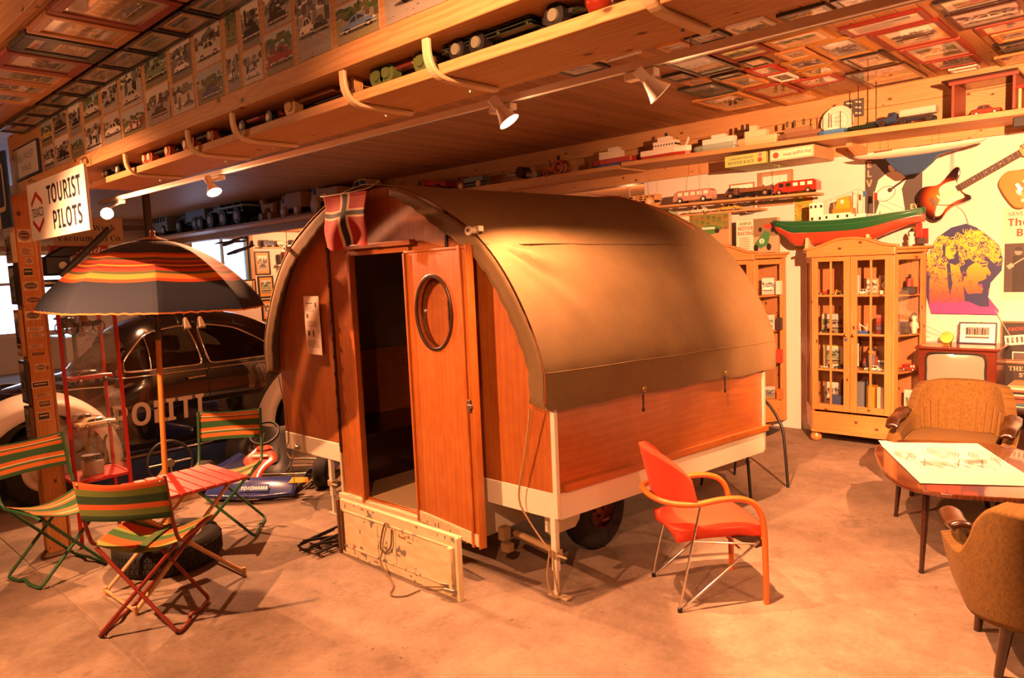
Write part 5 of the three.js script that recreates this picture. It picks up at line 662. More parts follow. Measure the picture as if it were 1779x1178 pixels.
  for (const ch of 'POLITI') { const q = new TextGeometry(ch, { font, size: 0.205, depth: 0.003, curveSegments: 8 }); q.computeBoundingBox(); const KX = 0.845, w = q.boundingBox.max.x - q.boundingBox.min.x, g2 = q.toNonIndexed ? q : q, p = g2.attributes.position, x0 = x - q.boundingBox.min.x; for (let i = 0; i < p.count; i++) { const px = (p.getX(i) - q.boundingBox.min.x) * KX + x, py = p.getY(i) + 0.525; p.setXYZ(i, px, py, zAt(px, py) + 0.003 + p.getZ(i)); } mk('letter', [g2], C(0xd8cab2, 0.6), t); x += w * KX + (ch === 'L' ? 0.006 : 0.03); }
}
// ------------------------------------------------------------------ chairs and coffee table
{ // red bentwood armchair
  const t = thing('red_armchair', 'red upholstered armchair with a bent wooden arm loop and chrome legs', 'chair', [3.36, 0, -1.83], 0.863), W = 0.215, wood = phy({ map: ply, color: 0xffd0a0, roughness: 0.35, clearcoat: 0.4 }), red = phy({ color: 0xc23a1c, roughness: 0.9, sheen: 0.5, sheenRoughness: 0.5, sheenColor: hex(0xd8552f) });
  const path = []; for (const s of [1]) path.push([W, 0.0, 0.235], [W, 0.22, 0.232], [W, 0.42, 0.222], [W, 0.515, 0.185], [W, 0.555, 0.11], [W, 0.56, 0.0], [W * 0.99, 0.545, -0.13], [W * 0.86, 0.55, -0.235], [W * 0.5, 0.56, -0.30], [0, 0.565, -0.318]);
  const all = path.concat(path.slice(0, -1).reverse().map(([x, y, z]) => [-x, y, z]));
  const loop = tube(all, 0.0155, 10, 150); mk('arm_loop', [loop], wood, t);
  mk('seat', [slab((u, v) => { const a = (u - 0.5) * 2, b = (v - 0.5) * 2, k = Math.pow(Math.abs(a), 4) + Math.pow(Math.abs(b), 4); return [a * (0.205 - 0.02 * Math.max(0, -b)), 0.385 + 0.028 * (1 - Math.min(1, k)) - 0.012 * b * b, 0.01 + b * 0.225]; }, 24, 24, 0.055)], red, t);
  mk('backrest', [slab((u, v) => { const a = (u - 0.5) * 2, th = a * 1.42, h = Math.sqrt(Math.max(0, 1 - a * a * 0.85)); const y = 0.545 + v * 0.27 * h + 0.02 * (1 - h), lean = (y - 0.545) * 0.33; return [Math.sin(th) * 0.212, y, -0.085 - Math.cos(th) * 0.175 - lean * 0.7]; }, 28, 14, 0.03)], red, t);
  for (const s of [-1, 1]) { mk('chrome_leg', [bent([[s * W, 0.545, -0.10], [s * W, 0.0, -0.225], [s * W, 0.008, -0.215], [s * W * 0.98, 0.33, 0.20]], 0.0068, 0.03, 8, 50), rod([s * W * 0.9, 0.35, -0.14], [s * W, 0.32, 0.18], 0.0062)], M.chrome, t); mk('foot', [cyl(0.012, 0.012, 0.02, s * W, 0.011, -0.218)], M.black, t); mk('bracket', [ext([[0.06, 0.36], [0.21, 0.36], [0.225, 0.30], [0.19, 0.29]], 0.02, 0.003)].map((g) => T(g, s * (W - 0.02), 0, 0, 0, -PI / 2, 0)), M.dark, t); }
  mk('cross_rod', [rod([-W, 0.3, 0.1], [W, 0.3, 0.1], 0.006)], M.chrome, t);
}
{ // black metal chair beyond the caravan
  const t = thing('black_chair', 'black metal chair with a curved back tube behind the caravan', 'chair', [5.13, 0, -2.48], -0.22), W = 0.22;
  mk('back_loop', [tube([[W, 0, 0.26], [W, 0.30, 0.235], [W * 1.02, 0.47, 0.2], [W * 1.0, 0.63, 0.08], [W * 0.86, 0.74, -0.09], [W * 0.5, 0.78, -0.2], [0, 0.79, -0.235], [-W * 0.5, 0.78, -0.2], [-W * 0.86, 0.74, -0.09], [-W, 0.63, 0.08], [-W * 1.02, 0.47, 0.2], [-W, 0.30, 0.235], [-W, 0, 0.26]], 0.011, 8, 120)], M.black, t);
  mk('seat', [slab((u, v) => { const a = (u - 0.5) * 2, b = (v - 0.5) * 2; return [a * 0.21 * Math.sqrt(Math.max(0, 1 - 0.2 * b * b)), 0.445 - 0.02 * (1 - a * a) , 0.0 + b * 0.22]; }, 20, 20, 0.004), T(new THREE.TorusGeometry(0.2, 0.009, 6, 36), 0, 0.442, 0, PI / 2)], phy({ color: 0x2a2320, roughness: 0.6, bumpMap: canvT }), t);
  for (const s of [-1, 1]) mk('rear_leg', [rod([s * 0.16, 0.44, -0.15], [s * 0.2, 0, -0.22], 0.010)], M.black, t);
}
{ // coffee table
  const t = thing('coffee_table', 'dark polished wooden coffee table with rounded sides and slim legs', 'table', [4.78, 0, -0.93], 0.40);
  const o = Array.from({ length: 56 }, (_, i) => { const a = i / 56 * 2 * PI, c = Math.cos(a), s = Math.sin(a); return [Math.sign(c) * 0.605 * Math.pow(Math.abs(c), 0.62), Math.sign(s) * 0.45 * Math.pow(Math.abs(s), 0.62)]; });
  const g = ext(o, 0.026, 0.006, false, 2); T(g, 0, 0, 0, PI / 2); uvm(g, 0); mk('table_top', [T(g, 0, 0.477, 0)], phy({ map: darkT, roughness: 0.16, clearcoat: 1, clearcoatRoughness: 0.05 }), t);
  for (const sx of [-1, 1]) for (const sz of [-1, 1]) mk('leg', [T(lathe([[0, 0], [0.014, 0], [0.016, 0.01], [0.012, 0.02], [0.017, 0.25], [0.021, 0.465], [0, 0.465]], 16), sx * 0.46, 0, sz * 0.29, sz * -0.06, 0, sx * 0.09)], M.dark, t);
  mk('apron', [bx(0.86, 0.04, 0.016, 0, 0.445, 0.25), bx(0.86, 0.04, 0.016, 0, 0.445, -0.25), bx(0.016, 0.04, 0.5, 0.42, 0.445, 0), bx(0.016, 0.04, 0.5, -0.42, 0.445, 0)], M.dark, t);
}
{ // drawing on the table
  const m = sheet(600, 900, (x) => { x.fillStyle = '#d6cdbf'; x.fillRect(0, 0, 600, 900); x.strokeStyle = '#2c201c'; x.lineWidth = 4; const el = (cx, cy, rx, ry, n) => { for (let q = 0; q < n; q++) { x.beginPath(); x.ellipse(cx, cy, rx * (1 - q * 0.17), ry * (1 - q * 0.17), 0, 0, 7); x.stroke(); } }, L = (a) => { x.beginPath(); a.forEach((p, i) => i ? x.lineTo(...p) : x.moveTo(...p)); x.stroke(); };
    el(80, 320, 52, 105, 4); el(320, 240, 78, 130, 5); el(520, 330, 72, 130, 4); L([[60, 420], [110, 300], [240, 260], [430, 300], [560, 380], [540, 520], [110, 560], [60, 420]]); L([[120, 560], [170, 400], [260, 380], [330, 300]]); L([[260, 380], [560, 400]]); L([[300, 560], [360, 400], [430, 560], [480, 400]]); for (let i = 0; i < 15; i++) L([[130 + i * 10, 440], [124 + i * 11, 545]]); for (let i = 0; i < 8; i++) { x.beginPath(); x.ellipse(390 + i * 13, 440, 10, 40, 0.2, 0, 7); x.stroke(); } L([[90, 600], [480, 610]]); L([[480, 610], [455, 480]]); L([[110, 640], [380, 650]]); x.fillStyle = '#4a3a34'; for (let i = 0; i < 26; i++) x.fillRect(120 + (i * 37) % 300, 470 + (i * 53) % 110, 24, 9);
  });
  const e = new THREE.PlaneGeometry(0.585, 0.91, 12, 18), p = e.attributes.position; for (let i = 0; i < p.count; i++) p.setZ(i, 0.003 * n8(p.getX(i) * 9, p.getY(i) * 7) + (p.getX(i) < -0.24 && p.getY(i) > 0.40 ? 0.012 : 0)); e.computeVertexNormals();
  const o = one('drawing_sheet', [T(e, 0, 0, 0, -PI / 2)], m, 'large white sheet with an ink drawing of an old car on the coffee table', 'drawing'); o.position.set(4.80, 0.4925, -1.0); o.rotation.y = -1.06;
}
function lounge(label, p, ry) {                // velvet armchair with wooden arm caps
  const t = thing('lounge_chair', label, 'armchair', p, ry, 'velvet armchairs at the coffee table');
  const plan = (a, r) => { const c = Math.cos(a), s = Math.sin(a); return [Math.sign(s) * (0.335 * r) * Math.pow(Math.abs(s), 0.7), -Math.sign(c) * 0.30 * r * Math.pow(Math.abs(c), 0.7)]; };
  const hgt = (a) => { const k = Math.abs(a); return 0.765 - 0.02 * k * k - 0.235 * sm(0.7, 1.35, k); };
  const shell = (u, v) => { const a = (u - 0.5) * 2 * 1.95, h = hgt(a), y = 0.24 + (h - 0.24) * v, k = Math.abs(a); let [x, z] = plan(Math.max(-PI / 2, Math.min(PI / 2, a)), 0.86 + 0.16 * Math.pow(v, 0.8)); if (k > PI / 2) z += (k - PI / 2) * 0.62; if (k < 1) z -= 0.10 * v * v * (1 - k * k); return [x, y, z]; };
  mk('shell', [slab(shell, 80, 22, 0.075, (u, v) => [u * 1.9, v * 0.55])], M.velvet, t);
  mk('channel_ridge', Array.from({ length: 9 }, (_, i) => { const a = (i - 4) * 0.22; return tube(Array.from({ length: 7 }, (_, j) => { const q = shell(0.5 + a / 3.9, 0.28 + j * 0.075); const d = Math.hypot(q[0], q[2] + 0.0) || 1; return [q[0] * (1 - 0.036 / d), q[1], q[2] * (1 - 0.034 / d)]; }), 0.012, 6); }), M.velvet, t);
  mk('seat_cushion', [slab((u, v) => { const a = (u - 0.5) * 2, b = (v - 0.5) * 2; return [a * 0.265 * (1 - 0.22 * (b < 0 ? b * b : 0)), 0.375 + 0.03 * (1 - a * a) * (1 - b * b), 0.08 + b * 0.25]; }, 18, 18, 0.11)], M.velvet, t);
  mk('base', [bx(0.46, 0.1, 0.44, 0, 0.28, 0.06, 0, 0, 0, 0.03)], M.velvet, t);
  for (const s of [-1, 1]) { mk('arm_cap', [slab((u, v) => { const b = u, a = (v - 0.5) * 2; return [s * (0.335 + 0.012 * Math.sin(b * PI) + a * (0.046 - 0.012 * b)), 0.558 - 0.02 * a * a - 0.035 * sm(0.75, 1, b) + 0.025 * sm(0.3, 0, b), -0.06 + b * 0.37]; }, 16, 8, 0.028)], M.dark, t); for (const z of [-0.2, 0.2]) mk('leg', [T(lathe([[0, 0], [0.016, 0], [0.026, 0.25], [0, 0.25]], 14), s * 0.23, 0, z, z * 0.5, 0, s * 0.1)], M.dark, t); }
  return t;
}
lounge('mustard velvet armchair with dark wooden arms facing the camera', [5.80, 0, -1.19], -1.52);
lounge('mustard velvet armchair in the near corner, seen from behind', [3.62, 0, -0.375], 1.93);
// ------------------------------------------------------------------ glazed pine cabinets
function cabinet(label, z) {
  const t = thing('display_cabinet', label, 'cabinet', [6.97, 0, z], 0, 'glazed pine cabinets'), F = -0.17, B = 0.20, hw = 0.345, hb = 0.515, k = 0.155;   // plan: front F, back B
  const plan = (e) => [[F - e, -hw - e * 0.5], [F - e, hw + e * 0.5], [k, hb + e], [B, hb + e], [B, -hb - e], [k, -hb - e]];
  const plate = (e, y, h, m, name, par = t, bev = 0.004) => { const g = ext(plan(e).map(([a, b]) => [a, -b]), h, bev); T(g, 0, 0, 0, -PI / 2); uvm(g, 2); return mk(name, [T(g, 0, y, 0)], m, par); };
  for (const y of [0.305, 0.675, 1.005, 1.357]) plate(-0.022, y, 0.018, M.cab, 'shelf');
  plate(0.0, 0.105, 0.03, M.cab, 'base'); plate(0.012, 1.745, 0.03, M.cab, 'top'); plate(0.04, 1.772, 0.022, M.cab, 'cornice');
  { const s = new THREE.Shape(); s.moveTo(-hw - 0.03, 1.72); s.lineTo(-hw - 0.03, 1.79); s.bezierCurveTo(-0.2, 1.80, -0.2, 1.872, 0, 1.872); s.bezierCurveTo(0.2, 1.872, 0.2, 1.80, hw + 0.03, 1.79); s.lineTo(hw + 0.03, 1.72); s.closePath(); const g = ext(s, 0.05, 0.008, false, 2); uvm(g, 0); mk('arched_pediment', [T(g, F - 0.03, 0, 0, 0, PI / 2, 0)], M.cab, t); const s2 = new THREE.Shape(); s2.moveTo(-hw - 0.05, 1.785); s2.lineTo(-hw - 0.05, 1.805); s2.bezierCurveTo(-0.2, 1.815, -0.2, 1.888, 0, 1.888); s2.bezierCurveTo(0.2, 1.888, 0.2, 1.815, hw + 0.05, 1.805); s2.lineTo(hw + 0.05, 1.785); s2.bezierCurveTo(0.2, 1.795, 0.2, 1.868, 0, 1.868); s2.bezierCurveTo(-0.2, 1.868, -0.2, 1.795, -hw - 0.05, 1.785); const g2 = ext(s2, 0.08, 0.006, false, 2); mk('pediment_moulding', [T(g2, F - 0.035, 0, 0, 0, PI / 2, 0)], M.cab, t); }
  mk('back_panel', [bx(0.012, 1.66, 1.03, B - 0.004, 0.92, 0, 0, 0, 0, 0.002, 1)], M.pine2, t);
  for (const s of [-1, 1]) { mk('stile', [bx(0.03, 1.62, 0.03, F + 0.014, 0.92, s * (hw - 0.004), 0, 0, 0, 0.004, 1)], M.cab, t); mk('stile', [bx(0.04, 1.62, 0.025, k + 0.02, 0.92, s * (hb - 0.012), 0, 0, 0, 0.004, 1)], M.cab, t); }
  for (const s of [-1, 1]) {                    // glazed slanting ends
    const dx = k - F, dz = hb - hw, L = Math.hypot(dx, dz), a = Math.atan2(dx, dz), ry = s > 0 ? -a : a + PI; const g = new THREE.Group(); const cx = (k + F) / 2, cz = s * (hb + hw) / 2;
    const e = mk('end_frame', [bx(0.02, 1.6, 0.045, 0, 0.92, -L / 2 + 0.03, 0, 0, 0, 0.003, 1), bx(0.02, 1.6, 0.045, 0, 0.92, L / 2 - 0.03, 0, 0, 0, 0.003, 1), bx(0.019, 0.05, L - 0.106, 0, 1.694, 0), bx(0.019, 0.195, L - 0.106, 0, 0.218, 0)], M.cab, t); e.position.set(cx, 0, cz); e.rotation.y = s > 0 ? Math.atan2(dx, dz) : Math.atan2(dx, -dz);
    mk('pane', [b0(0.003, 1.36, L - 0.1, 0, 1.0, 0)], M.glass, e);
  }
  for (const s of [-1, 1]) {                    // doors
    const w = 0.338, cz = s * (w / 2 + 0.002), d = mk('door', [bx(0.022, 1.43, 0.055, 0, 0, -w / 2 + 0.0275, 0, 0, 0, 0.003, 1), bx(0.022, 1.43, 0.055, 0, 0, w / 2 - 0.0275, 0, 0, 0, 0.003, 1), bx(0.021, 0.06, w - 0.111, 0, 0.685, 0), bx(0.021, 0.06, w - 0.111, 0, -0.685, 0), ...[-0.335, -0.005, 0.345].map((y) => bx(0.018, 0.02, w - 0.111, 0, y, 0)), bx(0.016, 1.31, 0.018, 0, 0.0, 0)], M.cab, t); d.position.set(F - 0.012, 1.022, cz);
    mk('pane', [b0(0.003, 1.32, w - 0.1, 0.004, 0, 0)], M.glass, d); mk('knob', [T(lathe([[0, 0.03], [0.012, 0.028], [0.014, 0.02], [0.006, 0.012], [0.006, 0]], 14), -0.012, -0.01, -s * (w / 2 - 0.03), 0, 0, PI / 2)], M.brass, d); if (s < 0) mk('padlock', [bx(0.01, 0.026, 0.022, -0.02, -0.05, w / 2 - 0.03, 0, 0, 0, 0.003)], C(0x4a5a74, 0.4), d);
  }
  mk('drawer', [bx(0.02, 0.165, 0.675, F - 0.01, 0.205, 0)], M.cab, t); mk('plinth', [bx(0.02, 0.03, 0.7, F - 0.014, 0.108, 0)], M.cab, t);
  for (const s of [-1, 1]) for (const x of [F + 0.04, B - 0.05]) mk('foot', [T(lathe([[0, 0], [0.035, 0.0], [0.052, 0.025], [0.05, 0.055], [0.03, 0.078], [0.035, 0.092], [0, 0.092]], 20), x, 0, s * (hw - 0.02))], M.cab, t);
}
cabinet('glazed pine cabinet with padlocked doors beside the television', -2.22);
cabinet('glazed pine cabinet partly hidden behind the caravan canvas', -3.475);
{ // what stands in the cabinets
  const S = [0.316, 0.686, 1.016, 1.368], R = ['bottom', 'second', 'third', 'top'];
  const box = (nm, label, cat, sh, z, x, w, h, d, m, k, group = 'boxes and books in the cabinet', lean = 0) => { const g = [bx(d, h, w, 0, h / 2, 0, 0, 0, 0, 0.002)]; const t = thing(nm, label, cat, [x, S[sh], z], lean, group); mk('carton', g, m, t); if (k !== undefined) mk('print', [print(w * 0.94, h * 0.94, pics, k, -d / 2 - 0.001, h / 2, 0, 0, -PI / 2, 0)], pics.m, t); };
  const car = (label, sh, z, x, L, H, col, type = 'car', o = {}) => vehicle('model_car', label, 'model car', { L, H, D: L * 0.4, body: CG(col), type, wr: H * 0.22, ...o }, [x, S[sh], z], PI / 2 + (o.turn || 0), 'model cars in the pine cabinet');
  // top shelf
  car('red open toy car on the top cabinet shelf behind the left door', 3, -2.47, 6.88, 0.11, 0.06, 0xa8402a, 'racer'); car('small yellow toy truck on the top cabinet shelf behind the left door', 3, -2.34, 6.88, 0.1, 0.06, 0xc9962e, 'truck', { cargo: C(0x7a5a24) });
  box('kit_box', 'pale kit box at the back of the top shelf, left door', 'box', 3, -2.30, 7.04, 0.16, 0.17, 0.05, C(0xd8d0c0), 3); car('white toy estate car on the top shelf behind the right door', 3, -2.14, 6.87, 0.11, 0.055, 0xe6ddcc); 
  box('kit_box', 'lilac grey kit box on the top shelf, right door', 'box', 3, -2.12, 7.06, 0.13, 0.14, 0.05, C(0xa89aa0), 5); box('kit_box', 'yellow and green kit box on the top shelf, right door', 'box', 3, -1.99, 7.03, 0.11, 0.17, 0.05, C(0xb98a2c), 8);
  { const t = thing('round_clock', 'small white ringed clock on the top shelf behind the right door', 'clock', [6.88, S[3], -1.935], 0); mk('ring', [T(new THREE.TorusGeometry(0.042, 0.008, 8, 28), 0, 0.085, 0, 0, PI / 2, 0)], C(0xefe6d2), t); mk('face', [cyl(0.038, 0.038, 0.012, 0.004, 0.085, 0, 0, 0, PI / 2)], C(0xc9882e), t); mk('base', [bx(0.07, 0.04, 0.12, 0, 0.02, 0, 0, 0, 0, 0.006)], C(0xe6ddcc), t); }
  { const t = thing('toy_locomotive', 'small dark toy engine on the top shelf of the slanting end', 'toy', [7.02, S[3], -1.80]); mk('block', [bx(0.1, 0.06, 0.1, 0, 0.03, 0)], C(0x2a2a2e), t); mk('boiler', [cyl(0.028, 0.028, 0.07, -0.01, 0.1, 0.0)], C(0x8f3a2a), t); mk('stack', [cyl(0.01, 0.012, 0.04, 0, 0.15, 0.0)], M.black, t); }
  // third shelf
  box('track_box', 'wide green and cream box on the third shelf, left door', 'box', 2, -2.41, 7.02, 0.27, 0.17, 0.06, C(0xb8b06a), 12); car('dark green toy car in front of the wide box, third shelf', 2, -2.46, 6.87, 0.13, 0.045, 0x3a4230); car('black toy racer beside the dark green car, third shelf', 2, -2.32, 6.87, 0.11, 0.045, 0x241d1a, 'racer');
  { const t = thing('toy_ferry', 'small blue toy boat with white posts on the third shelf', 'toy boat', [6.87, S[2], -2.13]); mk('hull', [ext([[-0.07, 0.03], [0.075, 0.03], [0.06, 0], [-0.06, 0]], 0.05, 0.004)].map((g) => T(g, 0, 0, 0, 0, PI / 2, 0)), CG(0x3a62a8), t); mk('post', [rod([0, 0.03, -0.03], [0, 0.1, -0.04], 0.004), rod([0, 0.03, 0.02], [0, 0.1, 0.03], 0.004), rod([0, 0.09, -0.038], [0, 0.05, 0.02], 0.004)], C(0xeee6d6), t); }
  for (let i = 0; i < 5; i++) box('kit_box', ['dark red', 'grey blue', 'brown red', 'orange red', 'pale red'][i] + ' flat kit box in the stack on the third shelf', 'box', 2, -1.97, 7.0, 0.16, 0.033, 0.12, C([0x6a2a24, 0x5a6068, 0x7a3a2a, 0xa8442a, 0xb9685a][i]), undefined, 'stack of flat boxes on the third shelf'), scene.children[scene.children.length - 1].position.y += i * 0.034;
  { const t = thing('toy_soldier_doll', 'pale doll beside a dark radio on the third shelf of the slanting end', 'doll', [7.03, S[2], -1.765]); mk('body', [T(lathe([[0, 0], [0.02, 0], [0.024, 0.05], [0.03, 0.09], [0.014, 0.12], [0.02, 0.135], [0.022, 0.155], [0.014, 0.172], [0, 0.176]], 18), 0, 0, 0)], C(0xe0cdb4), t); mk('cap', [T(lathe([[0.02, 0.155], [0.024, 0.17], [0.012, 0.186], [0, 0.188]], 16), 0, 0, 0)], C(0x5a4a3a), t); mk('arm', [rod([0, 0.1, 0.025], [-0.01, 0.05, 0.035], 0.007), rod([0, 0.1, -0.025], [-0.01, 0.05, -0.035], 0.007)], C(0xd6bfa4), t); }
  { const t = thing('toy_radio', 'small dark chromed radio on the third shelf of the slanting end', 'radio', [6.98, S[2], -1.84], 0.6); mk('case', [bx(0.06, 0.11, 0.1, 0, 0.055, 0, 0, 0, 0, 0.006)], C(0x3a332e, 0.4), t); mk('dial', [cyl(0.02, 0.02, 0.006, -0.032, 0.03, 0.02, 0, 0, PI / 2), bx(0.004, 0.03, 0.08, -0.031, 0.08, 0)], M.chrome, t); }
  // second shelf
  box('track_box', 'yellow and green box on the second shelf, left door', 'box', 1, -2.44, 7.02, 0.18, 0.2, 0.06, C(0xc4b84e), 4); car('white toy saloon on the second shelf behind the left door', 1, -2.45, 6.87, 0.12, 0.04, 0xd8c8b4); car('blue black toy car on the second shelf behind the left door', 1, -2.33, 6.88, 0.11, 0.045, 0x2a3040); box('portrait_card', 'dark oval portrait card on the second shelf', 'picture', 1, -2.30, 7.06, 0.15, 0.27, 0.02, M.dark, 16);
  { const t = thing('seated_doll', 'small doll with dark hair sitting on the second shelf, right door', 'doll', [6.98, S[1], -2.10]); mk('body', [T(lathe([[0, 0], [0.06, 0], [0.07, 0.04], [0.045, 0.1], [0.03, 0.125], [0.014, 0.135], [0, 0.135]], 20), 0, 0, 0)], C(0x6a6a7a, 0.8), t); mk('head', [sph(0.034, 0, 0.165, 0)], C(0xc98f66, 0.7), t); mk('hair', [T(new THREE.SphereGeometry(0.038, 18, 10, 0, 2 * PI, 0, 1.7), 0.006, 0.172, 0)], C(0x3a2018, 0.8), t); mk('arm', [rod([0, 0.11, -0.045], [-0.05, 0.05, -0.05], 0.013), rod([0, 0.11, 0.045], [-0.05, 0.05, 0.05], 0.013)], C(0x8f3a2e, 0.8), t); }
  car('white toy ambulance on the second shelf behind the right door', 1, -2.05, 6.86, 0.14, 0.055, 0xe9e0d0); car('pale toy car with dark wings on the second shelf, right end', 1, -1.925, 6.86, 0.1, 0.05, 0xc9b9a0, 'car', { cab: M.black }); box('kit_box', 'green and cream kit box on the second shelf, right door', 'box', 1, -1.98, 7.02, 0.14, 0.085, 0.07, C(0xa9a860), 9); car('red toy van on the second shelf of the slanting end', 1, -1.80, 7.02, 0.12, 0.06, 0xb83a22, 'bus', { lit: 2 });
  // bottom shelf
  box('paper_folder', 'white folder with a red spine on the bottom shelf', 'folder', 0, -2.45, 7.0, 0.14, 0.22, 0.02, C(0xe6dccb), 15); box('dark_book', 'black book with a pale band on the bottom shelf', 'book', 0, -2.30, 7.03, 0.15, 0.25, 0.03, M.black, undefined, undefined, 0.1); box('blue_box', 'blue box standing on the bottom shelf behind the left door', 'box', 0, -2.36, 6.90, 0.14, 0.12, 0.05, C(0x3d4a6e));
  ['grey blue', 'yellow', 'cream', 'white'].forEach((c, i) => box('book', c + ' book standing on the bottom shelf behind the right door', 'book', 0, -2.18 + i * 0.083, 7.0, [0.06, 0.07, 0.055, 0.05][i], [0.25, 0.215, 0.215, 0.2][i], 0.12, C([0x6a7480, 0xc9962e, 0xc9b79c, 0xd8cfc2][i]), undefined, 'books on the bottom cabinet shelf')); box('print_card', 'grey printed card on the bottom shelf of the slanting end', 'card', 0, -1.79, 7.03, 0.1, 0.2, 0.015, C(0xa9a090), 20);
  // cabinet behind the canvas: slanting end
  const z2 = -3.0; [['top', 3, 0.17, 0xb9a06a, 21], ['third', 2, 0.15, 0xd0b8a0, 22], ['second', 1, 0.17, 0xc9a23a, 23], ['bottom', 0, 0.13, 0xb84a30, 24]].forEach(([r, s, h, c, k]) => { box('magazine', 'printed card standing on the ' + r + ' shelf of the half hidden cabinet', 'card', s, z2 - 0.08, 7.02, 0.12, h, 0.012, C(c), k, 'cards in the half hidden cabinet', 0.5); box('red_box', 'small ' + ['orange', 'red', 'dark', 'white'][s] + ' box beside the card on the ' + r + ' shelf of the half hidden cabinet', 'box', s, z2 + 0.02, 7.05, 0.05, h * 0.8, 0.05, C([0xc9682e, 0xa83a28, 0x3a2a24, 0xd8ccba][s]), undefined, 'cards in the half hidden cabinet'); });
}
{ // kit boxes on the half hidden cabinet
  const k = [['large racing kit box with a rally scene on top of the half hidden cabinet', -3.80, 0.68, 0.43, boxArt[0]], ['racing kit box with a green racing car on top of the half hidden cabinet', -3.19, 0.43, 0.34, boxArt[1]]];
  k.forEach(([l, z, w, h, m], i) => { const t = thing('kit_box', l, 'box', [6.97 + i * 0.04, 1.786, z], 0, 'racing kit boxes'); mk('carton', [bx(0.06, h, w, 0.032, h / 2, 0)], C(0xb9a583), t); mk('cover', [print(w - 0.004, h - 0.004, full, 0, 0.0008, h / 2, 0, 0, -PI / 2, 0)], m, t); });
}
// ------------------------------------------------------------------ television corner and things on the right wall
{
  const t = thing('television', 'old wooden television set with a grey curved screen', 'television', [6.99, 0, -1.39]), W = 0.56, sh = new THREE.Shape(); sh.moveTo(-W / 2, 0.38); sh.lineTo(W / 2, 0.38); sh.lineTo(W / 2, 0.91); sh.lineTo(-W / 2, 0.91); sh.closePath(); const h = shp([[-0.225, 0.62], [-0.22, 0.87], [-0.19, 0.888], [0.17, 0.888], [0.2, 0.87], [0.205, 0.62], [0.17, 0.60], [-0.19, 0.60]]); sh.holes.push(new THREE.Path(h.getPoints()));
  const g = ext(sh, 0.03, 0.005); uvm(g, 0); mk('front', [T(g, -0.185, 0, 0, 0, -PI / 2, 0)], M.mahog, t); mk('case', [bx(0.36, 0.53, 0.02, 0, 0.645, -W / 2 + 0.01), bx(0.36, 0.53, 0.02, 0, 0.645, W / 2 - 0.01), bx(0.36, 0.02, W, 0, 0.39, 0), bx(0.01, 0.5, W - 0.04, 0.17, 0.645, 0)], M.mahog, t);
  mk('top', [bx(0.42, 0.025, W + 0.05, -0.01, 0.925, 0, 0, 0, 0, 0.006)], M.mahog, t); mk('screen', [surf((u, v) => { const a = (u - 0.5) * 2, b = (v - 0.5) * 2; return [-0.175 - 0.03 * (1 - a * a) * (1 - b * b * 0.8) , 0.745 + b * 0.155, -0.01 + a * 0.225]; }, 20, 16)], phy({ color: 0x7d7f70, roughness: 0.16, clearcoat: 1, clearcoatRoughness: 0.05 }), t);
  mk('screen_bezel', [tube([[-0.2, 0.61, -0.20], [-0.2, 0.75, -0.222], [-0.2, 0.875, -0.20], [-0.2, 0.886, 0], [-0.2, 0.875, 0.185], [-0.2, 0.75, 0.205], [-0.2, 0.615, 0.185], [-0.2, 0.603, 0]], 0.008, 6, 80, true)], M.black, t); mk('speaker_cloth', [bx(0.006, 0.16, 0.44, -0.202, 0.49, 0)], C(0xa9855a, 0.9), t);
  for (const sx of [-0.12, 0.12]) for (const sz of [-0.22, 0.22]) mk('leg', [rod([sx, 0, sz * 1.1], [sx * 0.9, 0.38, sz], 0.012, 10, 0.018)], M.dark, t);
}
{ const t = thing('band_photograph', 'black and white group photograph in a thin frame on the television', 'picture', [7.08, 0.938, -1.30]); t.rotation.z = -0.12; mk('frame', [bx(0.012, 0.012, 0.275, 0, 0.006, 0), bx(0.012, 0.012, 0.275, 0, 0.176, 0), bx(0.012, 0.18, 0.012, 0, 0.09, -0.132), bx(0.012, 0.18, 0.012, 0, 0.09, 0.132), bx(0.004, 0.17, 0.26, 0.005, 0.09, 0)], C(0x2a2240, 0.4), t); mk('print', [print(0.255, 0.165, full, 0, 0.001, 0.09, 0, 0, -PI / 2, 0)], bandPhoto, t); }
{ const t = thing('tv_antenna', 'small round brass indoor aerial with thin rods on the television', 'aerial', [7.02, 0.938, -1.51]); mk('base', [cyl(0.05, 0.05, 0.02, 0, 0.055, 0, 0, 0, PI / 2 - 0.3), bx(0.06, 0.02, 0.06, 0.01, 0.01, 0)], M.brass, t); mk('rod', [rod([0, 0.07, -0.01], [0.02, 0.18, -0.22], 0.0015, 5), rod([0, 0.05, -0.02], [0.02, 0.13, -0.22], 0.0015, 5), rod([0, 0.07, 0.01], [0.03, 0.2, 0.26], 0.0015, 5)], M.steel, t); }
one('paper_leaf', [bx(0.12, 0.003, 0.16, 0, 0, 0, 0, 0.3, 0, 0.0006)].map((g) => T(g, 6.92, 0.9405, -1.60)), C(0xb9905f), 'loose brown leaflet lying on the left end of the television', 'leaflet');
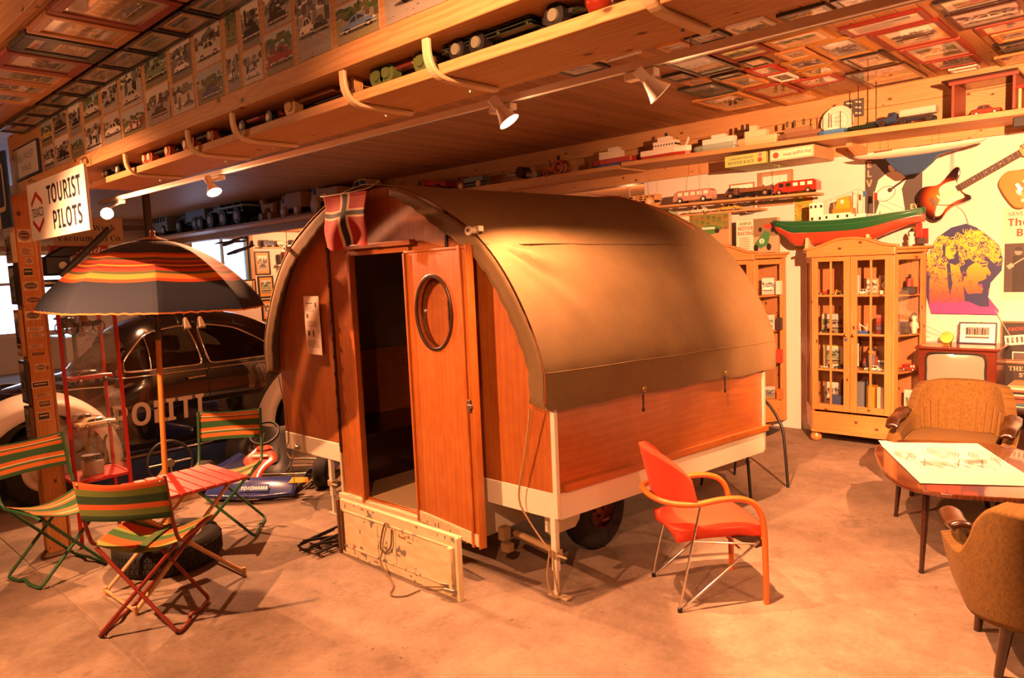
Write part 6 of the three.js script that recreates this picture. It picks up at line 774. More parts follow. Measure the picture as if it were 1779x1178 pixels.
{ const t = thing('record_bench', 'dark low bench with records beside the television', 'bench', [6.98, 0, -0.75]); mk('bench_top', [bx(0.42, 0.03, 0.66, 0, 0.44, 0)], M.dark, t); mk('bench_side', [bx(0.4, 0.42, 0.025, 0, 0.215, -0.3), bx(0.4, 0.42, 0.025, 0, 0.215, 0.3)], C(0x8a7358), t); mk('bench_back', [bx(0.02, 0.4, 0.6, 0.18, 0.22, 0)], M.dark, t); }
['dark grey', 'white edged', 'teal blue', 'bright orange', 'brown', 'dark red', 'pale grey', 'black', 'red brown', 'cream', 'tan'].forEach((c, i) => { const o = one('record_sleeve', [bx(0.3, 0.016, 0.31, 0, 0, 0, 0, 0, 0, 0.002)], C([0x4a4440, 0xd8ccba, 0x2f5a68, 0xc9482a, 0x6a4a34, 0x6e2a22, 0xa89a8a, 0x1f1a18, 0x8a4a34, 0xd8c6a4, 0xa8825a][i]), c + ' record sleeve, ' + ORD[i] + ' from the bottom of the stack on the bench', 'record', 'records stacked on the bench'); o.position.set(6.96 + 0.012 * Math.sin(i * 2.1), 0.464 + i * 0.0175, -0.88 + 0.012 * Math.cos(i * 1.7)); });
[['black record cover with a tilted photo strip hung above the records', 0.96, lpT[0]], ['dark record cover with tan lettering leaning behind the record stack', 0.62, lpT[1]]].forEach(([l, y, m]) => { const t = thing('record_cover', l, 'record cover', [7.19, y, -0.985], 0, 'framed record covers'); mk('frame', [bx(0.016, 0.33, 0.33, -0.002, 0, 0, 0, 0, 0, 0.003)], C(0x8a5a34), t); mk('print', [print(0.305, 0.305, full, 0, -0.0112, 0, 0, 0, -PI / 2, 0)], m, t); });
const wallPrint = (name, l, cat, w, h, y, z, m, x = 7.194) => one(name, [bx(0.004, h, w, 0.0025, 0, 0, 0, 0, 0, 0.0005), print(w, h, full, 0, 0, 0, 0, 0, -PI / 2, 0)].map((g) => T(g, x, y, z)), m, l, cat);
wallPrint('guitarist_poster', 'black and white poster of a guitarist on the white wall', 'poster', 0.47, 0.50, 2.345, -1.99, guitarPoster);
wallPrint('band_poster', 'tan poster with red words above a dark photograph, right edge', 'poster', 0.42, 0.76, 1.685, -0.95, arnePoster);
{ // cut-out panel of two singers
  const o = [[-0.27, -0.215], [-0.285, 0.02], [-0.272, 0.14], [-0.2, 0.30], [-0.09, 0.38], [0.02, 0.405], [0.09, 0.37], [0.17, 0.30], [0.255, 0.21], [0.283, 0.10], [0.275, 0.0], [0.20, -0.10], [0.185, -0.22], [0.262, -0.33], [0.255, -0.365], [-0.235, -0.36]];
  const s = shp(o), g = ext(s, 0.016, 0.002), f = new THREE.ShapeGeometry(s), p = f.attributes.position, uv = f.attributes.uv; for (let i = 0; i < p.count; i++) uv.setXY(i, (p.getX(i) + 0.285) / 0.57, (p.getY(i) + 0.365) / 0.77);
  const t = thing('singer_cutout', 'cut-out pop picture of two curly haired singers in yellow and purple', 'picture', [7.17, 1.545, -1.43]); mk('panel', [T(g, 0.009, 0, 0, 0, -PI / 2, 0)], C(0x27305e), t); mk('print', [T(f, -0.0005, 0, 0, 0, -PI / 2, 0)], singerT, t); mk('hanging_cord', [tube([[0, 0.39, 0.04], [0.01, 0.5, 0.0], [0.02, 0.56, -0.06]], 0.002), tube([[0, -0.33, 0.24], [0, -0.45, 0.3], [0, -0.6, 0.38]], 0.003)], C(0xb9a58a), t);
}
function guitar(label, p, rot, bodyM, guard) {
  const t = thing('electric_guitar', label, 'guitar', p); t.rotation.order = 'YXZ'; t.rotation.set(0, -PI / 2, rot);
  const o = [[-0.20, 0.0], [-0.185, 0.11], [-0.10, 0.158], [0.0, 0.115], [0.07, 0.125], [0.17, 0.165], [0.205, 0.15], [0.185, 0.10], [0.135, 0.055], [0.13, 0.02], [0.13, -0.03], [0.14, -0.065], [0.165, -0.105], [0.155, -0.13], [0.10, -0.125], [0.03, -0.11], [-0.04, -0.122], [-0.12, -0.158], [-0.185, -0.12]];
  const s = shp(o, true), g = ext(s, 0.042, 0.008, false, 3), uv = g.attributes.uv, q = g.attributes.position; for (let i = 0; i < q.count; i++) uv.setXY(i, (q.getX(i) + 0.22) / 0.44, (q.getY(i) + 0.18) / 0.36); mk('body', g, bodyM, t);
  mk('pickguard', [T(ext(shp([[0.135, 0.07], [0.06, 0.09], [0.0, 0.075], [-0.03, 0.0], [-0.09, -0.05], [-0.13, -0.11], [-0.09, -0.125], [-0.02, -0.09], [0.06, -0.085], [0.125, -0.09], [0.12, -0.03], [0.128, 0.02]], true), 0.004, 0.001), 0, 0, 0.023)], guard, t);
  mk('neck', [bx(0.50, 0.05, 0.02, 0.36, 0, 0.016, 0, 0, 0, 0.004), bx(0.50, 0.05, 0.006, 0.36, 0, 0.029, 0, 0, 0, 0.001)], C(0x7a4a28, 0.5), t); mk('fretboard', [bx(0.50, 0.05, 0.004, 0.36, 0, 0.0345)], C(0x35210f, 0.6), t);
  for (let i = 0; i < 18; i++) mk('fret', [b0(0.002, 0.05, 0.002, 0.595 - 0.46 * (1 - Math.pow(2, -i / 12)) * 1.55, 0, 0.036)], M.steel, t);
  for (const f of [0.53, 0.46, 0.40, 0.345, 0.25]) mk('fret_dot', [cyl(0.004, 0.004, 0.002, f, 0, 0.0365, PI / 2, 0, 0, 10)], C(0xe6dcc8), t);
  mk('headstock', [T(ext([[0.6, -0.02], [0.62, -0.045], [0.75, -0.06], [0.80, -0.03], [0.78, 0.03], [0.62, 0.035], [0.6, 0.025]], 0.016, 0.003), 0, 0, 0.012)], C(0xc98f4e, 0.4), t); for (let i = 0; i < 6; i++) mk('tuning_peg', [cyl(0.005, 0.005, 0.02, 0.64 + i * 0.024, 0.02, 0.024, PI / 2, 0, 0, 8), bx(0.008, 0.02, 0.008, 0.64 + i * 0.024, 0.045, 0.012)], M.chrome, t);
  for (const x of [0.09, 0.03, -0.03]) mk('pickup', [bx(0.016, 0.075, 0.012, x, -0.002, 0.026, 0, 0, x < 0 ? 0.25 : 0, 0.003)], C(0xe9dfcc), t);
  mk('bridge', [bx(0.03, 0.08, 0.012, -0.085, 0, 0.027), ...[0, 1, 2, 3, 4, 5].map((i) => b0(0.02, 0.008, 0.006, -0.08, -0.028 + i * 0.011, 0.035))], M.chrome, t); for (let i = 0; i < 3; i++) mk('knob', [cyl(0.01, 0.012, 0.014, -0.05 - i * 0.03, -0.07 - i * 0.018, 0.03, PI / 2)], C(0xe9dfcc), t);
  mk('tremolo_arm', [tube([[-0.08, -0.03, 0.035], [-0.02, -0.075, 0.05], [0.05, -0.115, 0.05]], 0.003)], M.chrome, t); for (let i = 0; i < 6; i++) mk('string', [rod([-0.08, -0.026 + i * 0.0105, 0.039], [0.6, -0.018 + i * 0.0072, 0.039], 0.0006, 4)], M.steel, t); mk('hanging_wire', [rod([0.12, 0.12, -0.0], [0.235, 0.33, -0.02], 0.0015, 5), rod([0.14, 0.12, -0.0], [0.25, 0.33, -0.02], 0.0015, 5)], M.black, t);
}
const burst = phy({ map: paint(256, 220, (x) => { const q = x.createRadialGradient(118, 108, 8, 122, 110, 128); q.addColorStop(0, '#d68a2e'); q.addColorStop(0.42, '#b8571f'); q.addColorStop(0.68, '#5e1f12'); q.addColorStop(0.86, '#1a0d0a'); x.fillStyle = q; x.fillRect(0, 0, 256, 220); }), roughness: 0.14, clearcoat: 1, clearcoatRoughness: 0.05 });
guitar('sunburst electric guitar with a cream guard hanging on the white wall', [7.12, 2.19, -1.565], 0.50, burst, C(0xe9dcc0, 0.3));
guitar('butter yellow electric guitar hanging at the right edge', [7.12, 2.25, -0.96], 0.5, phy({ color: 0xb07c34, roughness: 0.3, clearcoat: 0.5 }), C(0xc9913e, 0.3));
// pictures low on the wall behind the hanging shelf
[['narrow brown framed print behind the hanging shelf', 0.27, 0.30, 2.36, -3.42, 9], ['wide pale map print behind the hanging shelf', 0.36, 0.34, 2.42, -3.07, 7], ['small framed card below the hanging shelf', 0.2, 0.09, 2.17, -3.75, 3]].forEach(([l, w, h, y, z, k]) => { const t = thing('wall_picture', l, 'picture', [7.19, y, z], 0, 'pictures behind the hanging shelf'); mk('frame', [bx(0.014, h, w, 0, 0, 0, 0, 0, 0, 0.003)], C(0x9a7048), t); mk('print', [print(w - 0.03, h - 0.03, pics, k, -0.0082, 0, 0, 0, -PI / 2, 0)], pics.m, t); });
one('cloth_strip', [bx(0.006, 0.66, 0.17, 0, 0, 0, 0, 0, 0, 0.001)].map((g) => T(g, 7.194, 2.13, -2.79)), std({ map: rep(dataTex(128, 256, (u, v) => { const a = n16(u * 12, v * 16); return a > 0.62 ? [0.72, 0.42, 0.16] : a > 0.4 ? [0.76, 0.66, 0.22] : [0.55, 0.58, 0.2]; }), 0.17, 0.66), roughness: 0.9 }), 'yellow green patterned strip hanging beside the kit boxes', 'hanging');
// ------------------------------------------------------------------ long ship shelf under the header
one('ship_shelf', [bx(0.56, 0.045, 5.6, 6.905, 2.748, -1.72, 0.0185, 0, 0, 0.004), bx(0.56, 0.045, 13.3, 6.905, 2.782, -11.2, 0, 0, 0, 0.004)], M.pine, 'long pine shelf full of model ships and trucks under the ceiling', 'shelf');
one('shelf_bracket', [T(ext([[0, 0], [0.42, 0], [0.42, -0.03], [0.05, -0.13], [0, -0.13]], 0.05, 0.004), 7.16, 2.7, -2.22, 0, PI, 0)], M.pine, 'pine bracket under the ship shelf beside the white kit box', 'bracket');
function ship(label, z, L, H, D, hull, low, deck, o = {}) {
  const x = o.x ?? 6.76, y = o.y ?? (z > -4.5 ? 2.773 - 0.0185 * (z + 1.72) : 2.806), t = thing(o.name || 'model_ship', label, o.cat || 'model ship', [x, y, z], o.turn ?? (PI / 2), 'model ships on the long shelf');
  const hp = (y0, y1, k) => T(ext(shp([[-L / 2, -D * 0.36], [-L * 0.47, -D * 0.46], [L * 0.22, -D * 0.5], [L * 0.42, -D * 0.25], [L / 2, 0], [L * 0.42, D * 0.25], [L * 0.22, D * 0.5], [-L * 0.47, D * 0.46], [-L / 2, D * 0.36]].map(([a, b]) => [a * k, b * k])), y1 - y0, 0.003), 0, (y0 + y1) / 2, 0, -PI / 2);
  mk('lower_hull', [hp(0, H * 0.16, 0.96)], low, t); mk('hull', [hp(H * 0.16, H * 0.4, 1)], hull, t);
  (o.decks || [[0.0, 0.6, 0.62], [-0.05, 0.36, 0.8]]).forEach(([c, w, top], i) => mk('deckhouse', [bx(L * w, H * (top - 0.38 - i * 0.02), D * (0.72 - i * 0.12), L * c, H * (0.38 + top) / 2, 0, 0, 0, 0, 0.004)], deck, t));
  if (o.ports) { for (let i = 0; i < o.ports; i++) mk('porthole', [b0(L * 0.025, H * 0.07, D * 0.73, -L * 0.22 + i * L * 0.5 / o.ports, H * 0.54, 0)], M.black, t); }
  (o.funnels || [0.05]).forEach((c) => mk('funnel', [cyl(H * 0.07, H * 0.06, H * 0.3, L * c, H * 0.93, 0)], o.fm || M.black, t));
  if (o.mast) for (const c of o.mast) mk('mast', [rod([L * c, H * 0.38, 0], [L * c, H * (o.mh || 1.5), 0], 0.004, 6)], M.dark, t);
  if (o.prow) mk('prow', [T(ext([[0, 0], [0.06, 0.08], [0.05, 0.12], [-0.02, 0]].map(([a, b]) => [a * L, b * H * 3]), D * 0.2, 0.003), L * 0.40, H * 0.4, 0)], hull, t);
}
ship('red and blue toy ship with a white stepped deckhouse on the shelf', -4.72, 0.56, 0.22, 0.13, CG(0xa83426), CG(0x34508c), C(0xe6dccb), { decks: [[0.02, 0.5, 0.78], [-0.06, 0.24, 0.95]], funnels: [] });
ship('white toy ferry with a row of dark ports and red keel', -4.04, 0.58, 0.235, 0.14, C(0xe9dfce), CG(0xa83426), C(0xe9dfce), { ports: 9, decks: [[-0.0, 0.46, 0.72], [-0.02, 0.24, 0.92]], funnels: [0.0], prow: true, turn: -PI / 2 });
ship('pale green grey toy liner with a white top', -3.49, 0.47, 0.17, 0.12, C(0x9aab9c), C(0x8fa294), C(0xe6dccb), { decks: [[-0.1, 0.7, 0.72], [-0.1, 0.3, 0.92]], funnels: [] });
ship('pale wooden toy ship with two blocks of deckhouse', -3.06, 0.42, 0.2, 0.12, C(0xd6b98f), C(0xd0b083), C(0xdcc39c), { decks: [[0, 0.5, 0.7], [0.06, 0.16, 0.95]], funnels: [0.22, 0.34] });
ship('dark brown toy steamer with three stub funnels', -2.66, 0.42, 0.17, 0.12, C(0x7c5a40), C(0x6b4a34), C(0x8a6a4c), { decks: [[0.02, 0.55, 0.66]], funnels: [-0.1, 0.1, 0.26], fm: C(0x4a3a2e) });
ship('small blue toy sailing boat in front of the large plate', -2.35, 0.24, 0.10, 0.09, CG(0x4a7aa8), CG(0x4a7aa8), C(0xe2d6c2), { decks: [[-0.1, 0.4, 0.6]], funnels: [], mast: [0.1, -0.3, 0.32], mh: 1.9, x: 6.70 });
ship('dark green toy cargo boat with two tall thin masts', -2.09, 0.36, 0.14, 0.13, CG(0x1e2c1c), CG(0x2a1c14), C(0x2a241c), { decks: [[-0.1, 0.2, 0.52]], funnels: [], mast: [-0.2, 0.2], mh: 2.9, x: 6.80 });
vehicle('toy_tanker', 'blue toy lorry with a long pale grey tank on the ship shelf', 'toy truck', { L: 0.45, H: 0.13, D: 0.12, body: CG(0x2c3c5a), cab: CG(0x2c3c5a), cargo: C(0xb9b09c), chassis: CG(0x24324a), type: 'truck', load: 'tank', nose: true, wr: 0.028, hub: M.chrome, wx: [-0.40, 0.02, 0.38] }, [6.72, 2.776, -1.76], -PI * 0.5 + PI, 'toy vehicles on the long shelf');
[['large round plate painted with a sailing ship on the ship shelf', 0.145, -2.42], ['small round plate with a ship on the ship shelf', 0.082, -3.22]].forEach(([l, r, z]) => { const t = thing('ship_plate', l, 'plate', [7.06, 2.80 + r, z], 0, 'painted ship plates'); t.rotation.z = -0.12; mk('rim', [T(lathe([[0, 0], [r * 0.7, 0.004], [r, 0.018], [r, 0.022], [r * 0.7, 0.009], [0, 0.005]], 40), 0, 0, 0, 0, 0, PI / 2)], C(0xe2d0bc, 0.3), t); const f = new THREE.CircleGeometry(r * 0.72, 36); mk('painting', [T(f, -0.0115, 0, 0, 0, -PI / 2, 0)], plateT, t); });
{ const t = thing('rope_board', 'dark knot board with pale fittings on the header wall', 'board', [7.15, 3.06, -2.31]); mk('board', [bx(0.02, 0.16, 0.17, 0, 0, 0, 0, 0, 0, 0.006)], C(0x4a4640), t); for (let i = 0; i < 6; i++) mk('fitting', [bx(0.008, 0.014, 0.05, -0.013, 0.05 - (i >> 1) * 0.05, -0.04 + (i % 2) * 0.08, 0.2, 0, 0, 0.002)], C(0xd8c6a4), t); }
{ const t = thing('red_toy_garage', 'open red brown wooden shelf box on the ship shelf', 'shelf box', [6.88, 2.77, -1.22]); for (const s of [-1, 1]) mk('side', [bx(0.4, 0.27, 0.02, 0, 0.135, s * 0.2, 0, 0, 0, 0.003)], M.redFrame, t); mk('roof', [bx(0.48, 0.015, 0.50, -0.02, 0.278, -0.02)], M.dark, t); mk('top_lip', [bx(0.02, 0.03, 0.46, -0.2, 0.262, 0)], M.redFrame, t); }
vehicle('toy_car', 'small red toy car inside the open red shelf box', 'toy car', { L: 0.2, H: 0.075, D: 0.08, body: CG(0x9a3a26), type: 'car' }, [6.78, 2.768, -1.21], -PI / 2, 'toy vehicles on the long shelf');
{ const t = thing('toy_crane', 'red and wooden toy frame at the right end of the ship shelf', 'toy', [6.74, 2.762, -0.94]); mk('upright', [bx(0.02, 0.16, 0.02, 0, 0.08, -0.05), bx(0.02, 0.16, 0.02, 0, 0.08, 0.06)], C(0xd0aa72), t); mk('bar', [bx(0.04, 0.025, 0.2, 0, 0.17, 0)], M.red, t); }
{ const t = thing('toy_maker_sign', 'black toy maker sign with red letters on the shelf edge', 'sign', [6.60, 2.655, -0.86]); mk('board', [bx(0.03, 0.075, 0.30, 0, 0, 0, 0, 0, 0, 0.01)], M.black, t); mk('print', [print(0.28, 0.065, full, 0, -0.0158, 0, 0.0, 0, -PI / 2, 0)], sheet(280, 66, (x) => { x.fillStyle = '#1a1614'; x.fillRect(0, 0, 280, 66); lft(x, 'DINKY', 70, 35, 'bold 56px sans-serif', '#c0351f'); }), t); }
vehicle('toy_truck', 'red wooden toy tipper lorry above the caravan roof', 'toy truck', { L: 0.62, H: 0.25, D: 0.2, body: CG(0x8f2a1c), cab: CG(0x8f2a1c), cargo: CG(0x9a2e20), chassis: M.black, type: 'truck', tilt: 0.16, wr: 0.06, hub: CG(0x9a2e20), wx: [-0.28, 0.3] }, [6.76, 2.806, -7.70], PI / 2, 'toy vehicles on the long shelf');
vehicle('toy_truck', 'grey blue toy lorry with pale wheels above the caravan roof', 'toy truck', { L: 0.52, H: 0.2, D: 0.15, body: C(0x6e7a80), cab: C(0x7a3a30), cargo: C(0x6e7a80), chassis: C(0x6e7a80), type: 'truck', load: 'none', wr: 0.042, hub: C(0xd8bf94), wheel: C(0xcaa878), wx: [-0.34, 0.30] }, [6.76, 2.806, -6.95], PI / 2, 'toy vehicles on the long shelf');
{ const t = thing('toy_cannon', 'grey toy roller with a dark barrel on the ship shelf', 'toy', [6.76, 2.806, -6.1]); mk('tube', [rod([0, 0.05, 0.25], [0, 0.1, -0.2], 0.028)], C(0x8a8074), t); mk('drum', [cyl(0.07, 0.07, 0.14, 0, 0.1, 0.05, 0, 0, PI / 2)], M.dark, t); mk('wheel', [cyl(0.04, 0.04, 0.16, 0, 0.04, 0.3, 0, 0, PI / 2)], C(0x8a8074), t); }
{ const t = thing('toy_tractor', 'orange toy tractor with big rear wheel on the ship shelf', 'toy tractor', [6.76, 2.806, -5.52], PI / 2); mk('body', [ext([[-0.1, 0.06], [-0.1, 0.12], [0.0, 0.13], [0.02, 0.11], [0.16, 0.11], [0.16, 0.05]], 0.06, 0.004)], CG(0xb0602a), t); for (const s of [-1, 1]) { mk('rear_wheel', [T(new THREE.TorusGeometry(0.068, 0.02, 8, 24), -0.07, 0.088, s * 0.06)], CG(0x9a4a24), t); mk('front_wheel', [T(new THREE.TorusGeometry(0.03, 0.012, 8, 18), 0.13, 0.042, s * 0.05)], CG(0x9a4a24), t); } mk('driver', [cyl(0.02, 0.016, 0.06, -0.03, 0.16, 0), sph(0.022, -0.03, 0.21, 0)], C(0x3a332e), t); mk('exhaust_pipe', [rod([0.1, 0.11, 0], [0.1, 0.2, 0], 0.005)], M.black, t); }
{ // far left of the long shelf
  const L = [[-17.0, 'grey toy camper bus at the far left of the ship shelf', { L: 1.0, H: 0.5, D: 0.4, body: C(0x9aa0a4), type: 'bus', wr: 0.11 }], [-15.3, 'blue grey toy box lorry on the far shelf', { L: 1.5, H: 0.6, D: 0.45, body: C(0x3a4046), cab: C(0x3a4046), cargo: C(0x7d8894), type: 'truck', load: 'box', nose: true, wr: 0.13, hub: C(0x9aa0a4) }], [-13.75, 'dark green toy army lorry with pale rails on the far shelf', { L: 1.6, H: 0.62, D: 0.45, body: CG(0x1f2a20), cab: CG(0x1f2a20), cargo: CG(0x26332a), rail: C(0xa9b4a9), type: 'truck', load: 'rails', nose: true, wr: 0.15, hub: C(0xb9b4a4), wx: [-0.36, 0.0, 0.34] }], [-11.4, 'pale wooden toy lorry on the far shelf', { L: 0.7, H: 0.42, D: 0.3, body: C(0xc99f6c), cab: C(0xc99f6c), cargo: C(0xb98a58), type: 'truck', load: 'box', wr: 0.09, wheel: C(0xb98a58), wx: [-0.3, 0.32] }], [-10.35, 'wooden toy tractor lorry with big wheels on the far shelf', { L: 0.8, H: 0.5, D: 0.3, body: C(0xd0a670), cab: C(0xd0a670), cargo: C(0xc0925c), type: 'truck', load: 'none', wr: 0.12, wheel: C(0xd6b07c), wx: [-0.34, 0.34] }], [-9.4, 'wooden toy saloon beside the flag on the far shelf', { L: 0.85, H: 0.4, D: 0.32, body: C(0xc99f6c), cab: C(0xc99f6c), type: 'car', wr: 0.1, wheel: C(0xd6b07c) }]];
  for (const [z, l, s] of L) vehicle(s.type === 'bus' ? 'toy_bus' : s.type === 'car' ? 'toy_car' : 'toy_truck', l, 'toy vehicle', s, [6.82, 2.806, z], PI / 2, 'toy vehicles on the long shelf');
  const t = thing('wooden_horse', 'small wooden toy horse on wheels on the far shelf', 'toy', [6.8, 2.806, -12.35], PI / 2); mk('body', [ext(shp([[-0.2, 0.12], [-0.22, 0.3], [0.1, 0.3], [0.18, 0.42], [0.3, 0.36], [0.24, 0.3], [0.2, 0.12], [0.12, 0.12], [0.08, 0.22], [-0.1, 0.22], [-0.12, 0.12]]), 0.08, 0.01)], C(0xb98a58), t); for (const s of [-1, 1]) mk('wheel', [cyl(0.07, 0.07, 0.2, s * 0.16, 0.07, 0, PI / 2)], C(0xa9784a), t);
}
// kit boxes held under the shelf
[['green kit box fixed under the ship shelf', -3.12, 0.41, boxArt[2], 0xa0a35c], ['cream road set box fixed under the ship shelf', -2.68, 0.40, boxArt[3], 0xb58d62]].forEach(([l, z, w, m, c]) => { const t = thing('kit_box', l, 'box', [6.88, 2.666, z], 0, 'kit boxes under the ship shelf'); mk('carton', [bx(0.5, 0.105, w, 0, 0, 0, 0, 0, 0, 0.002)], C(c), t); mk('front_print', [print(w - 0.004, 0.1, full, 0, -0.2508, 0, 0, 0, -PI / 2, 0)], m, t); });
// ------------------------------------------------------------------ hanging shelf with wooden toys
{ const t = thing('hanging_shelf', 'narrow pine shelf with wooden toys hung on thin wires', 'shelf', [6.82, 2.315, -3.85]); t.rotation.x = 0.014; mk('board', [bx(0.24, 0.022, 2.7, 0, 0, 0)], M.pine, t); for (const z of [-1.2, -0.4, 0.2, 0.945]) for (const s of [-1, 1]) mk('hanging_wire', [rod([s * 0.1, 0, z], [s * 0.06, 0.43, z], 0.0015, 5)], M.steel, t); }
{ const t = thing('lower_shelf', 'lower pine shelf behind the hanging shelf lit from above', 'shelf', [7.06, 2.22, -3.9]); mk('board', [bx(0.22, 0.022, 1.5, 0.02, 0, 0)], M.pine, t); mk('bracket', [bx(0.18, 0.02, 0.02, 0.04, -0.02, -0.6), bx(0.18, 0.02, 0.02, 0.04, -0.02, 0.6)], M.steel, t); }
const hy = (z) => 2.327 - 0.014 * (z + 3.85);
vehicle('toy_bus', 'red wooden toy bus at the right end of the hanging shelf', 'toy bus', { L: 0.40, H: 0.12, D: 0.13, body: CG(0x8f2c1e), type: 'bus', wr: 0.024, hub: C(0xb9a070), lit: 3, wx: [-0.32, 0.34] }, [6.80, hy(-2.7), -2.70], PI / 2, 'toys on the hanging shelf');
vehicle('toy_trailer', 'dark brown toy timber lorry next to the red bus', 'toy truck', { L: 0.46, H: 0.13, D: 0.12, body: C(0x5a3a28), cab: C(0x5a3a28), cargo: C(0x6e4428), type: 'truck', load: 'none', wr: 0.034, hub: C(0x8a6a4c), wx: [-0.4, 0.36] }, [6.80, hy(-3.16), -3.16], PI / 2, 'toys on the hanging shelf');
vehicle('toy_car', 'long pale pink toy coach on the hanging shelf', 'toy car', { L: 0.44, H: 0.13, D: 0.12, body: CG(0xb08070), cab: CG(0xb08070), type: 'bus', wr: 0.03, lit: 5 }, [6.80, hy(-3.75), -3.75], PI / 2, 'toys on the hanging shelf');
vehicle('toy_cart', 'pale wooden toy cart with two upright sticks on the hanging shelf', 'toy truck', { L: 0.36, H: 0.15, D: 0.14, body: C(0xd6ac74), cab: C(0xd6ac74), cargo: C(0xc99b62), type: 'truck', load: 'rails', wr: 0.05, wheel: C(0xcf9f66), wx: [-0.3, 0.32] }, [6.80, hy(-4.35), -4.35], PI / 2, 'toys on the hanging shelf');
vehicle('toy_truck', 'brown toy lorry at the left end of the hanging shelf', 'toy truck', { L: 0.42, H: 0.15, D: 0.14, body: C(0x7a4a2c), cab: C(0xe0c9a0), cargo: C(0x8a5a38), type: 'truck', load: 'box', wr: 0.036, wx: [-0.34, 0.32] }, [6.80, hy(-4.82), -4.82], PI / 2, 'toys on the hanging shelf');
[['yellow toy car on the lower shelf', -3.5, 0xc9962e], ['cream toy car on the lower shelf', -3.85, 0xe0cfae], ['pale green toy car on the lower shelf', -4.25, 0xa9b48a]].forEach(([l, z, c]) => vehicle('toy_car', l, 'toy car', { L: 0.26, H: 0.07, D: 0.1, body: CG(c), type: 'car' }, [7.06, 2.231, z], PI / 2, 'cars on the lower shelf'));
// ------------------------------------------------------------------ model tug on the cabinet and hanging yacht
{
  const t = thing('model_tug', 'large green and red model tugboat standing on the pine cabinet', 'model ship', [6.955, 1.835, -2.30], 0), Lh = 1.26;   // local z along the hull, bow at -z
  const hullP = (u, v) => { const z = -Lh / 2 + Lh * u, w = 0.125 * Math.pow(Math.sin(Math.min(1, (u * 0.94 + 0.04)) * PI), 0.55) * (u > 0.8 ? Math.sqrt(Math.max(0.02, 1 - ((u - 0.8) / 0.2) ** 2)) : 1), sheer = 0.215 + 0.05 * Math.pow(Math.abs(u - 0.45) * 2, 2), keel = 0.0 + 0.13 * sm(0.14, 0.0, u) + 0.15 * sm(0.55, 1, u), a = (v - 0.5) * 2, k = Math.abs(a); const y = keel + (sheer - keel) * Math.pow(k, 1.5); return [Math.sign(a) * w * Math.pow(k, 0.55) + 0, y, z - (u < 0.2 ? (0.2 - u) * 0.25 * k : 0)]; };
  const band = (v0, v1) => { const f = (side) => slab((u, v) => hullP(u, 0.5 + side * (v0 + (v1 - v0) * v) / 2), 50, 10, 0.006); return [f(1), f(-1)]; };
  mk('lower_hull', band(0, 0.66), CG(0xa8452e), t); mk('upper_hull', band(0.655, 1), CG(0x1f5a34), t);
  mk('deck', [surf((u, v) => { const a = hullP(u, 1), b = hullP(u, 0); return [a[0] + (b[0] - a[0]) * v, a[1] - 0.03, a[2]]; }, 40, 6)], C(0xb08a58), t); mk('rubbing_strake', [tube(Array.from({ length: 20 }, (_, i) => { const q = hullP(0.02 + i * 0.05, 0.07); return [q[0] - 0.004, q[1], q[2]]; }), 0.006, 6)], CG(0x2c6b40), t);
  const wh = (n, w, h, d, y, z, m = C(0xe9e0d0), x = 0) => mk(n, [bx(w, h, d, x, y, z, 0, 0, 0, 0.004)], m, t);
  wh('deckhouse', 0.15, 0.08, 0.30, 0.235, -0.10); wh('wheelhouse', 0.14, 0.19, 0.13, 0.29, -0.255); wh('deckhouse', 0.13, 0.06, 0.16, 0.225, 0.10);
  for (const [y, z] of [[0.35, -0.30], [0.35, -0.26], [0.35, -0.21], [0.24, -0.29], [0.24, -0.22], [0.245, -0.16], [0.245, -0.06], [0.245, 0.02]]) mk('window', [b0(0.004, 0.025, 0.018, -0.0725 + (y > 0.3 ? 0.001 : -0.004), y, z)], M.black, t);
  mk('funnel', [T(ext([[-0.07, 0], [-0.05, 0.15], [0.05, 0.13], [0.08, 0]], 0.1, 0.01), 0, 0.275, -0.03, 0, PI / 2, 0)], CG(0xcf9a2c), t); wh('funnel_band', 0.11, 0.05, 0.17, 0.29, -0.03, CG(0xc9822e)); wh('funnel_mark', 0.004, 0.035, 0.03, 0.375, -0.03, C(0xd8d0c0), -0.054);
  for (const [z, h] of [[0.09, 0.24], [0.13, 0.16], [-0.12, 0.14], [0.22, 0.2]]) mk('mast', [rod([0, 0.24, z], [0, 0.24 + h, z], 0.0035, 6)], C(0xd0b083), t); mk('pennant', [bx(0.003, 0.06, 0.03, 0, 0.40, 0.235, 0, 0, 0, 0.0005)], CG(0xa83426), t); mk('pennant', [bx(0.003, 0.05, 0.03, 0, 0.43, 0.145, 0, 0, 0, 0.0005)], C(0x3d5a8a), t); mk('rigging', [rod([0, 0.48, 0.09], [0, 0.25, 0.5], 0.001, 4), rod([0, 0.48, 0.09], [0, 0.38, -0.26], 0.001, 4)], M.black, t);
  mk('rail', Array.from({ length: 3 }, (_, i) => rod([-0.1, 0.235, 0.1 + i * 0.1], [-0.1, 0.26, 0.1 + i * 0.1], 0.003, 5)), M.black, t); mk('rudder', [bx(0.012, 0.12, 0.05, 0, 0.08, 0.585)], CG(0xa83426), t); mk('propeller', [0, 1, 2].map((i) => T(ext(shp([[0, 0], [0.016, 0.02], [0.012, 0.05], [-0.004, 0.045]], true), 0.004, 0.001), 0, 0.06, 0.55, i * 2.094, PI / 2, 0)), M.brass, t);
  for (const z of [-0.33, 0.20]) mk('stand', [ext([[-0.12, -0.04], [-0.1, 0.07], [-0.07, 0.045], [0.07, 0.045], [0.1, 0.07], [0.12, -0.04]], 0.03, 0.003)].map((g) => T(g, 0, 0, z)), C(0xe0b48c), t);
}
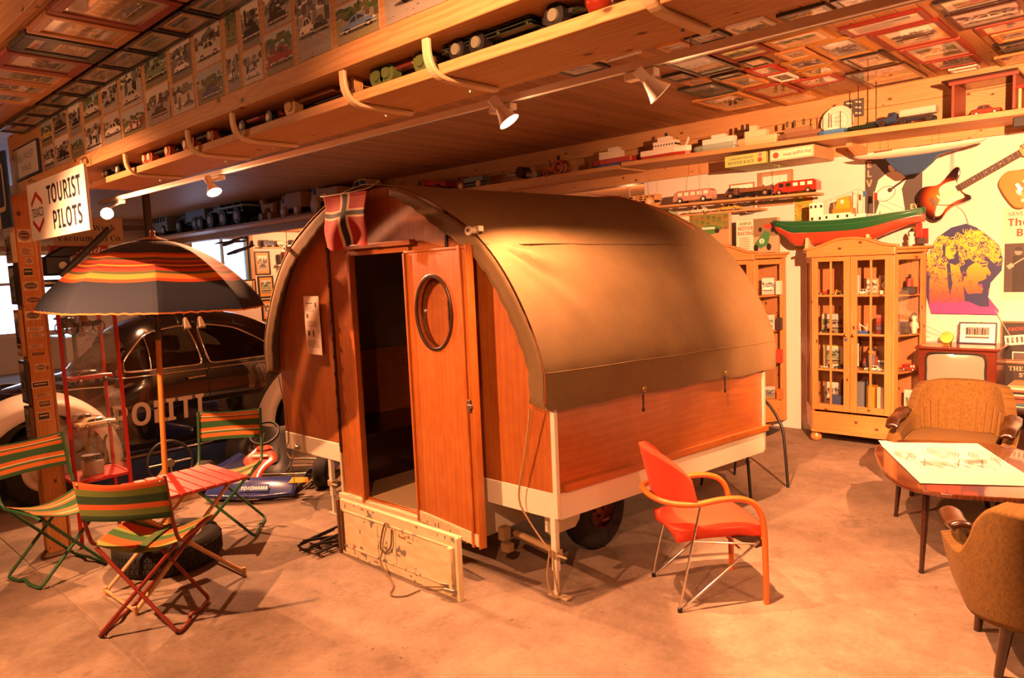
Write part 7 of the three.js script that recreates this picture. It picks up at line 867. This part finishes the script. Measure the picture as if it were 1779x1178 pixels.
{ const t = thing('clown_figurine', 'small white and black figurine with a red block on the cabinet top', 'figurine', [6.90, 1.797, -1.76]); mk('body', [T(lathe([[0, 0], [0.03, 0], [0.022, 0.04], [0.026, 0.06], [0.012, 0.075], [0.02, 0.09], [0.018, 0.11], [0, 0.12]], 18), 0, 0, 0)], C(0xe6dccb), t); mk('hat', [T(lathe([[0.02, 0.105], [0.012, 0.125], [0, 0.14]], 14), 0, 0, 0)], M.black, t); mk('block', [bx(0.03, 0.05, 0.07, 0.05, 0.025, 0.07)], C(0x3a2a22), t); }
one('red_card', [bx(0.012, 0.13, 0.07, 0, 0, 0, 0, 0, 0, 0.002)].map((g) => T(g, 6.98, 1.862, -1.685)), M.red, 'upright red card behind the figurine on the cabinet top', 'card');
{ const t = thing('model_yacht', 'white model yacht hull with a deep blue keel hanging under the shelf', 'model ship', [6.80, 2.585, -1.70]); t.rotation.x = -0.015; const Ly = 0.98;
  const f = (u, v) => { const a = (v - 0.5) * 2, w = 0.10 * Math.pow(Math.sin(clamp(u * 0.93 + 0.05) * PI), 0.7); return [Math.sin(a * PI / 2) * w, -0.055 * Math.cos(a * PI / 2) * Math.pow(Math.sin(clamp(u) * PI), 0.5), -Ly / 2 + Ly * u]; };
  mk('hull', [slab(f, 46, 14, 0.005)], C(0xd8c9b2, 0.3), t); mk('deck', [surf((u, v) => { const a = f(u, 0), b = f(u, 1); return [a[0] + (b[0] - a[0]) * v, a[1], a[2]]; }, 30, 4)], C(0xc9a270), t); mk('keel', [T(ext(shp([[-0.26, -0.03], [-0.12, -0.045], [0.1, -0.05], [0.33, -0.04], [0.16, -0.08], [0.12, -0.13], [0.03, -0.205], [-0.10, -0.21], [-0.17, -0.15]]), 0.035, 0.01, false, 2), 0, 0, 0, 0, -PI / 2, 0)], CG(0x2c4668), t);
  mk('cabin', [bx(0.06, 0.02, 0.13, 0, 0.01, -0.26), bx(0.06, 0.014, 0.12, 0, 0.008, 0.05), bx(0.06, 0.014, 0.12, 0, 0.008, 0.26)], C(0x6a4a34), t); for (const z of [-0.22, 0.16]) mk('hanging_wire', [rod([0, 0, z], [0, 0.12, z], 0.0015, 5)], M.black, t); }
// ------------------------------------------------------------------ pictures on the ceiling, the soffit and the beam
const gloss = phy({ map: pics.m.map, roughness: 0.35, clearcoat: 1, clearcoatRoughness: 0.02 }), glossP = phy({ map: photos.m.map, roughness: 0.35, clearcoat: 0.6, clearcoatRoughness: 0.05 });
const FR = { black: phy({ color: 0x17120f, roughness: 0.3, clearcoat: 0.5 }), brown: M.redFrame, 'dark brown': M.dark, 'dark red': phy({ color: 0x6e1f14, roughness: 0.35 }), red: phy({ color: 0xa8301f, roughness: 0.35 }), gold: phy({ color: 0xb9853a, roughness: 0.3, metalness: 0.5 }), wooden: M.cab, white: C(0xd8cbb8, 0.5), 'dark green': phy({ color: 0x2c3426, roughness: 0.35 }) };
function ceilingPicture(label, col, x0, z0, x1, z1, y, k, w, group) {
  const cx = (x0 + x1) / 2, cz = (z0 + z1) / 2, dx = x1 - x0, dz = z1 - z0, h = 0.022, t = thing('ceiling_picture', label, 'picture', [cx, y - h / 2, cz], 0, group), m = FR[col];
  mk('frame', [bx(dx, h, w, 0, 0, -dz / 2 + w / 2, 0, 0, 0, 0.004), bx(dx, h, w, 0, 0, dz / 2 - w / 2, 0, 0, 0, 0.004), bx(w, h, dz - 2 * w, -dx / 2 + w / 2, 0, 0, 0, 0, 0, 0.004, 2), bx(w, h, dz - 2 * w, dx / 2 - w / 2, 0, 0, 0, 0, 0, 0.004, 2)], m, t);
  mk('print', [print(dz - 2 * w, dx - 2 * w, pics, k, 0, -0.004, 0, PI / 2, 0, PI / 2)], gloss, t);
}
{
  const F = [['black', 4.46, -1.90, 4.68, -1.60], ['white', 4.42, -2.21, 4.71, -1.95], ['black', 4.40, -2.49, 4.62, -2.24], ['wooden', 4.41, -2.71, 4.62, -2.51], ['black', 4.31, -3.53, 4.58, -3.18], ['white', 4.33, -3.13, 4.44, -2.82],
    ['dark brown', 4.84, -2.90, 5.40, -2.56], ['brown', 4.87, -2.54, 5.20, -2.20], ['gold', 4.90, -2.18, 5.22, -1.79], ['black', 5.15, -3.12, 5.39, -2.92], ['dark brown', 5.48, -2.87, 5.63, -2.62], ['wooden', 5.41, -3.10, 5.60, -2.90], ['dark green', 5.64, -3.26, 6.12, -2.93], ['wooden', 6.15, -3.41, 6.84, -2.96], ['black', 5.24, -2.52, 5.48, -2.33], ['red', 5.51, -2.59, 5.82, -2.37], ['white', 5.85, -2.56, 6.12, -2.40], ['wooden', 5.66, -2.87, 6.05, -2.62], ['brown', 6.15, -2.89, 6.66, -2.55], ['gold', 6.70, -2.90, 7.08, -2.53],
    ['wooden', 5.26, -2.25, 5.53, -2.04], ['gold', 5.56, -2.33, 5.86, -2.04], ['gold', 5.89, -2.35, 6.16, -2.08], ['brown', 6.20, -2.51, 6.52, -2.17], ['dark red', 5.04, -1.73, 5.31, -1.24], ['dark red', 5.34, -1.64, 5.89, -1.22], ['brown', 5.93, -1.61, 6.46, -1.22], ['brown', 6.49, -1.58, 6.84, -1.25], ['white', 6.90, -1.51, 7.05, -1.30], ['black', 5.82, -1.98, 6.28, -1.68], ['dark brown', 6.32, -2.12, 7.03, -1.67], ['gold', 5.26, -2.01, 5.78, -1.70], ['black', 4.98, -1.18, 5.28, -0.73], ['dark brown', 5.31, -1.19, 5.74, -0.78], ['brown', 5.77, -1.11, 6.02, -0.80], ['wooden', 6.06, -1.07, 6.33, -0.82], ['black', 6.37, -1.11, 6.69, -0.83], ['wooden', 6.80, -1.18, 7.14, -0.89], ['black', 4.45, -1.58, 4.76, -1.28]];
  const band = (x) => x < 4.8 ? ['row just in front of the lamp track', 0] : x < 5.48 ? ['row just beyond the lamp track', 1] : x < 6.1 ? ['middle row beyond the lamp track', 2] : x < 6.7 ? ['row next to last before wall', 3] : ['row nearest the back wall', 4];
  const info = F.map((f, i) => ({ f, i, c: (f[1] + f[3]) / 2, z: (f[2] + f[4]) / 2 }));
  for (const q of info) { const b = band(q.c), rank = info.filter((o) => band(o.c)[1] === b[1] && o.z < q.z).length, small = (q.f[3] - q.f[1]) * (q.f[4] - q.f[2]) > 0.16 ? 'large ' : ''; const y = 3.2035, w = q.f[0] === 'white' ? 0.02 : 0.034; ceilingPicture(`${small}${q.f[0]} frame on the ceiling, ${ORD[rank]} from left, ${b[0]}`, q.f[0], q.f[1] + 0.004, q.f[2] + 0.004, q.f[3] - 0.004, q.f[4] - 0.004, y, (q.i * 7) % 30, w, 'pictures screwed to the ceiling'); }
  // soffit, beside the photographs: a row of thin black frames, then mixed frames
  const zb = [-5.11, -4.85, -4.55, -4.26, -3.98, -3.69, -3.39, -3.10, -2.80, -2.54, -2.26, -1.98]; for (let i = 0; i + 1 < zb.length; i++) ceilingPicture(`thin black frame under the soffit beside the beam photographs, ${ORD[i]} from the post`, 'black', 1.128, zb[i] + 0.006, 1.268, zb[i + 1] - 0.006, 2.69, (i * 5 + 3) % 30, 0.016, 'black frames along the beam soffit');
  [['wooden', -4.32, -4.10], ['wooden', -4.09, -3.88], ['wooden', -3.87, -3.65], ['brown', -3.64, -3.38], ['dark green', -3.36, -3.12], ['wooden', -3.10, -2.86], ['brown', -2.84, -2.48], ['wooden', -2.46, -2.1]].forEach(([c, a, b], i) => ceilingPicture(`${c} picture frame on the outer side of the soffit, ${ORD[i]} from the post`, c, 0.81, a, 1.115, b, 2.69, (i * 11 + 4) % 30, c === 'dark green' ? 0.045 : 0.035, 'outer frames under the soffit'));
}
{ // photographs pinned to the beam
  const c = [[-4.79, -4.575], [-4.555, -4.31], [-4.29, -4.09], [-4.06, -3.82], [-3.79, -3.57], [-3.55, -3.285], [-3.265, -3.02], [-3.0, -2.795], [-2.775, -2.55], [-2.53, -2.425], [-2.41, -2.27], [-2.255, -2.075], [-2.06, -1.86], [-1.845, -1.63], [-1.615, -1.32], [-1.30, -1.1]]; let k = 0;
  const put = (a, b, y0, y1, n, row) => { const w = b - a - 0.012, h = y1 - y0; one('car_photograph', [bx(0.0016, h, w, 0.001, 0, 0, 0, 0, 0, 0.0004), print(w, h, photos, k++ % 36, 0, 0, 0, 0, -PI / 2, 0)].map((g) => T(g, 1.2675, (y0 + y1) / 2, (a + b) / 2)), glossP, `${k % 3 === 2 ? 'coloured' : 'black and white'} car photograph on the beam, ${row}, ${ORD[n] || 'sixteenth'} column from the parking notice`, 'photograph', 'car photographs on the beam'); };
  c.forEach(([a, b], n) => { if (n === 12 || n === 14) put(a, b, 2.412, 2.685, n, 'full height'); else { const m = 2.54 + 0.02 * Math.sin(n * 2.3); put(a, b, 2.412, m - 0.004, n, 'lower row'); put(a + 0.01, b, m + 0.004, 2.685, n, 'upper row'); } });
}
// ------------------------------------------------------------------ toys on the shelf under the beam
{
  const y = 2.2795, x = 1.405, D = 0.17;
  const q = (l, z, o, n = 'toy_truck') => vehicle(n, l, 'toy vehicle', { H: 0.052, D, type: 'truck', wr: 0.022, ...o }, [x, y, z], -PI / 2, 'toys on the shelf under the beam');
  q('black toy lorry at the left end of the shelf under the beam', -3.88, { L: 0.28, body: M.blackGloss, cab: M.blackGloss, cargo: M.blackGloss, load: 'box' });
  q('dark toy lorry with orange wheels on the shelf under the beam', -3.32, { L: 0.36, body: C(0x2a211c), cab: C(0x2a211c), cargo: C(0x3a2a20), load: 'none', wr: 0.03, wheel: C(0xb0502c), hub: C(0xd8c09a) });
  q('black toy pick-up with orange wheels near the third bent hook', -2.90, { L: 0.32, body: M.black, cab: M.black, cargo: M.black, load: 'box', wr: 0.03, wheel: C(0xb0502c) });
  q('red toy lorry with black wheels on the shelf under the beam', -2.46, { L: 0.36, body: CG(0x9a2e1c), cab: CG(0x9a2e1c), cargo: CG(0x8a2818), load: 'none', hub: C(0xcfc4b0) });
  q('wooden toy tractor with two big pale wheels on the shelf', -2.03, { L: 0.40, body: C(0x8a5228), cab: C(0x8a5228), cargo: C(0x9a602e), load: 'none', wr: 0.034, wheel: C(0xd6a86c), hub: C(0xc28f52), wx: [-0.42, 0.42] });
  q('dark red toy lorry with green wheels behind the thick bent hook', -1.62, { L: 0.28, body: CG(0x5a2018), cab: CG(0x5a2018), cargo: CG(0x5a2018), load: 'box', wr: 0.032, wheel: C(0x4e5a2c), hub: C(0x4e5a2c) });
  q('long dark green toy army lorry on the shelf under the beam', -1.22, { L: 0.46, body: CG(0x1c2218), cab: CG(0x1c2218), cargo: CG(0x232a1e), load: 'rails', wr: 0.028, hub: C(0x6a6a58) });
  const t = thing('spinning_top', 'shiny dark red wooden ball toy at the right end of the shelf', 'toy', [1.33, y, -0.95]); mk('ball', [sph(0.032, 0, 0.032, 0, 1, 20)], CG(0x7a2414), t); mk('knob', [cyl(0.006, 0.006, 0.02, 0, 0.064, 0)], M.black, t);
}
// ------------------------------------------------------------------ annex seen under the ship shelf
{
  const Z = -17.96, fr = [[9.58, 2.16, 0.44, 0.62], [9.63, 1.53, 0.44, 0.58], [9.68, 0.92, 0.44, 0.56], [9.70, 0.33, 0.44, 0.55], [9.18, 1.5, 0.34, 0.5]], n = ['topmost black framed poster on the annex wall', 'second black framed poster down on the annex wall', 'third black framed poster down on the annex wall', 'lowest black framed poster on the annex wall', 'thin framed print left of the annex poster column'];
  fr.forEach(([x, y, w, h], i) => { const t = thing('annex_picture', n[i], 'picture', [x, y, Z], 0, 'annex wall pictures'); mk('frame', [bx(w, 0.04, 0.03, 0, h / 2 - 0.02, 0), bx(w, 0.04, 0.03, 0, -h / 2 + 0.02, 0), bx(0.04, h - 0.08, 0.03, -w / 2 + 0.02, 0, 0), bx(0.04, h - 0.08, 0.03, w / 2 - 0.02, 0, 0)], i < 4 ? M.black : M.dark, t); mk('mount', [b0(w - 0.06, h - 0.06, 0.01, 0, 0, -0.006)], C(i < 4 ? 0xcf8e3e : 0xd8ccba), t); mk('print', [print(w - 0.16, h - 0.22, photos, 12 + i, 0, 0, 0.002)], photos.m, t); });
  [2.09, 1.55, 1.01].forEach((y, i) => { const s = thing('book_shelf', ['top', 'middle', 'lower'][i] + ' white book shelf on the annex wall', 'shelf', [10.4, y, Z + 0.09], 0, 'annex book shelves'); mk('board', [bx(0.95, 0.03, 0.2, 0, 0, 0)], C(0xe4ddd0), s); mk('bracket', [bx(0.02, 0.12, 0.16, -0.4, -0.07, -0.01), bx(0.02, 0.12, 0.16, 0.4, -0.07, -0.01)], C(0xe4ddd0), s); for (let k = 0; k < 5; k++) { const col = [['black', 0x241a18], ['dark red', 0x8a2420], ['yellow', 0xc9a23a], ['pale pink', 0xd0a090], ['red', 0x9a2a2a], ['grey', 0x6a6a70], ['crimson', 0x8f2030], ['white', 0xd8d0c4], ['blue', 0x4a5a74], ['brown', 0x6a4028]][(k + i * 4) % 10], w = 0.11 + 0.03 * ((k * 7) % 3), h = 0.27 + 0.03 * ((k * 5 + i) % 3); const b = one('book', [bx(w * 0.5, h, 0.15, 0, h / 2, 0, 0, 0, k === 1 ? -0.08 : 0, 0.003)], C(col[1]), col[0] + ' book, ' + ORD[k] + ' from the left on the ' + ['top', 'middle', 'lower'][i] + ' annex shelf', 'book', 'books on the annex shelves'); b.position.set(10.02 + k * 0.14, y + 0.017, Z + 0.09); } });
  const s = thing('train_shelf', 'wooden shelf of model trains high on the annex wall', 'shelf', [10.6, 2.56, Z + 0.1]); mk('board', [bx(2.2, 0.03, 0.22, 0, 0, 0)], M.pine, s);
  [['dark blue', 0x2c3a5a], ['white and black', 0xc9c4b8], ['dark grey', 0x3a3836], ['brown', 0x6a4a30], ['yellow', 0xd0a030]].forEach(([c, h], i) => vehicle('model_wagon', c + ' model vehicle, ' + ORD[i] + ' from the left on the annex train shelf', 'model wagon', { L: 0.32, H: 0.17, D: 0.12, body: C(h), type: i % 2 ? 'truck' : 'bus', cargo: C(h), load: 'box', wr: 0.03 }, [9.72 + i * 0.4, 2.577, Z + 0.1], 0, 'models on the annex train shelf'));
  const l = thing('hanging_lantern', 'black metal lantern with glass sides hanging before the annex', 'lantern', [7.48, 1.62, -13]); mk('cage', [...[0, 1, 2, 3, 4, 5].map((i) => rod([0.075 * Math.cos(i * PI / 3), 0.02, 0.075 * Math.sin(i * PI / 3)], [0.105 * Math.cos(i * PI / 3), 0.28, 0.105 * Math.sin(i * PI / 3)], 0.006, 6)), lathe([[0, 0], [0.03, 0.0], [0.075, 0.02], [0.08, 0.035], [0, 0.035]], 6), lathe([[0.125, 0.28], [0.11, 0.30], [0.06, 0.37], [0.02, 0.40], [0.02, 0.44], [0, 0.45]], 6)], M.black, l); mk('glass', [lathe([[0.07, 0.035], [0.1, 0.28]], 6)], phy({ color: 0xe8d4b0, roughness: 0.5, transmission: 0.8, thickness: 0 }), l); mk('hanging_rod', [rod([0, 0.44, 0], [0, 1.58, 0], 0.006)], M.black, l);
  [[7.45, 2.58, -15.2, 0.35, 'dark model aeroplane hanging in front of the annex window'], [7.95, 2.42, -15.9, -0.2, 'second dark model aeroplane lower in front of the annex window']].forEach(([x, y, z, a, lb]) => { const p = thing('model_aeroplane', lb, 'model aeroplane', [x, y, z], a, 'hanging model aeroplanes'); p.rotation.z = 0.3; mk('fuselage', [T(lathe([[0, -0.32], [0.03, -0.28], [0.045, -0.1], [0.04, 0.1], [0.015, 0.34], [0, 0.35]], 14), 0, 0, 0, 0, 0, -PI / 2)], C(0x33302c), p); mk('wing', [ext([[-0.1, -0.42], [0.02, -0.42], [0.08, 0], [0.02, 0.42], [-0.1, 0.42], [-0.12, 0]], 0.016, 0.003).rotateX(PI / 2)], C(0x3a3632), p); mk('tail_fin', [ext([[0.22, 0], [0.34, 0], [0.36, 0.12], [0.3, 0.12]], 0.01, 0.002), ext([[0.24, -0.14], [0.32, -0.14], [0.34, 0.14], [0.24, 0.14]], 0.01, 0.002).rotateX(PI / 2)], C(0x33302c), p); mk('landing_leg', [rod([-0.1, 0, 0.08], [-0.12, -0.12, 0.1], 0.006, 5), rod([-0.1, 0, -0.08], [-0.12, -0.12, -0.1], 0.006, 5)], M.black, p); mk('hanging_wire', [rod([0, 0.03, 0], [0.25, 0.65, 0], 0.003, 4)], M.steel, p); });
  { const w = thing('black_model_wing', 'black model aeroplane wing hanging in the annex behind the wooden toys', 'model aeroplane', [8.3, 2.42, -5.9], 0.15); mk('wing', [ext([[-0.1, -0.75], [0.12, -0.7], [0.16, 0], [0.12, 0.7], [-0.1, 0.75], [-0.14, 0]], 0.05, 0.01).rotateX(PI / 2).rotateZ(0.25)], M.black, w); mk('fuselage', [T(lathe([[0, -0.5], [0.05, -0.45], [0.08, -0.1], [0.06, 0.2], [0, 0.5]], 14), 0, -0.02, 0, 0, 0, -PI / 2)], M.black, w); mk('hanging_wire', [rod([0, 0, 0.3], [0, 0.56, 0.3], 0.003, 4), rod([0, 0, -0.3], [0, 0.56, -0.3], 0.003, 4)], M.steel, w); }
  for (let i = 0; i < 6; i++) { const b = one('ceiling_panel', [bx(0.5, 0.025, 1.1, 0, 0, 0, 0, 0, 0, 0.004)], C(i % 2 ? 0xd8d4cc : 0xd09a5a), (i % 2 ? 'pale' : 'tan') + ' framed panel under the annex ceiling, ' + ORD[i] + ' from the far wall', 'panel', 'annex ceiling panels'); b.position.set(8.6 + (i % 3) * 0.8, 2.955, -16.4 + i * 1.5); }
}
renderer.render(scene, camera);
